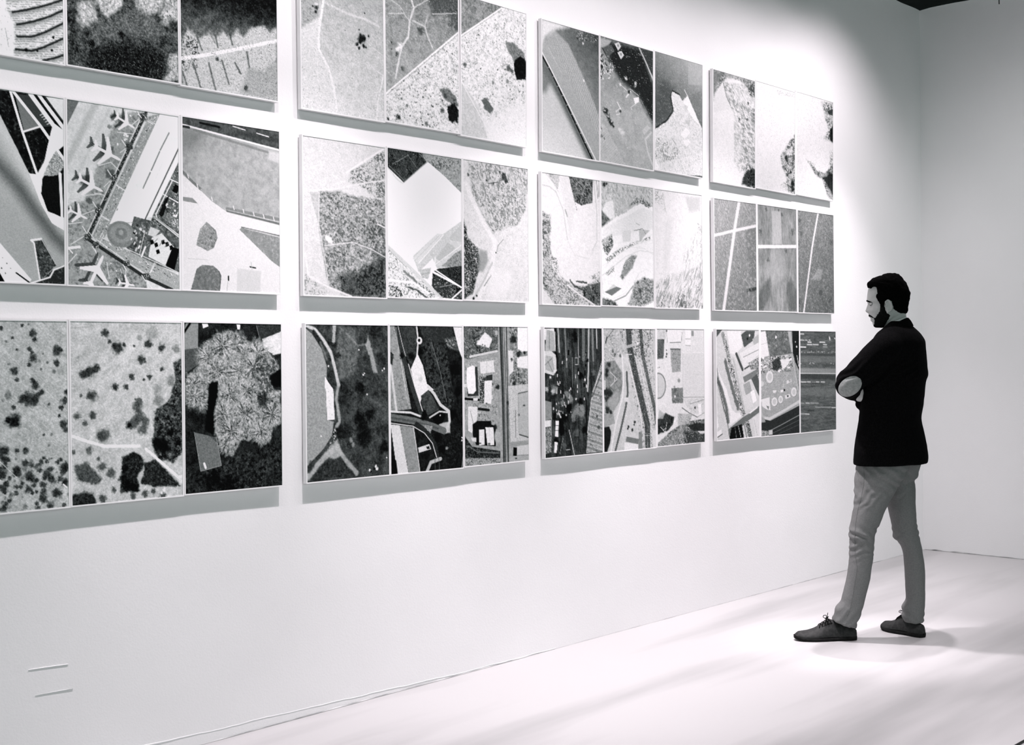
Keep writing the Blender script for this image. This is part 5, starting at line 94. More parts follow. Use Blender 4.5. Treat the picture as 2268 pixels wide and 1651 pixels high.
(2, 2, 1): ('framed aerial photograph of forked grey highway beside a small park with dark trees', 0.814, [('G',206),('N',12,14,4),('P',190,[(3,2),(128,0),(149,99),(89,155),(8,168)],3,3,1),('M',[(3,2),(128,0),(149,99),(89,155),(8,168)],3,3),('K',120,8,0.56,0.05,0.7),('K',232,8,0.58,0.05,0.7),('M',),('L',60,3,[(83,5),(31,48),(20,76)],1,None,0),('L',40,6,[(28,43),(18,73)],0.9,None,0),('B',80,13.0,[(89,132)],0.8,0.35),('B',80,13.1,[(134,137)],0.8,0.35),('B',80,9.4,[(75,113)],0.8,0.35),('L',86,44,[(203,0),(210,94),(261,242),(314,387),(353,495),(356,630)],1,2,0),('L',98,26,[(303,-2),(317,128),(362,263),(416,410),(431,488)],0.95,2,0),('M',[(135,0),(405,-3),(411,148),(149,127)],6,0),('K',55,7,0.54,0.05,0.8),('K',150,6,0.64,0.04,0.6),('M',),('M',[(179,94),(395,148),(440,391),(397,623),(303,617)],5,0),('K',220,4,0.7,0.03,0.7),('K',50,8,0.62,0.05,0.6),('M',),('L',222,7,[(286,161),(331,282),(378,438),(405,623)],0.95,1.5,0),('L',226,8,[(186,137),(238,261),(290,410),(312,522)],0.95,1.5,0),('L',226,5,[(388,114),(434,255)],0.8,None,0),('P',200,[(145,92),(279,68),(279,84),(153,106)],1,0,0.8),('B',245,7.3,[(279,75)],1,0.35),('L',240,4,[(183,131),(228,130)],1,None,0),('L',160,2,[(312,540),(387,544)],1,None,0),('L',200,2,[(312,550),(386,554)],1,None,0),('L',210,2,[(351,548),(358,625)],1,None,0),('L',170,2,[(329,436),(367,524)],0.6,None,0),('P',148,[(12,168),(89,160),(148,221),(151,287),(123,371),(63,428),(19,424),(2,330),(4,219)],5,3,1),('M',[(12,168),(89,160),(148,221),(151,287),(123,371),(63,428),(19,424),(2,330),(4,219)],5,3),('N',10,10,4),('K',100,14,0.56,0.07,0.6),('M',),('B',40,18.7,[(44,183)],0.8,0.35),('B',40,17.5,[(29,210)],0.8,0.35),('B',40,14.0,[(22,233)],0.8,0.35),('B',40,23.3,[(21,312)],0.8,0.35),('B',40,25.7,[(50,327)],0.8,0.35),('B',40,19.8,[(28,350)],0.8,0.35),('B',40,17.5,[(27,410)],0.8,0.35),('B',40,12.9,[(56,421)],0.8,0.35),('P',205,[(3,256),(18,261),(17,303),(3,307)],2,0,1),('L',240,3,[(55,219),(108,254),(56,288)],1,None,0),('L',240,2.4,[(88,242),(86,266)],1,None,0),('P',176,[(27,359),(117,305),(123,362),(71,426)],8,0,0.7),('P',166,[(1,423),(78,431),(88,478),(0,493)],3,3,1),('M',[(1,423),(78,431),(88,478),(0,493)],3,3),('K',130,10,0.5,0.06,0.5),('M',),('L',232,11,[(149,137),(159,250),(150,344),(92,483),(53,621)],0.95,2,0),('L',94,15,[(185,222),(193,326),(176,397),(133,513),(90,614)],0.95,1.5,0),('P',222,[(165,349),(199,350),(195,374),(161,368)],2,0,1),('P',40,[(0,493),(40,490),(58,519),(50,570),(24,619),(-1,618)],4,2,1),('B',38,8.5,[(247,478)],0.9,0.35),('B',38,7.9,[(243,492)],0.9,0.35),('B',38,7.8,[(197,499)],0.9,0.35),('B',38,6.0,[(191,509)],0.9,0.35),('B',38,8.4,[(227,517)],0.9,0.35),('P',122,[(181,548),(281,566),(276,592),(173,574)],2,0,1),('P',236,[(162,577),(280,594),(280,618),(161,618)],2,0,1),('P',120,[(281,530),(308,531),(311,622),(276,620)],2,0,0.8),('P',222,[(399,526),(431,527),(429,620),(402,618)],3,0,1),('N',9,4,3)]),
(2, 2, 2): ('framed aerial photograph of pale roofs, a ring at left edge and dark scrub at bottom', 0.854, [('G',228),('N',7,14,4),('P',110,[(6,53),(66,53),(57,156),(4,158)],5,4,1),('M',[(6,53),(66,53),(57,156),(4,158)],5,4),('K',55,8,0.5,0.06,0.8),('M',),('P',214,[(6,0),(79,-1),(78,53),(6,53)],1.5,3,1),('M',[(6,0),(79,-1),(78,53),(6,53)],1.5,3),('K',150,7,0.56,0.05,0.6),('M',),('P',238,[(86,4),(224,3),(215,66),(90,72)],1,0,1),('L',80,3,[(115,72),(212,70)],1,None,0),('L',100,2,[(87,9),(91,71)],1,None,0),('L',90,2,[(223,18),(217,66)],1,None,0),('B',45,6.3,[(84,112),(86,132),(82,147),(86,9)],0.9,0.35),('P',170,[(119,102),(212,105),(208,227),(133,231),(122,161)],3,1,1),('M',[(119,102),(212,105),(208,227),(133,231),(122,161)],3,1),('K',110,9,0.55,0.06,0.6),('M',),('L',60,5,[(119,107),(206,107)],0.8,2,2),('P',244,[(254,0),(309,4),(300,89),(254,85)],1,0,1),('L',110,2,[(255,52),(301,52)],1,None,0),('L',120,2,[(254,86),(300,89)],1,None,0),('P',150,[(309,7),(330,7),(330,37),(308,37)],2,0,1),('P',226,[(335,-1),(435,-2),(433,128),(333,123)],1,0,1),('P',222,[(227,126),(433,127),(430,371),(225,367)],1,0,1),('L',246,2,[(227,127),(433,128)],1,None,0),('L',180,2,[(227,127),(225,367)],1,None,0),('L',206,2,[(227,242),(431,246)],0.7,None,0),('L',130,2.5,[(227,366),(430,371)],1,None,0),('E',130,10,299,67.6,69.3,0,0.03,1),('E',206,10,299,59.5,62.4,0,0.05,1),('L',165,2,[(7,248),(10,346)],1,None,0),('B',90,4.4,[(10,204),(20,202)],0.8,0.35),('P',140,[(124,314),(228,315),(229,397),(131,394)],3,3,1),('M',[(124,314),(228,315),(229,397),(131,394)],3,3),('K',80,8,0.5,0.06,0.7),('M',),('B',244,9.0,[(156,360)],1,0.35),('B',110,12.9,[(191,276)],0.7,0.35),('B',110,6.4,[(153,308)],0.7,0.35),('P',220,[(223,369),(430,379),(428,465),(298,455)],1.5,3,1),('M',[(223,369),(430,379),(428,465),(298,455)],1.5,3),('K',170,7,0.58,0.05,0.6),('M',),('L',90,5,[(218,422),(290,455),(358,478)],0.85,None,0),('L',110,2,[(290,404),(429,384)],1,None,0),('L',110,2,[(358,478),(428,455)],1,None,0),('B',45,8.6,[(337,426)],1,0.35),('P',245,[(364,407),(394,405),(398,464),(372,463)],1.5,0,1),('P',244,[(371,488),(419,489),(417,503),(375,504)],1,0,1),('P',72,[(0,475),(69,446),(147,469),(138,503),(96,536),(-1,555)],5,4,1),('M',[(0,475),(69,446),(147,469),(138,503),(96,536),(-1,555)],5,4),('K',30,9,0.5,0.06,0.8),('M',),('P',176,[(17,424),(65,450),(48,474),(4,472)],4,0,0.8),('L',236,3,[(27,517),(67,546),(82,495)],1,None,0),('L',236,2.4,[(51,533),(76,525)],1,None,0),('L',236,9,[(-2,589),(96,570),(162,544)],0.95,2,0),('B',246,7.7,[(150,491)],1,0.35),('L',230,3,[(142,523),(154,494)],1,None,0),('P',150,[(129,537),(247,498),(428,491),(426,624),(-2,623),(2,599)],4,4,1),('M',[(129,537),(247,498),(428,491),(426,624),(-2,623),(2,599)],4,4),('N',14,8,4),('K',60,8,0.5,0.06,0.8),('K',230,6,0.62,0.05,0.7),('M',),('P',48,[(263,519),(349,508),(428,516),(427,557),(314,551)],5,4,0.9),('P',70,[(229,552),(427,562),(426,618),(245,613)],4,3,1),('M',[(229,552),(427,562),(426,618),(245,613)],4,3),('K',200,5,0.64,0.04,0.7),('M',),('P',215,[(362,554),(427,557),(427,570),(383,570)],1.5,0,1),('L',215,2.5,[(237,563),(262,609)],1,None,0),('L',215,2.5,[(203,581),(211,606)],1,None,0),('P',196,[(180,450),(315,461),(280,510),(179,515)],4,3,1),('M',[(180,450),(315,461),(280,510),(179,515)],4,3),('K',110,6,0.56,0.05,0.6),('M',),('N',8,4,2)]),
(3, 0, 0): ('framed aerial photograph of washed out pale slope with speckled grey top', 0.79, [('G',240),('N',5,16,4),('P',196,[(-2,-2),(435,-1),(435,82),(366,55),(269,17),(146,23),(85,63),(20,128),(-3,178)],8,9,1),('M',[(-2,-2),(435,-1),(435,82),(366,55),(269,17),(146,23),(85,63),(20,128),(-3,178)],8,9),('K',85,10,0.5,0.06,0.75),('K',60,7,0.62,0.05,0.7),('M',),('P',120,[(-2,1),(108,6),(34,80),(-3,147)],12,5,0.7),('M',[(99,57),(435,23),(433,468),(209,488),(211,220),(136,142)],9,4),('K',105,11,0.55,0.06,0.7,35,2.2),('K',180,9,0.5,0.06,0.55,35,2),('M',),('L',95,7,[(103,61),(131,127),(173,173)],0.8,4,3),('P',226,[(6,146),(99,65),(136,142),(173,194),(6,238)],6,3,0.6),('M',[(356,56),(435,-4),(435,93),(366,92)],8,9),('K',60,9,0.42,0.06,0.85),('M',),('M',[(380,175),(435,157),(434,243),(390,238)],8,9),('K',80,8,0.48,0.06,0.8),('M',),('B',70,10.1,[(356,136)],0.8,0.35),('B',70,10.0,[(263,239)],0.8,0.35),('B',70,10.1,[(345,231)],0.8,0.35),('P',80,[(285,606),(314,545),(393,499),(433,506),(432,618)],10,13,1),('M',[(285,606),(314,545),(393,499),(433,506),(432,618)],10,13),('K',25,9,0.5,0.06,0.85),('M',),('M',[(228,501),(276,470),(423,459),(422,534),(257,540)],8,9),('K',80,8,0.52,0.05,0.75),('M',),('K',190,7,0.7,0.04,0.4),('N',5,4,2)]),
(3, 0, 1): ('framed aerial photograph of nearly white ground with dark rocks at lower right only', 0.764, [('G',245),('N',4,16,4),('K',205,7,0.66,0.05,0.5),('M',[(215,15),(425,4),(425,32),(236,44)],6,3),('K',170,6,0.55,0.05,0.6),('M',),('P',224,[(267,405),(319,349),(382,296),(435,244),(435,616),(350,616),(329,526),(282,459)],9,12,1),('M',[(267,405),(319,349),(382,296),(435,244),(435,616),(350,616),(329,526),(282,459)],9,12),('K',70,11,0.48,0.06,0.8),('K',40,8,0.62,0.05,0.8),('M',),('B',40,19.9,[(329,409)],0.85,0.35),('B',40,18.6,[(403,552)],0.85,0.35),('B',40,18.6,[(403,585)],0.85,0.35),('B',40,10.8,[(403,434)],0.85,0.35),('B',40,10.8,[(376,487)],0.85,0.35),('M',[(266,577),(361,534),(360,606),(298,596)],7,8),('K',90,7,0.5,0.05,0.7),('M',),('P',246,[(324,365),(403,333),(392,384),(329,392)],5,3,0.7),('N',4,4,2)]),
(3, 0, 2): ('framed aerial photograph of nearly white ground with dark rocks down its whole right edge', 0.748, [('G',245),('N',4,16,4),('K',205,7,0.64,0.05,0.5),('P',224,[(279,12),(447,0),(447,258),(368,246),(312,241),(379,174),(334,111),(301,58)],10,13,1),('M',[(279,12),(447,0),(447,258),(368,246),(312,241),(379,174),(334,111),(301,58)],10,13),('K',70,10,0.5,0.06,0.8),('M',),('P',90,[(357,61),(447,36),(447,83),(379,81)],5,3,1),('M',[(357,61),(447,36),(447,83),(379,81)],5,3),('K',40,8,0.5,0.05,0.8),('M',),('P',28,[(390,178),(447,129),(447,253),(390,243)],8,9,0.9),('P',200,[(148,417),(235,447),(323,460),(447,364),(447,622),(379,605),(290,493),(202,474)],9,12,1),('M',[(148,417),(235,447),(323,460),(447,364),(447,622),(379,605),(290,493),(202,474)],9,12),('K',55,9,0.48,0.06,0.85),('M',),('P',30,[(312,485),(390,447),(447,458),(447,599),(379,547)],10,12,0.8),('M',[(390,313),(447,282),(447,423),(390,400)],8,9),('K',90,7,0.5,0.05,0.7),('M',),('M',[(105,394),(213,415),(191,458)],7,8),('K',110,6,0.5,0.05,0.7),('M',),('N',4,4,2)]),
(3, 1, 0): ('framed aerial photograph of striped pale field crossed by two white tracks forming a cross', 0.683, [('G',206),('N',8,20,4),('V',22,86,423,531,216,150,1),('S',84,6.6,0.5,-7.5,0.62,3),('N',14,14,4),('P',100,[(318,150),(430,124),(424,437),(348,392)],22,8,0.28),('P',66,[(316,494),(424,475),(423,498),(328,512)],5,4,0.8),('L',246,28,[(255,-9),(204,156),(84,621)],1,4,2),('L',246,17,[(-4,206),(208,165),(439,123)],1,4,2),('K',235,14,0.62,0.05,0.35)]),
(3, 1, 2): ('framed aerial photograph of darker striped field with a single slanting white track', 0.724, [('G',160),('N',14,26,4),('V',53,169,389,561,172,128,1),('S',66,6.6,0.5,-7.5,0.6,3),('N',16,16,4),('B',80,23.4,[(44,134)],0.5,0.6),('B',80,17.8,[(22,66)],0.5,0.6),('B',80,21.7,[(395,169)],0.5,0.6),('B',80,24.5,[(380,535)],0.5,0.6),('B',80,20.5,[(9,559)],0.5,0.6),('B',80,24.1,[(261,492)],0.5,0.6),('P',205,[(233,341),(292,348),(272,405),(145,420)],10,5,0.45),('L',244,17,[(241,-5),(167,212),(60,628)],1,3,2),('K',215,12,0.66,0.05,0.4)]),
(3, 1, 1): ('framed aerial photograph of grey streaked ground split by one level white bar', 0.731, [('G',158),('N',22,40,4,88,2),('N',16,5,4,90,8),('P',210,[(153,27),(252,20),(264,218),(157,224)],7,3,0.9),('P',190,[(153,248),(262,243),(333,377),(167,479),(80,386)],24,8,0.55),('P',92,[(7,512),(78,448),(132,413),(130,529),(40,617),(-8,617)],16,8,0.6),('P',100,[(303,476),(360,405),(433,497),(422,616),(338,617)],16,8,0.6),('B',70,15.6,[(95,18)],0.55,0.6),('B',70,12.0,[(265,43)],0.55,0.6),('B',70,9.3,[(229,16)],0.55,0.6),('B',70,14.8,[(307,255)],0.55,0.6),('B',70,14.4,[(107,318)],0.55,0.6),('B',70,20.4,[(383,138)],0.55,0.6),('B',70,15.5,[(31,159)],0.55,0.6),('L',250,20,[(-14,245),(448,221)],1,3,1.5),('N',10,4,3,90,4)]),
(3, 2, 0): ('framed aerial photograph of pale streets and warehouse roofs with a diagonal line of parked cars', 0.799, [('G',216),('N',8,14,4),('P',96,[(-8,-1),(60,-1),(-9,51)],1.5,0,1),('P',240,[(103,8),(242,7),(258,95),(183,142),(134,132)],5,0,1),('L',105,28,[(85,178),(112,243),(155,341),(207,445)],0.9,4,6),('L',104,26,[(0,268),(50,342),(89,431),(108,515)],0.9,4,6),('P',244,[(-3,195),(43,269),(98,339),(145,447),(186,472),(252,470),(235,497),(119,543),(129,479),(90,389),(43,296)],3,2,1),('L',158,30,[(63,26),(114,141),(172,281),(260,479)],0.95,3,0),('M',[(49,26),(87,26),(173,225),(285,481),(235,483),(148,280)],2,0),('K',25,7,0.52,0.05,0.9),('K',246,7,0.56,0.05,0.9),('M',),('L',190,16,[(166,169),(213,300),(269,452)],0.8,3,0),('P',92,[(244,28),(292,5),(387,5),(372,58),(274,101)],2,2,1),('B',25,11.3,[(309,51)],0.9,0.35),('B',245,7.6,[(330,32)],1,0.35),('P',180,[(359,53),(445,15),(444,77),(376,86)],3,0,1),('L',78,20,[(195,137),(256,226)],0.95,2,0),('P',230,[(228,133),(445,65),(444,129),(272,223)],1.2,0,1),('L',110,2.5,[(265,156),(444,108)],1,None,0),('L',70,9,[(277,223),(443,168)],0.9,2,0),('P',128,[(259,269),(425,220),(442,249),(275,302)],2,0,1),('P',150,[(315,190),(443,153),(442,230),(340,228)],2,2,1),('M',[(315,190),(443,153),(442,230),(340,228)],2,2),('K',235,8,0.55,0.05,0.8),('K',50,8,0.58,0.05,0.8),('M',),('P',96,[(343,280),(420,248),(439,401),(397,352)],2,1,1),('P',168,[(263,313),(326,294),(350,353),(288,374)],1.5,0,1),('P',248,[(335,355),(373,346),(401,408),(362,423)],1,0,1),('P',222,[(253,376),(320,369),(362,441),(285,466)],3,0,1),('L',245,3,[(407,248),(441,325)],1,None,0),('P',116,[(107,561),(251,500),(353,469),(439,435),(438,473),(284,530),(234,558),(118,617)],2,1,1),('L',246,8,[(327,478),(404,448)],1,None,0),('P',28,[(140,553),(243,537),(266,616),(118,617)],1.5,0,1),('L',205,4,[(209,547),(233,609)],1,None,0),('L',160,3,[(176,555),(188,611)],1,None,0),('L',110,10,[(268,536),(292,613)],0.8,2,0),('P',120,[(276,522),(318,524),(351,616),(308,613)],1.5,3,1),('M',[(276,522),(318,524),(351,616),(308,613)],1.5,3),('K',235,6,0.55,0.05,0.9),('K',20,6,0.55,0.05,0.9),('M',),('P',226,[(352,507),(438,487),(436,611),(380,613)],2,0,1),('L',170,2.5,[(369,513),(402,609)],1,None,0),('L',66,4,[(1,204),(34,342),(111,556)],1,None,0),('L',218,15,[(-5,336),(64,490),(114,616)],0.95,2,0),('L',60,5,[(7,295),(72,462)],0.7,None,0),('P',244,[(-10,409),(15,538),(-13,573)],2,0,1),('P',244,[(-1,569),(43,557),(46,585),(-1,601)],2,0,1),('L',25,4,[(-1,601),(51,583)],1,None,0),('N',8,4,3)]),
(3, 2, 1): ('framed aerial photograph of round white storage tanks on grey yard above a dark road', 0.779, [('G',168),('N',10,14,4),('P',118,[(53,-1),(338,-1),(346,135),(230,144),(104,155),(77,85)],2,1,1),('M',[(53,-1),(338,-1),(346,135),(230,144),(104,155),(77,85)],2,1),('N',14,12,4),('K',85,16,0.55,0.07,0.6),('K',180,12,0.66,0.06,0.5),('M',),('B',248,10.6,[(166,39)],1,0.35),('B',200,9.3,[(172,90),(277,51)],0.6,0.35),('P',236,[(-13,14),(53,3),(91,148),(-6,162)],1.5,0,1),('L',190,2,[(-1,85),(70,71)],1,None,0),('P',205,[(296,2),(334,2),(351,125),(337,130)],3,0,0.8),('P',46,[(345,-1),(437,0),(434,254),(378,184),(355,135)],2,1,1),('L',246,5,[(402,150),(420,214)],1,None,0),('B',240,6.2,[(398,95),(384,66)],1,0.35),('M',[(-6,157),(332,144),(359,214),(238,251),(-7,252)],4,0),('K',235,9,0.53,0.05,0.85),('K',35,9,0.56,0.05,0.85),('R',225,250,10,30,12,-16),('M',),('P',50,[(122,182),(203,153),(220,212),(175,240),(130,230)],5,4,0.8),('P',240,[(212,173),(304,164),(312,193),(238,232)],3,3,0.9),('P',122,[(275,237),(331,233),(330,257),(275,257)],3,0,1),('P',170,[(-3,252),(358,243),(422,383),(236,427),(100,475),(4,419)],3,1,1),('M',[(-3,252),(358,243),(422,383),(236,427),(100,475),(4,419)],3,1),('K',225,6,0.64,0.05,0.6),('K',110,7,0.64,0.05,0.5),('M',),('E',130,99,275,40.1,36.1,0,0.06,1),('E',228,95,273,40.0,36.1,0,0.06,1),('E',200,95,273,24.0,21.6,0,0.2,1),('E',130,149,422,32.4,26.1,0,0.06,1),('E',228,145,420,32.4,26.1,0,0.06,1),('E',200,145,420,19.4,15.7,0,0.2,1),('E',130,218,412,25.5,22.4,0,0.06,1),('E',228,214,409,25.5,22.4,0,0.06,1),('E',200,214,409,15.3,13.4,0,0.2,1),('E',130,367,370,31.9,27.7,0,0.06,1),('E',228,363,368,31.9,27.6,0,0.06,1),('E',200,363,368,19.1,16.6,0,0.2,1),('P',226,[(259,386),(315,378),(327,398),(268,408)],1.5,0,1),('P',90,[(282,386),(301,384),(305,395),(287,398)],1,0,1),('P',235,[(128,353),(169,352),(160,366),(133,368)],1.5,0,1),('P',240,[(214,353),(246,351),(241,366),(214,367)],1.5,0,1),('P',30,[(246,346),(264,349),(260,361),(244,359)],1,0,1),('L',235,3,[(283,315),(339,302),(321,292)],1,None,0),('E',225,294,306,13.0,10.8,0,0.2,1),('L',226,2,[(247,300),(251,354)],1,None,0),('P',232,[(2,402),(90,392),(102,468),(65,464),(12,443)],1.5,0,1),('P',120,[(56,440),(87,446),(78,465)],2,0,1),('P',210,[(4,295),(32,300),(27,324),(3,328)],2,0,1),('L',214,17,[(38,511),(91,518),(263,472),(436,423)],0.95,2,0),('L',140,2,[(136,491),(281,458)],0.7,None,0),('L',214,4,[(350,149),(386,283),(427,398)],1,None,0),('L',80,4,[(369,154),(434,383)],0.8,None,0),('P',58,[(-6,495),(46,521),(99,530),(441,448),(438,622),(-8,619)],2,0,1),('P',190,[(-5,457),(38,511),(46,535),(-7,538)],4,2,0.8),('L',150,5,[(45,600),(225,558),(440,505)],1,None,0),('L',120,2,[(116,606),(440,535)],1,None,0),('L',105,2,[(188,612),(439,563)],1,None,0),('P',206,[(79,585),(121,584),(123,612),(82,613)],1.5,0,1),('P',140,[(-3,581),(81,590),(80,619),(-3,614)],2,3,1),('M',[(-3,581),(81,590),(80,619),(-3,614)],2,3),('K',230,7,0.52,0.05,0.8),('K',30,7,0.6,0.05,0.8),('M',),('N',8,4,3)]),
(3, 2, 2): ('framed aerial photograph of dark ground with level dashed white rows, nearest the man', 0.876, [('G',98),('N',12,16,4,0,6),('N',12,6,3,0,5),('P',128,[(-2,144),(440,151),(439,198),(-2,188)],12,0,0.5),('P',150,[(-3,223),(439,231),(438,265),(-3,253)],9,0,0.8),('P',122,[(-4,343),(437,358),(437,405),(-5,392)],14,0,0.6),('P',70,[(-3,260),(438,273),(438,301),(-3,290)],6,0,0.8),('P',78,[(-1,134),(440,138),(440,156),(-2,149)],5,0,0.7),('L',205,5,[(-8,255),(439,264)],1,None,0),('L',200,8,[(5,17),(43,17)],0.9,2,0),('L',185,8,[(4,54),(47,55)],0.9,2,0),('L',185,8,[(61,54),(85,55)],0.9,2,0),('L',185,8,[(104,54),(119,55)],0.9,2,0),('L',225,8,[(92,66),(131,67)],0.9,2,0),('L',225,8,[(232,66),(295,67)],0.9,2,0),('L',208,8,[(83,81),(142,82)],0.9,2,0),('L',208,8,[(152,81),(215,82)],0.9,2,0),('L',208,8,[(275,81),(314,82)],0.9,2,0),('L',228,8,[(7,96),(67,97)],0.9,2,0),('L',160,8,[(274,95),(319,96)],0.9,2,0),('L',196,8,[(11,308),(29,309)],0.9,2,0),('L',196,8,[(36,309),(70,310)],0.9,2,0),('L',196,8,[(82,309),(120,311)],0.9,2,0),('L',196,8,[(186,312),(222,313)],0.9,2,0),('L',196,8,[(242,313),(289,315)],0.9,2,0),('L',130,8,[(139,312),(173,313)],0.9,2,0),('L',150,8,[(9,437),(42,439)],0.9,2,0),('L',150,8,[(119,440),(157,442)],0.9,2,0),('L',150,8,[(167,442),(211,444)],0.9,2,0),('L',180,8,[(63,438),(104,441)],0.9,2,0),('L',150,8,[(176,467),(235,471)],0.9,2,0),('L',150,8,[(245,470),(365,475)],0.9,2,0),('L',200,8,[(375,477),(421,479)],0.9,2,0),('L',165,8,[(3,502),(56,505)],0.9,2,0),('L',195,8,[(60,505),(100,508)],0.9,2,0),('M',[(3,118),(430,121),(430,136),(3,132)],1,0),('R',150,190,34,10,6,0),('M',),('M',[(3,185),(429,191),(429,206),(2,199)],1,0),('R',150,190,34,10,6,0),('M',),('L',140,3,[(6,325),(178,331)],0.7,None,0),('L',215,12,[(350,35),(355,50)],0.9,None,0),('L',205,8,[(411,40),(421,45)],1,None,0),('B',245,5.0,[(353,42)],1,0.35),('L',60,10,[(89,485),(157,488)],0.7,3,0),('N',7,4,2)])}

# ------------------------------------------------------------------ helpers
def lin(v):
    v = v / 255.0
    return v / 12.92 if v <= 0.04045 else ((v + 0.055) / 1.055) ** 2.4

def mat(name, rgb, rough=0.6, spec=0.3, nodes=None):
    m = bpy.data.materials.new(name); m.use_nodes = True
    nt = m.node_tree; b = nt.nodes['Principled BSDF']
    b.inputs['Base Color'].default_value = (*rgb, 1)
    b.inputs['Roughness'].default_value = rough
    b.inputs['Specular IOR Level'].default_value = spec
    if nodes: nodes(nt, b)
    return m

def noise_tint(c1, c2, scale, detail=4, bump=0.0, bscale=None, stretch=(1, 1, 1), lo=0.35, hi=0.65):
    def f(nt, b):
        tc = nt.nodes.new('ShaderNodeTexCoord'); mp = nt.nodes.new('ShaderNodeMapping')
        mp.inputs['Scale'].default_value = stretch
        nt.links.new(tc.outputs['Object'], mp.inputs['Vector'])
        n = nt.nodes.new('ShaderNodeTexNoise'); n.inputs['Scale'].default_value = scale; n.inputs['Detail'].default_value = detail
        nt.links.new(mp.outputs['Vector'], n.inputs['Vector'])
        r = nt.nodes.new('ShaderNodeValToRGB')
        r.color_ramp.elements[0].position = lo; r.color_ramp.elements[1].position = hi
        r.color_ramp.elements[0].color = (*c1, 1); r.color_ramp.elements[1].color = (*c2, 1)
        nt.links.new(n.outputs['Fac'], r.inputs['Fac']); nt.links.new(r.outputs['Color'], b.inputs['Base Color'])
        if bump:
            n2 = nt.nodes.new('ShaderNodeTexNoise'); n2.inputs['Scale'].default_value = bscale or scale * 3; n2.inputs['Detail'].default_value = 3
            nt.links.new(mp.outputs['Vector'], n2.inputs['Vector'])
            bp = nt.nodes.new('ShaderNodeBump'); bp.inputs['Strength'].default_value = bump; bp.inputs['Distance'].default_value = 0.01
            nt.links.new(n2.outputs['Fac'], bp.inputs['Height']); nt.links.new(bp.outputs['Normal'], b.inputs['Normal'])
    return f

def link(name, me, m=None, parent=None, smooth=False):
    o = bpy.data.objects.new(name, me); COL.objects.link(o)
    if m: me.materials.append(m)
    if parent: o.parent = parent
    if smooth:
        me.polygons.foreach_set('use_smooth', np.ones(len(me.polygons), bool)); me.update()
    return o

def mesh_obj(name, verts, faces, m=None, parent=None, smooth=False):
    me = bpy.data.meshes.new(name); me.from_pydata([tuple(v) for v in verts], [], faces); me.update()
    return link(name, me, m, parent, smooth)

def bm_obj(name, bm, m=None, parent=None, smooth=False):
    me = bpy.data.meshes.new(name); bmesh.ops.recalc_face_normals(bm, faces=bm.faces); bm.to_mesh(me); bm.free()
    return link(name, me, m, parent, smooth)

def tag(o, label=None, cat=None, group=None, kind=None):
    if label: o['label'] = label
    if cat: o['category'] = cat
    if group: o['group'] = group
    if kind: o['kind'] = kind
    return o

def add_box(bm, x0, x1, y0, y1, z0, z1):
    v = [bm.verts.new((x, y, z)) for x in (x0, x1) for y in (y0, y1) for z in (z0, z1)]
    for f in ((0, 1, 3, 2), (4, 6, 7, 5), (0, 4, 5, 1), (2, 3, 7, 6), (0, 2, 6, 4), (1, 5, 7, 3)): bm.faces.new([v[i] for i in f])

# ------------------------------------------------------------------ value noise in numpy
def vnoise(x, y, seed):
    rs = np.random.RandomState(seed); T = rs.rand(256, 256)
    xi = np.floor(x).astype(int); yi = np.floor(y).astype(int)
    fx = x - xi; fy = y - yi
    fx = fx * fx * (3 - 2 * fx); fy = fy * fy * (3 - 2 * fy)
    a = T[yi & 255, xi & 255]; b = T[yi & 255, (xi + 1) & 255]; c = T[(yi + 1) & 255, xi & 255]; d = T[(yi + 1) & 255, (xi + 1) & 255]
    return (a * (1 - fx) + b * fx) * (1 - fy) + (c * (1 - fx) + d * fx) * fy

def fbm(x, y, seed, octv=4, gain=0.55):
    s = 0; amp = 1; tot = 0
    for k in range(octv):
        c, n = math.cos(.6 + 1.1 * k), math.sin(.6 + 1.1 * k); f = 1.93 ** k
        s = s + amp * vnoise((x * c + y * n) * f + 17.3 * k, (y * c - x * n) * f + 9.1 * k, seed + k); tot += amp; amp *= gain
    return s / tot

def sstep(a, b, x):
    t = np.clip((x - a) / (b - a), 0, 1); return t * t * (3 - 2 * t)

def seg_dist(X, Y, pts, closed=False):
    d = np.full(X.shape, 1e9)
    n = len(pts)
    for i in range(n if closed else n - 1):
        ax, ay = pts[i]; bx, by = pts[(i + 1) % n]
        dx, dy = bx - ax, by - ay; L = dx * dx + dy * dy + 1e-9
        t = np.clip(((X - ax) * dx + (Y - ay) * dy) / L, 0, 1)
        d = np.minimum(d, np.hypot(X - ax - t * dx, Y - ay - t * dy))
    return d

def poly_sdf(X, Y, pts):
    """negative inside"""
    inside = np.zeros(X.shape, bool); n = len(pts)
    for i in range(n):
        x1, y1 = pts[i]; x2, y2 = pts[(i + 1) % n]
        if y1 == y2: continue
        c = ((y1 > Y) != (y2 > Y)) & (X < (x2 - x1) * (Y - y1) / (y2 - y1) + x1)
        inside ^= c
    d = seg_dist(X, Y, pts, True)
    return np.where(inside, -d, d)

# ------------------------------------------------------------------ camera
CAM = Vector((0.0, -4.0, 1.42265))
cam = bpy.data.cameras.new('camera'); cam.sensor_width = 36; cam.lens = 2833.607 / 2268 * 36; cam.clip_start = 0.05
camo = bpy.data.objects.new('camera', cam); COL.objects.link(camo); scene.camera = camo
R3 = Vector((0.682928, -0.730376, -0.012686)); U3 = Vector((0.020272, 0.001589, 0.999793)); F3 = Vector((0.730205, 0.683044, -0.015891))
camo.matrix_world = Matrix(((R3.x, U3.x, -F3.x, CAM.x), (R3.y, U3.y, -F3.y, CAM.y), (R3.z, U3.z, -F3.z, CAM.z), (0, 0, 0, 1)))

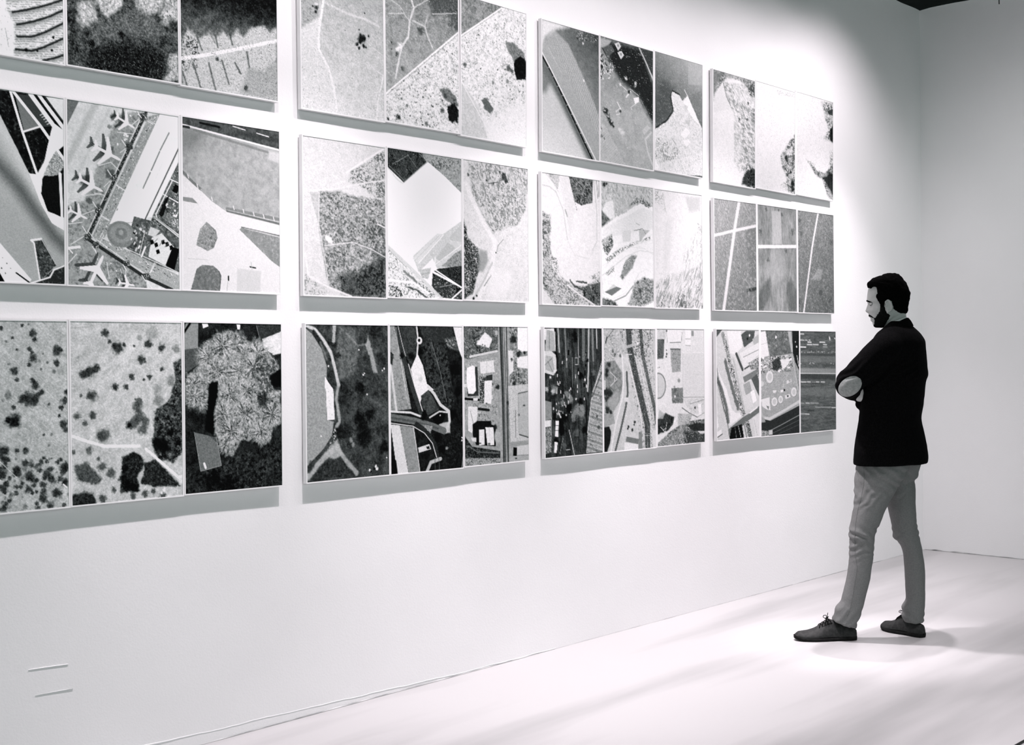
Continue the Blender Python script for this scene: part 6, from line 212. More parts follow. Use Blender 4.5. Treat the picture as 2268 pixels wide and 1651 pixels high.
# ------------------------------------------------------------------ room
XC = 8.514; YW = 0.026; ZC = 3.775; X0 = -2.6; Y0 = -6.4
PAINT1, PAINT2 = (0.80, 0.785, 0.795), (0.83, 0.815, 0.825)
m_wall = mat('white_wall_paint', PAINT2, 0.75, 0.2, noise_tint(PAINT1, PAINT2, 1.3, 4, 0.07, 140))
m_floor = mat('white_floor_paint', PAINT2, 0.42, 0.35, noise_tint((0.33, 0.328, 0.33), (0.47, 0.463, 0.467), 1.1, 4, 0.03, 60, (0.28, 2.0, 1), 0.36, 0.54))  # random colour streaks along the wall stand in for soft shade bands
m_ceil = mat('dark_ceiling_paint', (0.003, 0.0035, 0.0035), 0.95, 0.02, noise_tint((0.002, 0.0023, 0.0023), (0.006, 0.0065, 0.0065), 6))
m_joint = mat('grey_joint_dirt', (0.35, 0.35, 0.35), 0.95, 0.0, noise_tint((0.22, 0.23, 0.23), (0.62, 0.62, 0.62), 7))
m_gap = mat('dark_gap_dirt', (0.12, 0.13, 0.13), 0.95, 0.0, noise_tint((0.08, 0.09, 0.09), (0.4, 0.4, 0.4), 9))

def ragged_top(x): return 0.012 * (vnoise(np.asarray(x) * 9.0, np.zeros(np.shape(x)) + 3.3, 71) - 0.5) + 0.006 * (vnoise(np.asarray(x) * 40.0, np.zeros(np.shape(x)) + 8.3, 72) - 0.5)

def plaster_wall(name, p0, ux, length, height, nrm, du, dz, amp, seed, thick=0.12):
    """uneven plaster face with real relief, a thickness behind it and a slightly ragged top edge"""
    nu = int(length / du) + 1; nz = int(height / dz) + 1
    U, Z = np.meshgrid(np.linspace(0, length, nu), np.linspace(0, height, nz))
    relief = amp * (fbm(U * 1.5, Z * 1.7, seed, 3) - 0.5) * 2 * np.clip(Z / 0.12, 0, 1)
    edge = np.clip((length - U) / 0.2, 0, 1) * np.clip(U / 0.2, 0, 1)
    relief *= edge
    Zt = Z + (Z >= height - 1e-6) * ragged_top(U)
    ux = np.array(ux); n = np.array(nrm)
    P = np.array(p0)[None, None, :] + U[..., None] * ux + Zt[..., None] * np.array([0, 0, 1.0]) + relief[..., None] * n
    V = P.reshape(-1, 3); idx = np.arange(nu * nz).reshape(nz, nu)
    F = np.stack([idx[:-1, :-1], idx[:-1, 1:], idx[1:, 1:], idx[1:, :-1]], -1).reshape(-1, 4).tolist()
    grid = len(V); E = V[[*idx[-1, :], *idx[0, ::-1], *idx[:, 0], *idx[::-1, -1]]]
    V = np.vstack([V, E]); k1, k2, k3, k4 = grid, grid + nu, grid + 2 * nu, grid + 2 * nu + nz
    b0 = len(V); back = np.array([np.array(p0) - n * thick + ux * (length * a) + np.array([0, 0, height * b]) for a, b in ((0, 0), (1, 0), (1, 1), (0, 1))])
    V = np.vstack([V, back])
    nf = len(F)
    F.append([b0 + 3, b0 + 2, b0 + 1, b0])
    F.append(list(range(k1, k1 + nu)) + [b0 + 2, b0 + 3]); F.append(list(range(k2, k2 + nu)) + [b0, b0 + 1])
    F.append(list(range(k3, k3 + nz)) + [b0 + 3, b0]); F.append(list(range(k4, k4 + nz)) + [b0 + 1, b0 + 2])
    o = mesh_obj(name, V, F, m_wall, None, False)
    o.data.polygons.foreach_set('use_smooth', np.arange(len(F)) < nf)
    return tag(o, kind='structure')

wl = plaster_wall('wall_left', (X0, YW, 0), (1, 0, 0), XC - X0, ZC, (0, -1, 0), 0.05, 0.05, 0.0035, 5)
tag(wl, 'long white plaster wall carrying the framed photographs', 'wall')
wr = plaster_wall('wall_right', (XC, YW, 0), (0, -1, 0), YW - Y0, ZC, (-1, 0, 0), 0.08, 0.08, 0.004, 9)
tag(wr, 'bare white end wall behind the standing visitor', 'wall')
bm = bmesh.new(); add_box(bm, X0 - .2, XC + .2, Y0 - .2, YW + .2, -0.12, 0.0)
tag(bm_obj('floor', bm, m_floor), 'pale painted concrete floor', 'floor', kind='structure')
bm = bmesh.new(); add_box(bm, X0 - .2, XC + .6, Y0 - .2, YW + .6, ZC + 0.16, ZC + 0.3)
tag(bm_obj('ceiling', bm, m_ceil), 'black ceiling above the open top of the white walls', 'ceiling', kind='structure')

# broken plaster line where each wall meets the floor
def floor_joint(name, pts, wfun, mm, label):
    """thin ragged strip of dirt lying in the joint"""
    V = []; F = []
    n = len(pts)
    for i, (x, y, nx, ny) in enumerate(pts):
        w = wfun(i)
        V += [(x, y, 0.0012), (x + nx * w, y + ny * w, 0.0012), (x, y, 0.0012 + w * 0.8), (x + nx * 0.0008, y + ny * 0.0008, 0.0012 + w * 0.8)]
        if i:
            a = 4 * (i - 1); b = 4 * i
            F += [(a, a + 1, b + 1, b), (a + 1, a + 3, b + 3, b + 1), (a + 3, a + 2, b + 2, b + 3), (a + 2, a, b, b + 2)]
    o = mesh_obj(name, V, F, mm)
    return tag(o, label, 'trim', kind='structure')
rs = np.random.RandomState(4)
xs = np.arange(2.2, XC - .01, 0.02)
def w_left(i):
    x = xs[i]; v = vnoise(np.array([x * 6.0]), np.array([2.2]), 31)[0]; e = vnoise(np.array([x * 1.1]), np.array([7.2]), 33)[0]
    return 0.0004 + 0.003 * max(0, v - .45) + (0.004 if 2.7 < x < 4.4 else 0.0) * e
floor_joint('trim_1', [(x, YW - 0.0005, 0, -1) for x in xs], w_left, m_joint, 'thin dirty joint where the picture wall meets the floor')
ys = np.arange(YW - .01, -2.6, -0.012)
def w_right(i):
    v = vnoise(np.array([ys[i] * 14.0]), np.array([4.4]), 41)[0]; return 0.0015 + 0.012 * max(0, v - .45) * (1.6 if ys[i] > -.35 else 1)
floor_joint('trim_2', [(XC - 0.0005, y, -1, 0) for y in ys], w_right, m_gap, 'dirty ragged joint where the end wall meets the floor')

# bulging patch of loose plaster along the foot of the picture wall
def plaster_flake(pts, h, name, label, mm=None):
    V = []; F = []
    for i, (x, z, w) in enumerate(pts):
        V += [(x, YW + .004, z), (x, YW - h, z + w * .3), (x, YW - h * .8, z + w * .7), (x, YW + .004, z + w)]
        if i:
            a = 4 * (i - 1); b = 4 * i
            F += [(a, a + 1, b + 1, b), (a + 1, a + 2, b + 2, b + 1), (a + 2, a + 3, b + 3, b + 2), (a + 3, a, b, b + 3)]
    F += [(3, 2, 1, 0), (len(V) - 4, len(V) - 3, len(V) - 2, len(V) - 1)]
    return tag(mesh_obj(name, V, F, mm or m_wall), label, 'trim', kind='structure')
px = np.arange(2.3, 4.6, .02)
n1 = lambda x, f, sd: float(vnoise(np.array([x * f]), np.array([sd + .5]), sd)[0])
plaster_flake([(x, max(.003, .047 - .0262 * (x - 2.4)) + .006 * (n1(x, 9, 3) - .5) + .004 * (n1(x, 31, 5) - .5), .003 + .010 * n1(x, 6, 8) * max(.15, 1 - (x - 2.3) / 2.2)) for x in px], .0016, 'trim_3', 'cracked swollen plaster along the foot of the picture wall')
plaster_flake([(1.962 + .0155 * i, .4 - .0008 * i, .0014 * math.sin(math.pi * (i + .5) / 10) + .0004) for i in range(10)], .0024, 'trim_4', 'short pale plaster ridge low on the wall at far left')
plaster_flake([(1.984 + .0148 * i, .311 - .0004 * i, .0014 * math.sin(math.pi * (i + .5) / 10) + .0004) for i in range(10)], .0024, 'trim_5', 'short dark plaster crack low on the wall at far left', m_joint)

# thin black drop rod seen at the top of the end wall
m_black = mat('black_metal', (0.006, 0.006, 0.006), 0.5, 0.3)
def tube_mesh(bm, pts, rad, n=10, caps=True):
    rings = []
    pts = [Vector(p) for p in pts]; rr = rad if isinstance(rad, (list, tuple)) else [rad] * len(pts)
    prev = None
    for i, p in enumerate(pts):
        d = (pts[min(i + 1, len(pts) - 1)] - pts[max(i - 1, 0)])
        d = d.normalized() if d.length > 1e-9 else Vector((0, 0, 1))
        if prev is None:
            a = Vector((0, 0, 1)) if abs(d.z) < .9 else Vector((1, 0, 0))
            s = d.cross(a).normalized()
        else: s = (prev - d * prev.dot(d)).normalized()
        prev = s; t = d.cross(s)
        rings.append([bm.verts.new(p + (s * math.cos(2 * math.pi * k / n) + t * math.sin(2 * math.pi * k / n)) * rr[i]) for k in range(n)])
    for a, b in zip(rings, rings[1:]):
        for k in range(n): bm.faces.new((a[k], a[(k + 1) % n], b[(k + 1) % n], b[k]))
    if caps: bm.faces.new(rings[0][::-1]); bm.faces.new(rings[-1])
rod = bpy.data.objects.new('hanging_rod', None); COL.objects.link(rod); rod.location = (8.2, -.661, ZC + .16)
tag(rod, 'thin black rod hanging from the ceiling in front of the end wall', 'rod')
bm = bmesh.new(); tube_mesh(bm, [(0, 0, 0.0), (0, 0, -.2), (0.004, 0, -.311)], .0034); bm_obj('rod', bm, m_black, rod, True)
bm = bmesh.new(); tube_mesh(bm, [(0, 0, 0.0), (0, 0, -.012)], .02, 16); bm_obj('ceiling_plate', bm, m_black, rod)

# end of a black cable lying on the floor at the near right corner
cab = bpy.data.objects.new('floor_cable', None); COL.objects.link(cab); cab.location = (4.57, -2.209, 0)
tag(cab, 'black cable lying on the floor at the near right corner', 'cable')
bm = bmesh.new(); tube_mesh(bm, [(-.16, .012, .005), (-.09, .001, .005), (0, 0, .005), (.09, -.004, .005), (.2, -.03, .005), (.36, -.09, .005)], .0042, 8); bm_obj('cord', bm, m_black, cab, True)


# ------------------------------------------------------------------ framed photographs
m_frame = mat('white_frame_lacquer', (0.80, 0.785, 0.795), 0.35, 0.4, noise_tint((0.78, 0.765, 0.775), (0.82, 0.805, 0.815), 8))
def print_material():
    m = bpy.data.materials.new('photographic_print'); m.use_nodes = True
    nt = m.node_tree; b = nt.nodes['Principled BSDF']
    a = nt.nodes.new('ShaderNodeAttribute'); a.attribute_name = 'print_tone'
    nt.links.new(a.outputs['Color'], b.inputs['Base Color'])
    b.inputs['Roughness'].default_value = 0.6; b.inputs['Specular IOR Level'].default_value = 0.03
    return m
m_print = print_material()

class Pic:
    """small drawing surface in millimetres: fields, roads, trees and buildings of one aerial photograph"""
    def __init__(s, w, h, nu, nv):
        s.w, s.h = w, h
        s.X, s.Y = np.meshgrid(np.linspace(0, w, nu), np.linspace(0, h, nv))
        s.A = np.full(s.X.shape, 128.0); s.M = np.ones(s.X.shape); s.c = 0
        s.px = max(w / nu, h / nv)
    def blend(s, v, a): s.A = s.A * (1 - a) + v * a
    def box(s, x0, y0, x1, y1):
        i0 = max(0, int(y0 / s.h * (s.A.shape[0] - 1))); i1 = min(s.A.shape[0], int(y1 / s.h * (s.A.shape[0] - 1)) + 2)
        j0 = max(0, int(x0 / s.w * (s.A.shape[1] - 1))); j1 = min(s.A.shape[1], int(x1 / s.w * (s.A.shape[1] - 1)) + 2)
        return slice(i0, max(i0, i1)), slice(j0, max(j0, j1))
    def warp(s, j, seed, sc=9.0):
        if not j: return s.X, s.Y
        sc = max(sc, 2.6 * j)
        return (s.X + j * 2.4 * (fbm(s.X / sc, s.Y / sc, seed, 4, .7) - .5), s.Y + j * 2.4 * (fbm(s.X / sc + 50, s.Y / sc, seed + 7, 4, .7) - .5))
    def run(s, ops):
        for op in ops:
            s.c += 1
            getattr(s, 'o' + op[0])(*op[1:])
        return s.A
    def oG(s, v): s.A[:] = v
    def oM(s, pts=None, f=1.5, j=0):
        if pts is None: s.M = np.ones(s.X.shape); return
        X, Y = s.warp(j, s.c * 13); s.M = 1 - sstep(-f, f, poly_sdf(X, Y, pts))
    def oI(s): s.M = 1 - s.M
    def oN(s, amp, sc, octv=4, ang=0, st=1):
        c, n = math.cos(math.radians(ang)), math.sin(math.radians(ang))
        u = (s.X * c + s.Y * n) / (sc * st); v = (-s.X * n + s.Y * c) / sc
        s.A += s.M * amp * 2 * (fbm(u, v, s.c * 31 + 5, octv, .62) - .5) * 1.6
    def oK(s, v, sc, thr, soft=.06, a=1, ang=0, st=1):
        c, n = math.cos(math.radians(ang)), math.sin(math.radians(ang))
        u = (s.X * c + s.Y * n) / (sc * st); w = (-s.X * n + s.Y * c) / sc
        g = sstep(.3, .56, fbm(u / 5.5, w / 5.5, s.c * 41 + 9, 3)) if sc < 12 else 1
        s.blend(v, s.M * a * (.35 + .65 * g) * sstep(thr - soft * 2, thr + soft * 2, fbm(u * 1.25, w * 1.25, s.c * 37 + 3, 4, .62)))
    def oP(s, v, pts, f=1.0, j=0, a=1):
        xs = [p[0] for p in pts]; ys = [p[1] for p in pts]; e = f + 2 * j + 1
        b = s.box(min(xs) - e, min(ys) - e, max(xs) + e, max(ys) + e)
        X, Y = s.warp(j, s.c * 13); k = a * (1 - sstep(-f, f, poly_sdf(X[b], Y[b], pts))) * s.M[b]
        s.A[b] = s.A[b] * (1 - k) + v * k
    def oL(s, v, w, pts, a=1, f=None, j=0):
        xs = [p[0] for p in pts]; ys = [p[1] for p in pts]; f = f if f else max(.6, s.px * .5); e = w + f + 2 * j + 1
        b = s.box(min(xs) - e, min(ys) - e, max(xs) + e, max(ys) + e)
        X, Y = s.warp(j, s.c * 13)
        k = a * (1 - sstep(w / 2 - f, w / 2 + f, seg_dist(X[b], Y[b], pts))) * s.M[b]
        s.A[b] = s.A[b] * (1 - k) + v * k
    def oB(s, v, r, pts, a=1, j=.35):
        rs = np.random.RandomState(s.c * 7 + 1)
        for x, y in pts:
            q = r * (0.8 + .4 * rs.rand()); b = s.box(x - 2 * q, y - 2 * q, x + 2 * q, y + 2 * q)
            X, Y = s.X[b], s.Y[b]
            if not X.size: continue
            d = np.hypot(X - x, Y - y) / q + j * 2 * (fbm(X / q * 2 + x, Y / q * 2 + y, s.c * 3 + 1, 3) - .5) * 1.5
            k = a * (1 - sstep(.4, 1.25, d)) * s.M[b]
            s.A[b] = s.A[b] * (1 - k) + v * k
    def oD(s, v, n, r0, r1, a=1, j=.35):
        rs = np.random.RandomState(s.c * 11 + 2); pts = []; t = 0
        while len(pts) < n and t < n * 20:
            t += 1; x, y = rs.rand() * s.w, rs.rand() * s.h
            if s.M[min(int(y / s.h * s.A.shape[0]), s.A.shape[0] - 1), min(int(x / s.w * s.A.shape[1]), s.A.shape[1] - 1)] > .5: pts.append((x, y))
        for k, p in enumerate(pts): s.oB(v, r0 + (r1 - r0) * rs.rand() ** 2, [p], a, j)
    def oS(s, v, per, duty, ang, a=1, wob=0, dash=0):
        c, n = math.cos(math.radians(ang)), math.sin(math.radians(ang))
        u = s.X * c + s.Y * n; w = -s.X * n + s.Y * c
        if wob: w = w + wob * 2 * (fbm(u / 40, w / 40, s.c * 5, 2) - .5)
        ph = (w / per) % 1; k = 1 - sstep(duty - .12, duty + .12, np.abs(ph - .5) * 2)
        if dash: k = k * (vnoise(u / dash, np.floor(w / per) * 3.7, s.c) > .4)
        s.blend(v, s.M * a * k)
    def oR(s, v0, v1, n, w, h, ang, a=1, sh=None):
        rs = np.random.RandomState(s.c * 17 + 3); c, m = math.cos(math.radians(ang)), math.sin(math.radians(ang)); k = 0; t = 0
        while k < n and t < n * 30:
            t += 1; x, y = rs.rand() * s.w, rs.rand() * s.h
            if s.M[min(int(y / s.h * s.A.shape[0]), s.A.shape[0] - 1), min(int(x / s.w * s.A.shape[1]), s.A.shape[1] - 1)] < .5: continue
            k += 1; q = .6 + .8 * rs.rand(); ww, hh = w * q / 2, h * (.6 + .8 * rs.rand()) / 2; v = v0 + (v1 - v0) * rs.rand()
            P = [(x + c * e * ww - m * g * hh, y + m * e * ww + c * g * hh) for e, g in ((-1, -1), (1, -1), (1, 1), (-1, 1))]
            if sh is not None: s.oP(sh, [(p + 1.6, g + 1.6) for p, g in P], .8, 0, a)
            s.oP(v, P, .8, 0, a)
    def oE(s, v, x, y, rx, ry, ang=0, f=.08, a=1):
        R = max(rx, ry) * 1.3; b = s.box(x - R, y - R, x + R, y + R); c, n = math.cos(math.radians(ang)), math.sin(math.radians(ang))
        X, Y = s.X[b] - x, s.Y[b] - y
        d = np.hypot((X * c + Y * n) / rx, (-X * n + Y * c) / ry); k = a * (1 - sstep(1 - f, 1 + f, d)) * s.M[b]
        s.A[b] = s.A[b] * (1 - k) + v * k
    def oV(s, ax, ay, bx, by, va, vb, a=1):
        dx, dy = bx - ax, by - ay; t = np.clip(((s.X - ax) * dx + (s.Y - ay) * dy) / (dx * dx + dy * dy), 0, 1)
        s.blend(va + (vb - va) * t, s.M * a)
    def oQ(s, x, y, L, ang, v=250, shade=40):
        """aeroplane from above: shadow, fuselage, swept wings, tail"""
        for col, ox, oy in ((shade, -L * .16, -L * .08), (v, 0, 0)):
            c, n = math.cos(math.radians(ang)), math.sin(math.radians(ang))
            T = lambda p: [(x + ox + (u * c - w * n) * L, y + oy + (u * n + w * c) * L) for u, w in p]
            al = .75 if col == shade else 1
            s.oP(col, T([(-.52, 0), (-.4, .045), (.36, .05), (.47, .03), (.51, 0), (.47, -.03), (.36, -.05), (-.4, -.045)]), .8, 0, al)
            for q in (1, -1):
                s.oP(col, T([(.17, .03 * q), (-.06, .03 * q), (-.21, .48 * q), (-.14, .5 * q)]), .7, 0, al)
                s.oP(col, T([(-.34, .02 * q), (-.48, .02 * q), (-.55, .2 * q), (-.48, .2 * q)]), .6, 0, al)
    def oT(s, x, y, R, v0=50, v1=215):
        """leafy tuft: strands spreading from its middle, brighter towards the tips"""
        b = s.box(x - R, y - R, x + R, y + R); X, Y = s.X[b] - x, s.Y[b] - y
        r = np.hypot(X, Y) / R; t = np.arctan2(Y, X)
        n = fbm((t + 4) * 5.5 + x, r * 2.2 + y, s.c * 23, 3, .7); m = fbm(X / 5 + x, Y / 5, s.c * 29, 4, .7)
        k = (1 - sstep(.55, 1.0, r + .9 * (n - .5))) * s.M[b]
        v = v0 + (v1 - v0) * np.clip(.15 + 1.5 * (n - .38) + 1.3 * (m - .45) + .45 * r, 0, 1)
        s.A[b] = s.A[b] * (1 - k * .92) + v * k * .92
    def oC(s, v0, v1, cw, chh, ang, thr=.5, a=1):
        """street grid of small roofs"""
        c, n = math.cos(math.radians(ang)), math.sin(math.radians(ang)); u = (s.X * c + s.Y * n) / cw; w = (-s.X * n + s.Y * c) / chh
        rs = np.random.RandomState(s.c * 19 + 4); T = rs.rand(512, 512); ui, wi = np.floor(u).astype(int), np.floor(w).astype(int)
        t = T[wi & 511, ui & 511]; fu, fw = u - ui, w - wi
        k = (t > thr) * sstep(.05, .3, np.minimum(np.minimum(fu, 1 - fu), np.minimum(fw, 1 - fw)) + .2 * (T[(wi + 7) & 511, (ui + 3) & 511] - .3))
        vv = v0 + (v1 - v0) * T[(wi + 101) & 511, (ui + 57) & 511]
        s.blend(vv, s.M * a * k)

def tone(A, gain):
    """picture value 0..255 to a split-toned ink reflectance: cool shadows, rosy paper"""
    A = np.clip(A, 0, 255) / 255.0
    L = np.where(A <= .04045, A / 12.92, ((A + .055) / 1.055) ** 2.4)
    L = np.clip(L * gain, 0.0015, 0.86)
    t = np.clip(A, 0, 1)[..., None]
    dark = np.array([.86, 1.04, 1.03]); mid = np.array([.955, 1.02, 1.0]); hi = np.array([1.012, .985, 1.0])
    col = np.where(t < .5, dark + (mid - dark) * t * 2, mid + (hi - mid) * (t - .5) * 2)
    rgb = np.clip(L[..., None] * col, .001, .88)
    return np.concatenate([rgb, np.ones(A.shape + (1,))], -1)

def build_picture(key, spec):
    c, r, p = key
    x, z, w, h, rot = PANELS[key]
    label, gain, ops = spec
    root = bpy.data.objects.new('framed_photograph', None); COL.objects.link(root)
    root.matrix_world = Matrix.Translation((x, 0, z)) @ Matrix.Rotation(-rot, 4, 'Y')
    tag(root, label, 'picture', 'framed aerial photographs on the gallery wall')
    # print lying in a shallow tray frame
    nu, nv = RES[c]
    grain = np.random.RandomState(c * 100 + r * 10 + p)
    pic = Pic(424.0, 617.0, nu, nv)
    A = pic.run(ops)
    A = np.where(A < 135, 135 - (135 - A) * 1.18, A)
    A = A + 8 * (grain.rand(*A.shape) - .5) * 2
    colr = tone(A, gain)
    X = pic.X / 424.0 * w; Z = (1 - pic.Y / 617.0) * h
    V = np.stack([X, np.zeros_like(X), Z], -1).reshape(-1, 3)
    n = nu * nv; idx = np.arange(n).reshape(nv, nu)
    Q = np.stack([idx[:-1, :-1], idx[1:, :-1], idx[1:, 1:], idx[:-1, 1:]], -1).reshape(-1, 4)
    me = bpy.data.meshes.new('print')
    me.vertices.add(n); me.vertices.foreach_set('co', V.ravel())
    me.loops.add(Q.size); me.loops.foreach_set('vertex_index', Q.ravel())
    me.polygons.add(len(Q)); me.polygons.foreach_set('loop_start', np.arange(0, Q.size, 4)); me.update(calc_edges=True)
    at = me.color_attributes.new('print_tone', 'FLOAT_COLOR', 'POINT'); at.data.foreach_set('color', colr.ravel().astype(np.float32))
    link('print', me, m_print, root)
    # frame: backing tray with a thin raised rim
    def rim(ka, kb):
        xa, za, wa, ha, ra = PANELS[ka]; xb, zb, wb, hb, rb = PANELS[kb]
        g = min(xb - xa - wa, (xb - rb * hb) - (xa + wa - ra * ha))
        return max(.0035, min(.011, g / 2 - .0005))
    el = rim((c, r, p - 1), key) if p else .005
    er = rim(key, (c, r, p + 1)) if p < 2 else .005
    e = .0047; dpt = .018; lip = .0018
    bm = bmesh.new()
    add_box(bm, -.001, w + .001, .0006, dpt, -.001, h + .001)
    add_box(bm, -el, 0, -lip, dpt, -e, h + e); add_box(bm, w, w + er, -lip, dpt, -e, h + e)
    add_box(bm, 0, w, -lip, dpt, -e, 0); add_box(bm, 0, w, -lip, dpt, h, h + e)
    bm_obj('frame', bm, m_frame, root)
    # two hanging battens between the tray and the wall
    bm = bmesh.new(); add_box(bm, .05, w - .05, dpt - .001, YW + .006, h - .09, h - .05); bm_obj('hanging_batten', bm, m_frame, root)
    bm = bmesh.new(); add_box(bm, .05, w - .05, dpt - .001, YW + .006, .05, .09); bm_obj('hanging_batten', bm, m_frame, root)
    return root

RES = {0: (200, 300), 1: (136, 270), 2: (94, 210), 3: (76, 300)}
for key in PANELS:
    if key in ART: build_picture(key, ART[key])

# ------------------------------------------------------------------ visitor
m_skin = mat('skin', (0.44, 0.447, 0.44), 0.55, 0.2, noise_tint((0.41, 0.417, 0.41), (0.47, 0.477, 0.47), 30, 3, 0.05, 300))
m_hair = mat('black_hair', (0.0016, 0.0016, 0.0016), 0.95, 0.015, noise_tint((0.001, 0.001, 0.001), (0.0024, 0.0024, 0.0024), 120, 3, 0.25, 260))
m_beard = mat('dark_beard', (0.006, 0.0065, 0.0065), 0.95, 0.015, noise_tint((0.002, 0.0022, 0.0022), (0.012, 0.013, 0.013), 420, 3, 0.2, 600))
m_jacket = mat('black_wool', (0.0028, 0.0028, 0.003), 0.95, 0.02, noise_tint((0.002, 0.002, 0.0022), (0.0045, 0.0045, 0.0048), 180, 3, 0.1, 500))
m_patch = mat('grey_suede', (0.27, 0.283, 0.278), 0.95, 0.05, noise_tint((0.23, 0.242, 0.238), (0.31, 0.324, 0.318), 90, 4, 0.15, 700))
m_shirt = mat('white_cotton', (0.72, 0.71, 0.715), 0.8, 0.1, noise_tint((0.68, 0.67, 0.675), (0.76, 0.75, 0.755), 200))
m_trouser = mat('grey_cotton', (0.16, 0.163, 0.162), 0.9, 0.05, noise_tint((0.147, 0.15, 0.149), (0.173, 0.176, 0.175), 160, 5, 0.1, 900))
m_seam = mat('dark_thread', (0.16, 0.163, 0.162), 0.9, 0.05, noise_tint((0.13, 0.133, 0.132), (0.19, 0.193, 0.192), 300))
m_shoe = mat('charcoal_leather', (0.024, 0.025, 0.025), 0.65, 0.15, noise_tint((0.018, 0.0188, 0.0188), (0.032, 0.033, 0.033), 70, 4, 0.1, 500))
m_sole = mat('black_rubber', (0.008, 0.008, 0.008), 0.8, 0.1, noise_tint((0.006, 0.006, 0.006), (0.012, 0.012, 0.012), 60))
m_lace = mat('black_lace', (0.006, 0.006, 0.006), 0.8, 0.1, noise_tint((0.004, 0.004, 0.004), (0.01, 0.01, 0.01), 200))
m_eye = mat('eye_white', (0.45, 0.45, 0.45), 0.2, 0.5, noise_tint((0.43, 0.43, 0.43), (0.47, 0.47, 0.47), 60))
m_iris = mat('dark_iris', (0.01, 0.01, 0.01), 0.2, 0.5, noise_tint((0.006, 0.006, 0.006), (0.014, 0.014, 0.014), 300))

FO = Vector((5.72, -1.0, 0)); FX = Vector((0.46446975, -0.88558899, 0)); FYV = Vector((0.88558899, 0.46446975, 0))
man = bpy.data.objects.new('person', None); COL.objects.link(man)
man.matrix_world = Matrix(((FX.x, FYV.x, 0, FO.x), (FX.y, FYV.y, 0, FO.y), (0, 0, 1, 0), (0, 0, 0, 1)))
tag(man, 'standing man in a black jacket and grey trousers, arms crossed, studying the pictures', 'person')

def cat_rings(R, sub):
    """Catmull-Rom between rings"""
    R = np.array(R, float); out = []
    n = len(R)
    for i in range(n - 1):
        p0, p1, p2, p3 = R[max(i - 1, 0)], R[i], R[i + 1], R[min(i + 2, n - 1)]
        for k in range(sub):
            t = k / sub
            out.append(.5 * ((2 * p1) + (-p0 + p2) * t + (2 * p0 - 5 * p1 + 4 * p2 - p3) * t * t + (-p0 + 3 * p1 - 3 * p2 + p3) * t ** 3))
    out.append(R[-1]); return np.array(out)

def ring_pts(q, n, ex=2.0, shrink=0.0):
    cx, cy, cz, ax, az, sy, rho = q
    th = np.arange(n) / n * 2 * np.pi
    c, s = np.cos(th), np.sin(th)
    if ex != 2.0:
        c = np.sign(c) * np.abs(c) ** (2 / ex); s = np.sign(s) * np.abs(s) ** (2 / ex)
    k = max(.2, 1 - shrink / max(.01, abs(ax))); k2 = max(.2, 1 - shrink / max(.01, sy))
    return np.stack([cx + ax * c * k, cy + sy * k2 * (rho * c + math.sqrt(1 - rho * rho) * s), cz + az * c], -1)

def loft(bm, rings):
    vr = [[bm.verts.new(p) for p in r] for r in rings]
    n = len(vr[0])
    for a, b in zip(vr, vr[1:]):
        for k in range(n): bm.faces.new((a[k], a[(k + 1) % n], b[(k + 1) % n], b[k]))
    for r in (vr[0], vr[-1]):
        c = Vector((0, 0, 0))
        for v in r: c += v.co
        cv = bm.verts.new(c / n)
        for k in range(n): bm.faces.new((r[k], r[(k + 1) % n], cv))

def chain(bm, pts, n=20, sub=4):
    P = cat_rings(pts, sub)
    # rounded ends
    def endcap(a, b):
        d = (a[:3] - b[:3]); d = d / (np.linalg.norm(d) + 1e-9)
        return [np.append(a[:3] + d * a[3] * math.sin(t), a[3] * math.cos(t)) for t in (0.45, 0.9, 1.25, 1.48)]
    P = list(reversed(endcap(P[0], P[1]))) + list(P) + endcap(P[-1], P[-2])
    tube_mesh(bm, [p[:3] for p in P], [float(max(p[3], 1e-4)) for p in P], n)

def voxel(name, bm, size, m, parent, smooth=3, disp=None):
    """union of overlapping closed pieces into one continuous skin"""
    bmesh.ops.recalc_face_normals(bm, faces=bm.faces)
    me = bpy.data.meshes.new(name); bm.to_mesh(me); bm.free()
    o = bpy.data.objects.new(name, me); COL.objects.link(o)
    r = o.modifiers.new('union', 'REMESH'); r.mode = 'VOXEL'; r.voxel_size = size; r.use_smooth_shade = True
    if smooth:
        s = o.modifiers.new('soft', 'SMOOTH'); s.iterations = smooth; s.factor = .5
    dg = bpy.context.evaluated_depsgraph_get(); dg.update()
    ev = o.evaluated_get(dg); me2 = bpy.data.meshes.new_from_object(ev)
    bpy.data.objects.remove(o); bpy.data.meshes.remove(me)
    me2.name = name
    n = len(me2.vertices); co = np.empty(n * 3); me2.vertices.foreach_get('co', co); co = co.reshape(-1, 3)
    if disp is not None:
        no = np.empty(n * 3); me2.vertices.foreach_get('normal', no); no = no.reshape(-1, 3)
        co = co + no * disp(co)[:, None]
        me2.vertices.foreach_set('co', co.ravel()); me2.update()
    me2.materials.clear()
    return link(name, me2, m, parent, True)

def noise3(P, sc, seed):
    return (fbm(P[:, 0] / sc + P[:, 1] / sc * .37, P[:, 2] / sc, seed, 3) + fbm(P[:, 1] / sc + 7.7, P[:, 2] / sc + P[:, 0] / sc * .41, seed + 5, 3)) - 1.0

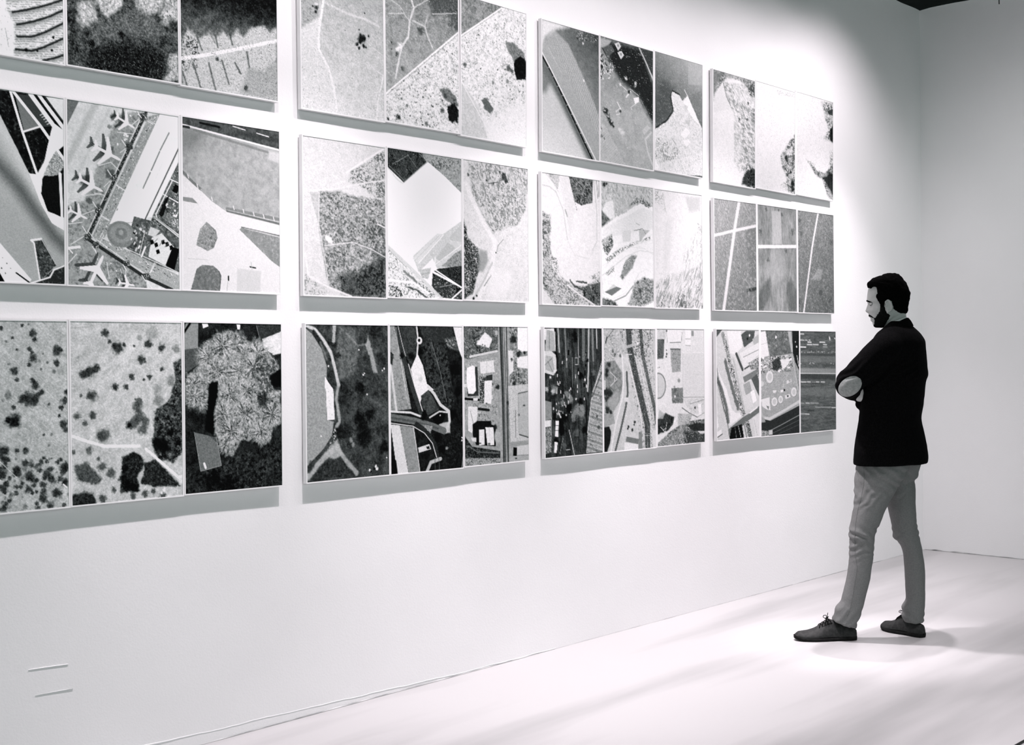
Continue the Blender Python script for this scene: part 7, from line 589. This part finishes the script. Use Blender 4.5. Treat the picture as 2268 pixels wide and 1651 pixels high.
# ---- head surface
NH = 64
HEADR = cat_rings(MAN['head'], 3)
def nose_at(z):
    T = np.array(MAN['nose'])[::-1]; return np.interp(z, T[:, 0], T[:, 1], 0, 0), np.interp(z, T[:, 0], T[:, 2])
def lip_at(z):
    T = np.array(MAN['lips'])[::-1]; return np.interp(z, T[:, 0], T[:, 1], 0, 0)
EYE = MAN['eye']; HY = EYE[1]
def head_points(R, face=True, ex=2.25):
    rings = []
    for q in R:
        P = ring_pts(q, NH, ex)
        cx, cy, cz, ax = q[:4]
        th = np.arange(NH) / NH * 2 * np.pi
        front = np.clip(-np.cos(th), 0, 1)
        if face:
            y = P[:, 1] - HY
            jaw = np.clip((1.60 - cz) / .08, 0, 1)
            P[:, 1] = HY + y * (1 - .16 * front ** 1.5 - .10 * jaw * front)
            y = P[:, 1] - HY
            a, s = nose_at(cz)
            P[:, 0] -= a * np.exp(-(y / s) ** 2) * (front > 0)
            P[:, 0] -= lip_at(cz) * np.exp(-(y / .02) ** 2) * (front > 0)
            e = np.exp(-((np.abs(y) - .031) / .0125) ** 2 - ((cz - EYE[2] - .001) / .010) ** 2) * (front > .3)
            P[:, 0] += .0085 * e
            br = np.exp(-((cz - EYE[2] - .0155) / .006) ** 2) * np.exp(-((np.abs(y) - .028) / .02) ** 2) * (front > .3)
            P[:, 0] -= .0028 * br
            ck = np.exp(-((np.abs(y) - .05) / .015) ** 2 - ((cz - 1.605) / .016) ** 2)
            P[:, 0] -= .003 * ck
        rings.append(P)
    return rings
head_rings = head_points(HEADR)

def patch_shell(name, rings, area, lift, sink, soft, m, parent, bump, sc, seed, inside=None, noisy_edge=0.0):
    """skin-following shell standing proud inside an outline drawn on the side view, sunk below the skin elsewhere"""
    A = np.array(rings); P = A.reshape(-1, 3)
    sd = poly_sdf(P[:, 0], P[:, 2], area)
    if noisy_edge: sd = sd + noisy_edge * noise3(P, .012, seed + 50)
    k = 1 - sstep(-soft, soft, sd)
    B = np.array(inside if inside is not None else rings).reshape(-1, 3)
    C = np.array([.117, HY, 1.655]); d = B - C; L = np.linalg.norm(d, axis=1, keepdims=True); low = B - d / L * sink
    up = P + (P - C) / np.linalg.norm(P - C, axis=1, keepdims=True) * (lift + bump * noise3(P, sc, seed))[:, None] if bump else P + (P - C) / np.linalg.norm(P - C, axis=1, keepdims=True) * lift
    Q = low * (1 - k[:, None]) + up * k[:, None]
    bm = bmesh.new(); loft(bm, Q.reshape(A.shape))
    return bm_obj(name, bm, m, parent, True)

def hand(bm, W, T, normal, up, scale=1.0, curl=.5, spread=.05, mirror=1):
    """palm and five separate bent fingers; W wrist, T knuckles"""
    W = Vector(W); T = Vector(T); d = (T - W).normalized(); n = Vector(normal); n = (n - d * n.dot(d)).normalized(); s = d.cross(n).normalized() * mirror
    Lp = .092 * scale
    rings = []
    for t, w, h in ((-.01, .024, .018), (.012, .030, .0165), (.04, .039, .0155), (.07, .042, .0145), (Lp, .040, .0115)):
        c = W + d * t * scale
        rings.append([c + s * (w * scale * math.copysign(abs(math.cos(a)) ** .8, math.cos(a))) + n * (h * scale * math.sin(a)) for a in [k / 18 * 2 * math.pi for k in range(18)]])
    loft(bm, rings)
    for k, (off, L, r) in enumerate(((-.0305, .070, .0085), (-.0105, .080, .0092), (.0098, .075, .009), (.029, .058, .0078))):
        p = W + d * (Lp - .012) * scale + s * off * scale; dd = (d + s * spread * (k - 1.5)).normalized()
        pts = [(*p, r * scale * 1.05)]
        for j, seg in enumerate((.012, .44, .31, .25)):
            if j: 
                ang = curl * (.75, .9, .6)[j - 1] * (1 + .12 * (k - 1.5)); dd = (dd * math.cos(ang) + n * math.sin(ang)).normalized()
            p = p + dd * (seg if j == 0 else seg * L) * scale
            pts.append((*p, r * scale * (1.0, .98, .9, .78)[j]))
        chain(bm, pts, 12, 2)
    p = W + d * .022 * scale - s * .027 * scale
    pts = [(*p, .012 * scale)]; dd = (d * .72 - s * .62 + n * .25).normalized()
    for L, r in ((.036, .0112), (.030, .010), (.025, .0082)):
        p = p + dd * L * scale; pts.append((*p, r * scale)); dd = (dd + d * .22 + n * .22).normalized()
    chain(bm, pts, 12, 2)

# ---- body: one continuous skin under the clothes
bm = bmesh.new()
loft(bm, head_rings)
loft(bm, [ring_pts(q, 40) for q in cat_rings(MAN['neck'], 2)])
loft(bm, [ring_pts(q, 40, 2.3, .022) for q in cat_rings(MAN['torso'][3:-1], 2)])
for key in ('left_leg', 'right_leg'):
    loft(bm, [ring_pts(q, 32, 2.0, .016) for q in cat_rings(MAN[key][:-1], 2)])
chain(bm, MAN['left_arm']); chain(bm, MAN['right_arm'])
loft(bm, [ring_pts([.11, .055, z, .075, 0, .085, .3], 32) for z in (.80, .86, .93, 1.0)])
hand(bm, *MAN['right_hand'], (.1, -.1, 1), None, .9, 1.0, .03, -1)
hand(bm, *MAN['left_hand'], (.6, .5, -.4), None, .95, .6, .05, 1)
for sgn in (-1, 1):   # ears: plate, rolled rim and lobe
    ex, ey, ez = MAN['ear']; y0 = HY + sgn * .0705
    T = Matrix.Rotation(math.radians(-10), 3, 'Y')
    rim = []
    for t in range(15):
        a = math.radians(150 - 285 * t / 14)
        rim.append(Vector((ex, y0 + sgn * (.0135 + .003 * math.sin(a)), ez)) + T @ Vector((-.0155 * math.cos(a) * -1, 0, .0275 * math.sin(a) + .002)))
    tube_mesh(bm, rim, [.0028 + .0012 * math.sin(math.pi * t / 14) for t in range(15)], 8)
    loft(bm, [[Vector((ex, y0 + sgn * dy, ez)) + T @ Vector((.014 * k * math.cos(a), 0, .026 * k * math.sin(a))) for a in [2 * math.pi * i / 20 for i in range(20)]] for dy, k in ((-.012, .8), (.004, .9), (.0095, .98))])
    chain(bm, [(ex - .004, y0 + sgn * .006, ez - .022, .006), (ex - .004, y0 + sgn * .009, ez - .029, .0065)], 10, 2)
    chain(bm, [(ex - .012, y0 + sgn * .004, ez + .002, .004), (ex - .012, y0 + sgn * .009, ez - .006, .004)], 8, 2)
body = voxel('body', bm, .0030, m_skin, man, 2)

# ---- hair, beard, brows, eyes
HAIRR = cat_rings(MAN['hair'], 4)
hair_rings = head_points(HAIRR, False, 2.2)
skin_at = []
Hz = np.array([q[2] for q in HEADR])
for q in HAIRR:
    qq = np.array([np.interp(-q[2], -Hz, HEADR[:, k]) for k in range(7)]); qq[2] = q[2]
    skin_at.append(ring_pts(qq, NH, 2.25))
patch_shell('hair', hair_rings, MAN['hair_area'], 0.0, .012, .0035, m_hair, man, .0075, .015, 21, skin_at, .004)
patch_shell('beard', head_rings, MAN['beard_area'], .0030, .006, .004, m_beard, man, .0012, .006, 31, None, .005)
patch_shell('eyebrow', head_rings, MAN['brow_area'], .0028, .006, .0015, m_hair, man, .0006, .004, 41)
for sgn in (-1, 1):
    bm = bmesh.new(); bmesh.ops.create_uvsphere(bm, u_segments=20, v_segments=14, radius=.0118, matrix=Matrix.Translation((EYE[0] + .0072, HY + sgn * .031, EYE[2] - .0005)))
    e = bm_obj('eye', bm, m_eye, man, True)
    bm = bmesh.new(); bmesh.ops.create_uvsphere(bm, u_segments=14, v_segments=10, radius=.0058, matrix=Matrix.Translation((EYE[0] + .0005, HY + sgn * .031, EYE[2] - .0035)))
    bm_obj('iris', bm, m_iris, e, True)
    # upper lid lowered over the eyeball, edged by lashes
    L = []
    for i in range(7):
        ph = math.radians(-26 + 80 * i / 6)
        L.append([Vector((EYE[0] + .0072 - .0128 * math.cos(ph) * math.cos(t), HY + sgn * .031 + .0135 * math.sin(t), EYE[2] - .0005 + .0128 * math.sin(ph) * (.55 + .45 * math.cos(t)))) for t in [math.radians(-80 + 160 * k / 12) for k in range(13)]])
    bm = bmesh.new(); vr = [[bm.verts.new(p) for p in r_] for r_ in L]
    for a, b in zip(vr, vr[1:]):
        for k in range(12): bm.faces.new((a[k], a[k + 1], b[k + 1], b[k]))
    lid = bm_obj('eyelid', bm, m_skin, man, True); sm = lid.modifiers.new('skin', 'SOLIDIFY'); sm.thickness = .0012
    bm = bmesh.new(); tube_mesh(bm, [p + Vector((-.0006, 0, -.0003)) for p in L[0]], .0009, 6); bm_obj('eyelashes', bm, m_hair, lid, True)

# ---- shirt collar
C3 = cat_rings(MAN['shirt_collar'], 3)
bm = bmesh.new(); vo = []
for q in C3:
    vo.append(([bm.verts.new(p) for p in ring_pts(q, 48)], [bm.verts.new(p) for p in ring_pts(q, 48, 2.0, .003)]))
for (a, ai), (b, bi) in zip(vo, vo[1:]):
    for k in range(48):
        j = (k + 1) % 48; bm.faces.new((a[k], a[j], b[j], b[k])); bm.faces.new((ai[j], ai[k], bi[k], bi[j]))
for k in range(48):
    j = (k + 1) % 48; bm.faces.new((vo[-1][0][k], vo[-1][0][j], vo[-1][1][j], vo[-1][1][k])); bm.faces.new((vo[0][0][j], vo[0][0][k], vo[0][1][k], vo[0][1][j]))
bm_obj('shirt_collar', bm, m_shirt, man, True)

# ---- jacket
def cloth(P):
    d = .0035 * noise3(P, .07, 61)
    arm = (P[:, 1] < -.05) & (P[:, 2] > 1.2)
    d = d + np.where(arm, .0035 * np.sin((P[:, 2] - .9 * P[:, 0]) * 150 + 6 * noise3(P, .09, 64)) * np.exp(-((P[:, 2] - 1.30) / .06) ** 2), 0)
    return d
bm = bmesh.new()
loft(bm, [ring_pts(q, 56, 2.35) for q in cat_rings(MAN['torso'], 3)])
chain(bm, MAN['left_sleeve'], 24, 4); chain(bm, MAN['right_sleeve'], 24, 4)
jacket = voxel('jacket', bm, .0055, m_jacket, man, 4, cloth)
CR = cat_rings(MAN['collar'], 4)
bm = bmesh.new(); vo = []
for q in CR: vo.append(([bm.verts.new(p) for p in ring_pts(q, 48, 2.0, -.004)], [bm.verts.new(p) for p in ring_pts(q, 48, 2.0, .004)]))
for (a, ai), (b, bi) in zip(vo, vo[1:]):
    for k in range(48):
        j = (k + 1) % 48; bm.faces.new((a[k], a[j], b[j], b[k])); bm.faces.new((ai[j], ai[k], bi[k], bi[j]))
for k in range(48):
    j = (k + 1) % 48; bm.faces.new((vo[-1][0][k], vo[-1][0][j], vo[-1][1][j], vo[-1][1][k])); bm.faces.new((vo[0][0][j], vo[0][0][k], vo[0][1][k], vo[0][1][j]))
bm_obj('collar', bm, m_jacket, jacket, True)

# elbow patch: oval of suede draped on the sleeve
from mathutils.bvhtree import BVHTree
jm = jacket.data
bvh = BVHTree.FromPolygons([v.co.copy() for v in jm.vertices], [tuple(p.vertices) for p in jm.polygons])
pc, pa, pb = (Vector(p) for p in MAN['patch'])
ua = pa - pc; ub = pb - pc
bm = bmesh.new(); gr = []
pdir = Vector((0.0, 1, 0))
for i in range(13):
    rr = i / 12; row = []
    for k in range(48):
        a = 2 * math.pi * k / 48
        o_ = pc + ua * (rr * math.cos(a)) + ub * (rr * math.sin(a)) + Vector((0, -.3, 0))
        hit = bvh.ray_cast(o_, pdir)
        p = hit[0] if hit[0] else o_ + Vector((0, .3, 0))
        lift = .0022 if rr < .97 else .0
        row.append(bm.verts.new(Vector(p) + (hit[1] if hit[1] else -pdir) * lift))
    gr.append(row)
for a, b in zip(gr, gr[1:]):
    for k in range(48):
        j = (k + 1) % 48
        try: bm.faces.new((a[k], a[j], b[j], b[k]))
        except ValueError: pass
bmesh.ops.remove_doubles(bm, verts=bm.verts, dist=1e-6)
pt_ = bm_obj('elbow_patch', bm, m_patch, jacket, True); tag(pt_, 'oval grey suede elbow patch')

# ---- trousers
def folds(P):
    z = P[:, 2]; d = .004 * noise3(P, .075, 81)
    w = noise3(P, .09, 83) * 9
    left = P[:, 1] < .045
    for lo, s, amp, per, tilt, side in ((.51, .05, .0034, 62, 70, 1), (.46, .05, .0026, 85, -90, 1), (.10, .05, .0032, 75, -110, 1), (.05, .03, .003, 60, 40, 1), (.78, .07, .0036, 55, 90, 1), (.70, .06, .0022, 60, -120, 1), (.50, .05, .0028, 65, -100, 0), (.08, .04, .003, 70, 100, 0), (.80, .05, .003, 60, -120, 0)):
        d = d + np.where(left == bool(side), amp * np.sin(z * per * 2 + P[:, 0] * tilt + w) * np.exp(-((z - lo) / s) ** 2) * (.35 + noise3(P, .08, 90 + int(lo * 100)) * 1.6 + .5), 0)
    return d
bm = bmesh.new()
for key in ('left_leg', 'right_leg'): loft(bm, [ring_pts(q, 44, 2.15) for q in cat_rings(MAN[key], 3)])
loft(bm, [ring_pts([.12, .05, z, .13, 0, .13, .3], 40) for z in (.875, .89, .905)])
trousers = voxel('trousers', bm, .005, m_trouser, man, 3, folds)
tm = trousers.data
bv2 = BVHTree.FromPolygons([v.co.copy() for v in tm.vertices], [tuple(p.vertices) for p in tm.polygons])
pts = []
for p in cat_rings(MAN['seam'], 5):
    hit = bv2.ray_cast(Vector((p[0], -.5, p[2])), Vector((0, 1, 0)))
    if hit[0]: pts.append(hit[0] + Vector((0, -.0002, 0)))
bm = bmesh.new(); tube_mesh(bm, pts, .0014, 6); bm_obj('side_seam', bm, m_seam, trousers, True)

# ---- shoes
TOPS = [(0.0, .016), (.02, .031), (.06, .043), (.12, .046), (.22, .050), (.32, .060), (.42, .076), (.52, .094), (.58, .101), (.62, .098), (.70, .082), (.80, .072), (.90, .067), (.97, .062), (1.0, .046)]
WID = [(0.0, .012), (.02, .022), (.06, .032), (.12, .040), (.22, .047), (.32, .050), (.42, .047), (.52, .042), (.62, .037), (.70, .034), (.80, .033), (.90, .031), (.97, .023), (1.0, .011)]
def make_shoe(heel, toe):
    H = Vector(heel); T = Vector(toe); L = (T - H).length; d = (T - H) / L; s = Vector((-d.y, d.x, 0))
    ts = [p[0] for p in TOPS]
    def P(t, y, z): return T - d * (t * L) + s * y + Vector((0, 0, z))
    bm = bmesh.new(); rings = []
    for t in np.concatenate([[0, .004, .01], np.linspace(.02, .97, 40), [.985, .996, 1.0]]):
        h = float(np.interp(t, ts, [p[1] for p in TOPS])); w = float(np.interp(t, [p[0] for p in WID], [p[1] for p in WID]))
        z0 = .012 + (.012 * max(0, 1 - t / .12)); ring = []
        for k in range(28):
            a = 2 * math.pi * k / 28
            y = w * math.copysign(abs(math.cos(a)) ** .85, math.cos(a)); zz = math.sin(a)
            if zz > 0: y *= 1 - (.45 if t > .3 else .2 + t) * zz ** 1.6 * (1 if t < .6 else .35)
            z = z0 + (h - z0) * (zz * .86 + .14 if zz > 0 else 0.14 + .14 * zz)
            ring.append(P(t, y, z))
        rings.append(ring)
    loft(bm, rings)
    shoe = bm_obj('shoe', bm, m_shoe, man, True)
    bm = bmesh.new(); rings = []
    out = []
    for t in np.linspace(0, 1, 36):
        w = float(np.interp(t, [p[0] for p in WID], [p[1] for p in WID])) + .003
        out.append((t, w))
    for z, e in ((.0, -.003), (.004, 0), (.012, .0), (.016, -.002)):
        ring = [P(t, w + e, z + (.011 * max(0, 1 - t / .13)) + (.004 if (z > .003 and t > .74) else 0)) for t, w in out] + [P(t, -w - e, z + (.011 * max(0, 1 - t / .13)) + (.004 if (z > .003 and t > .74) else 0)) for t, w in reversed(out)]
        rings.append(ring)
    loft(bm, rings); bm_obj('sole', bm, m_sole, shoe, True)
    bm = bmesh.new()
    for k, t in enumerate((.42, .465, .51, .555)):
        h = float(np.interp(t, ts, [p[1] for p in TOPS]))
        tube_mesh(bm, [P(t + .03 * (1 if q > 0 else -1) * abs(q), .021 * q, h + .0035 - .018 * q * q) for q in (-1, -.6, -.2, .2, .6, 1)], .0022, 8)
        tube_mesh(bm, [P(t - .03 * (1 if q > 0 else -1) * abs(q), .021 * q, h + .0045 - .018 * q * q) for q in (-1, -.6, -.2, .2, .6, 1)], .0022, 8)
    for q in (1, -1):   # bow loops and loose ends
        tube_mesh(bm, [P(.53, .004 * q, .104), P(.535, .012 * q, .112), P(.52, .020 * q, .117), P(.495, .025 * q, .114), P(.485, .024 * q, .107), P(.505, .014 * q, .102), P(.53, .003 * q, .103)], .0018, 7)
        tube_mesh(bm, [P(.53, .003 * q, .104), P(.545, .012 * q, .116), P(.56 if q < 0 else .50, .020 * q, .128 if q < 0 else .110)], .0017, 7)
    tube_mesh(bm, [P(.53, -.006, .103), P(.53, .006, .103)], .004, 8)
    bm_obj('laces', bm, m_lace, shoe, True)
    bm = bmesh.new()   # facing edges along the lacing and the collar binding
    for q in (1, -1):
        tube_mesh(bm, [P(t, q * .020, float(np.interp(t, ts, [p[1] for p in TOPS])) - .0135) for t in (.40, .45, .5, .55, .6)], .0018, 6)
    bm_obj('eyelet_facing', bm, m_sole, shoe, True)
    return shoe
make_shoe(*MAN['left_shoe']); make_shoe(*MAN['right_shoe'])

# ------------------------------------------------------------------ light
def spot(name, loc, aim, power, size, blend, rad, color):
    l = bpy.data.lights.new(name, 'SPOT'); l.energy = power; l.spot_size = math.radians(size); l.spot_blend = blend; l.shadow_soft_size = rad; l.color = color
    o = bpy.data.objects.new(name, l); COL.objects.link(o); o.location = loc
    o.rotation_euler = (Vector(aim) - Vector(loc)).to_track_quat('-Z', 'Y').to_euler(); return o
ROSE = (1.0, .918, .963)
# row of ceiling spotlights washing the picture wall: narrow beams turned steeply down, and added soft fills that lift the upper wall
for x, p, size, az in ((0.3, 5, 54, -1.2), (1.6, 98, 56, -1.2), (3.05, 208, 58, -1.2), (4.5, 212, 59, -1.2), (5.95, 225, 60, -1.2), (7.1, 180, 64, -1.0)):
    spot('wall_spotlight', (x, -0.98, 3.72), (x, YW, az), p, size, 1, .035, ROSE)
for x, q in ((1.6, 32), (2.35, 32), (3.05, 34), (3.78, 33), (4.5, 33), (5.22, 32), (5.95, 33), (6.6, 36), (7.15, 44)):
    spot('upper_wall_fill', (x, -0.98, 3.72), (x, YW, 2.05), q, 100, 1, .05, ROSE)
# added unseen fill close to the wall, brightening the visitor's trouser fronts
spot('visitor_fill_light', (4.95, -0.12, 3.72), (5.58, -1.0, .6), 360, 25, 1, .08, ROSE)
# added fill from overhead, no known fixture, lifting the open floor
spot('floor_fill_light', (4.7, -2.3, 3.9), (4.4, -1.95, 0), 480, 64, 1, .3, ROSE)
# added out-of-view fill that brightens the empty end wall
spot('end_wall_fill_light', (6.7, -2.6, 3.7), (8.5, -1.3, 1.5), 75, 88, 1, .25, (.99, 1, 1))
w = bpy.data.worlds.new('world'); scene.world = w; w.use_nodes = True
w.node_tree.nodes['Background'].inputs['Color'].default_value = (.80, 1.0, .955, 1); w.node_tree.nodes['Background'].inputs['Strength'].default_value = .46
scene.view_settings.exposure = 0.72

scene.view_settings.view_transform = 'Standard'; scene.view_settings.look = 'None'
scene.view_settings.gamma = 1.0; scene.view_settings.use_curve_mapping = False
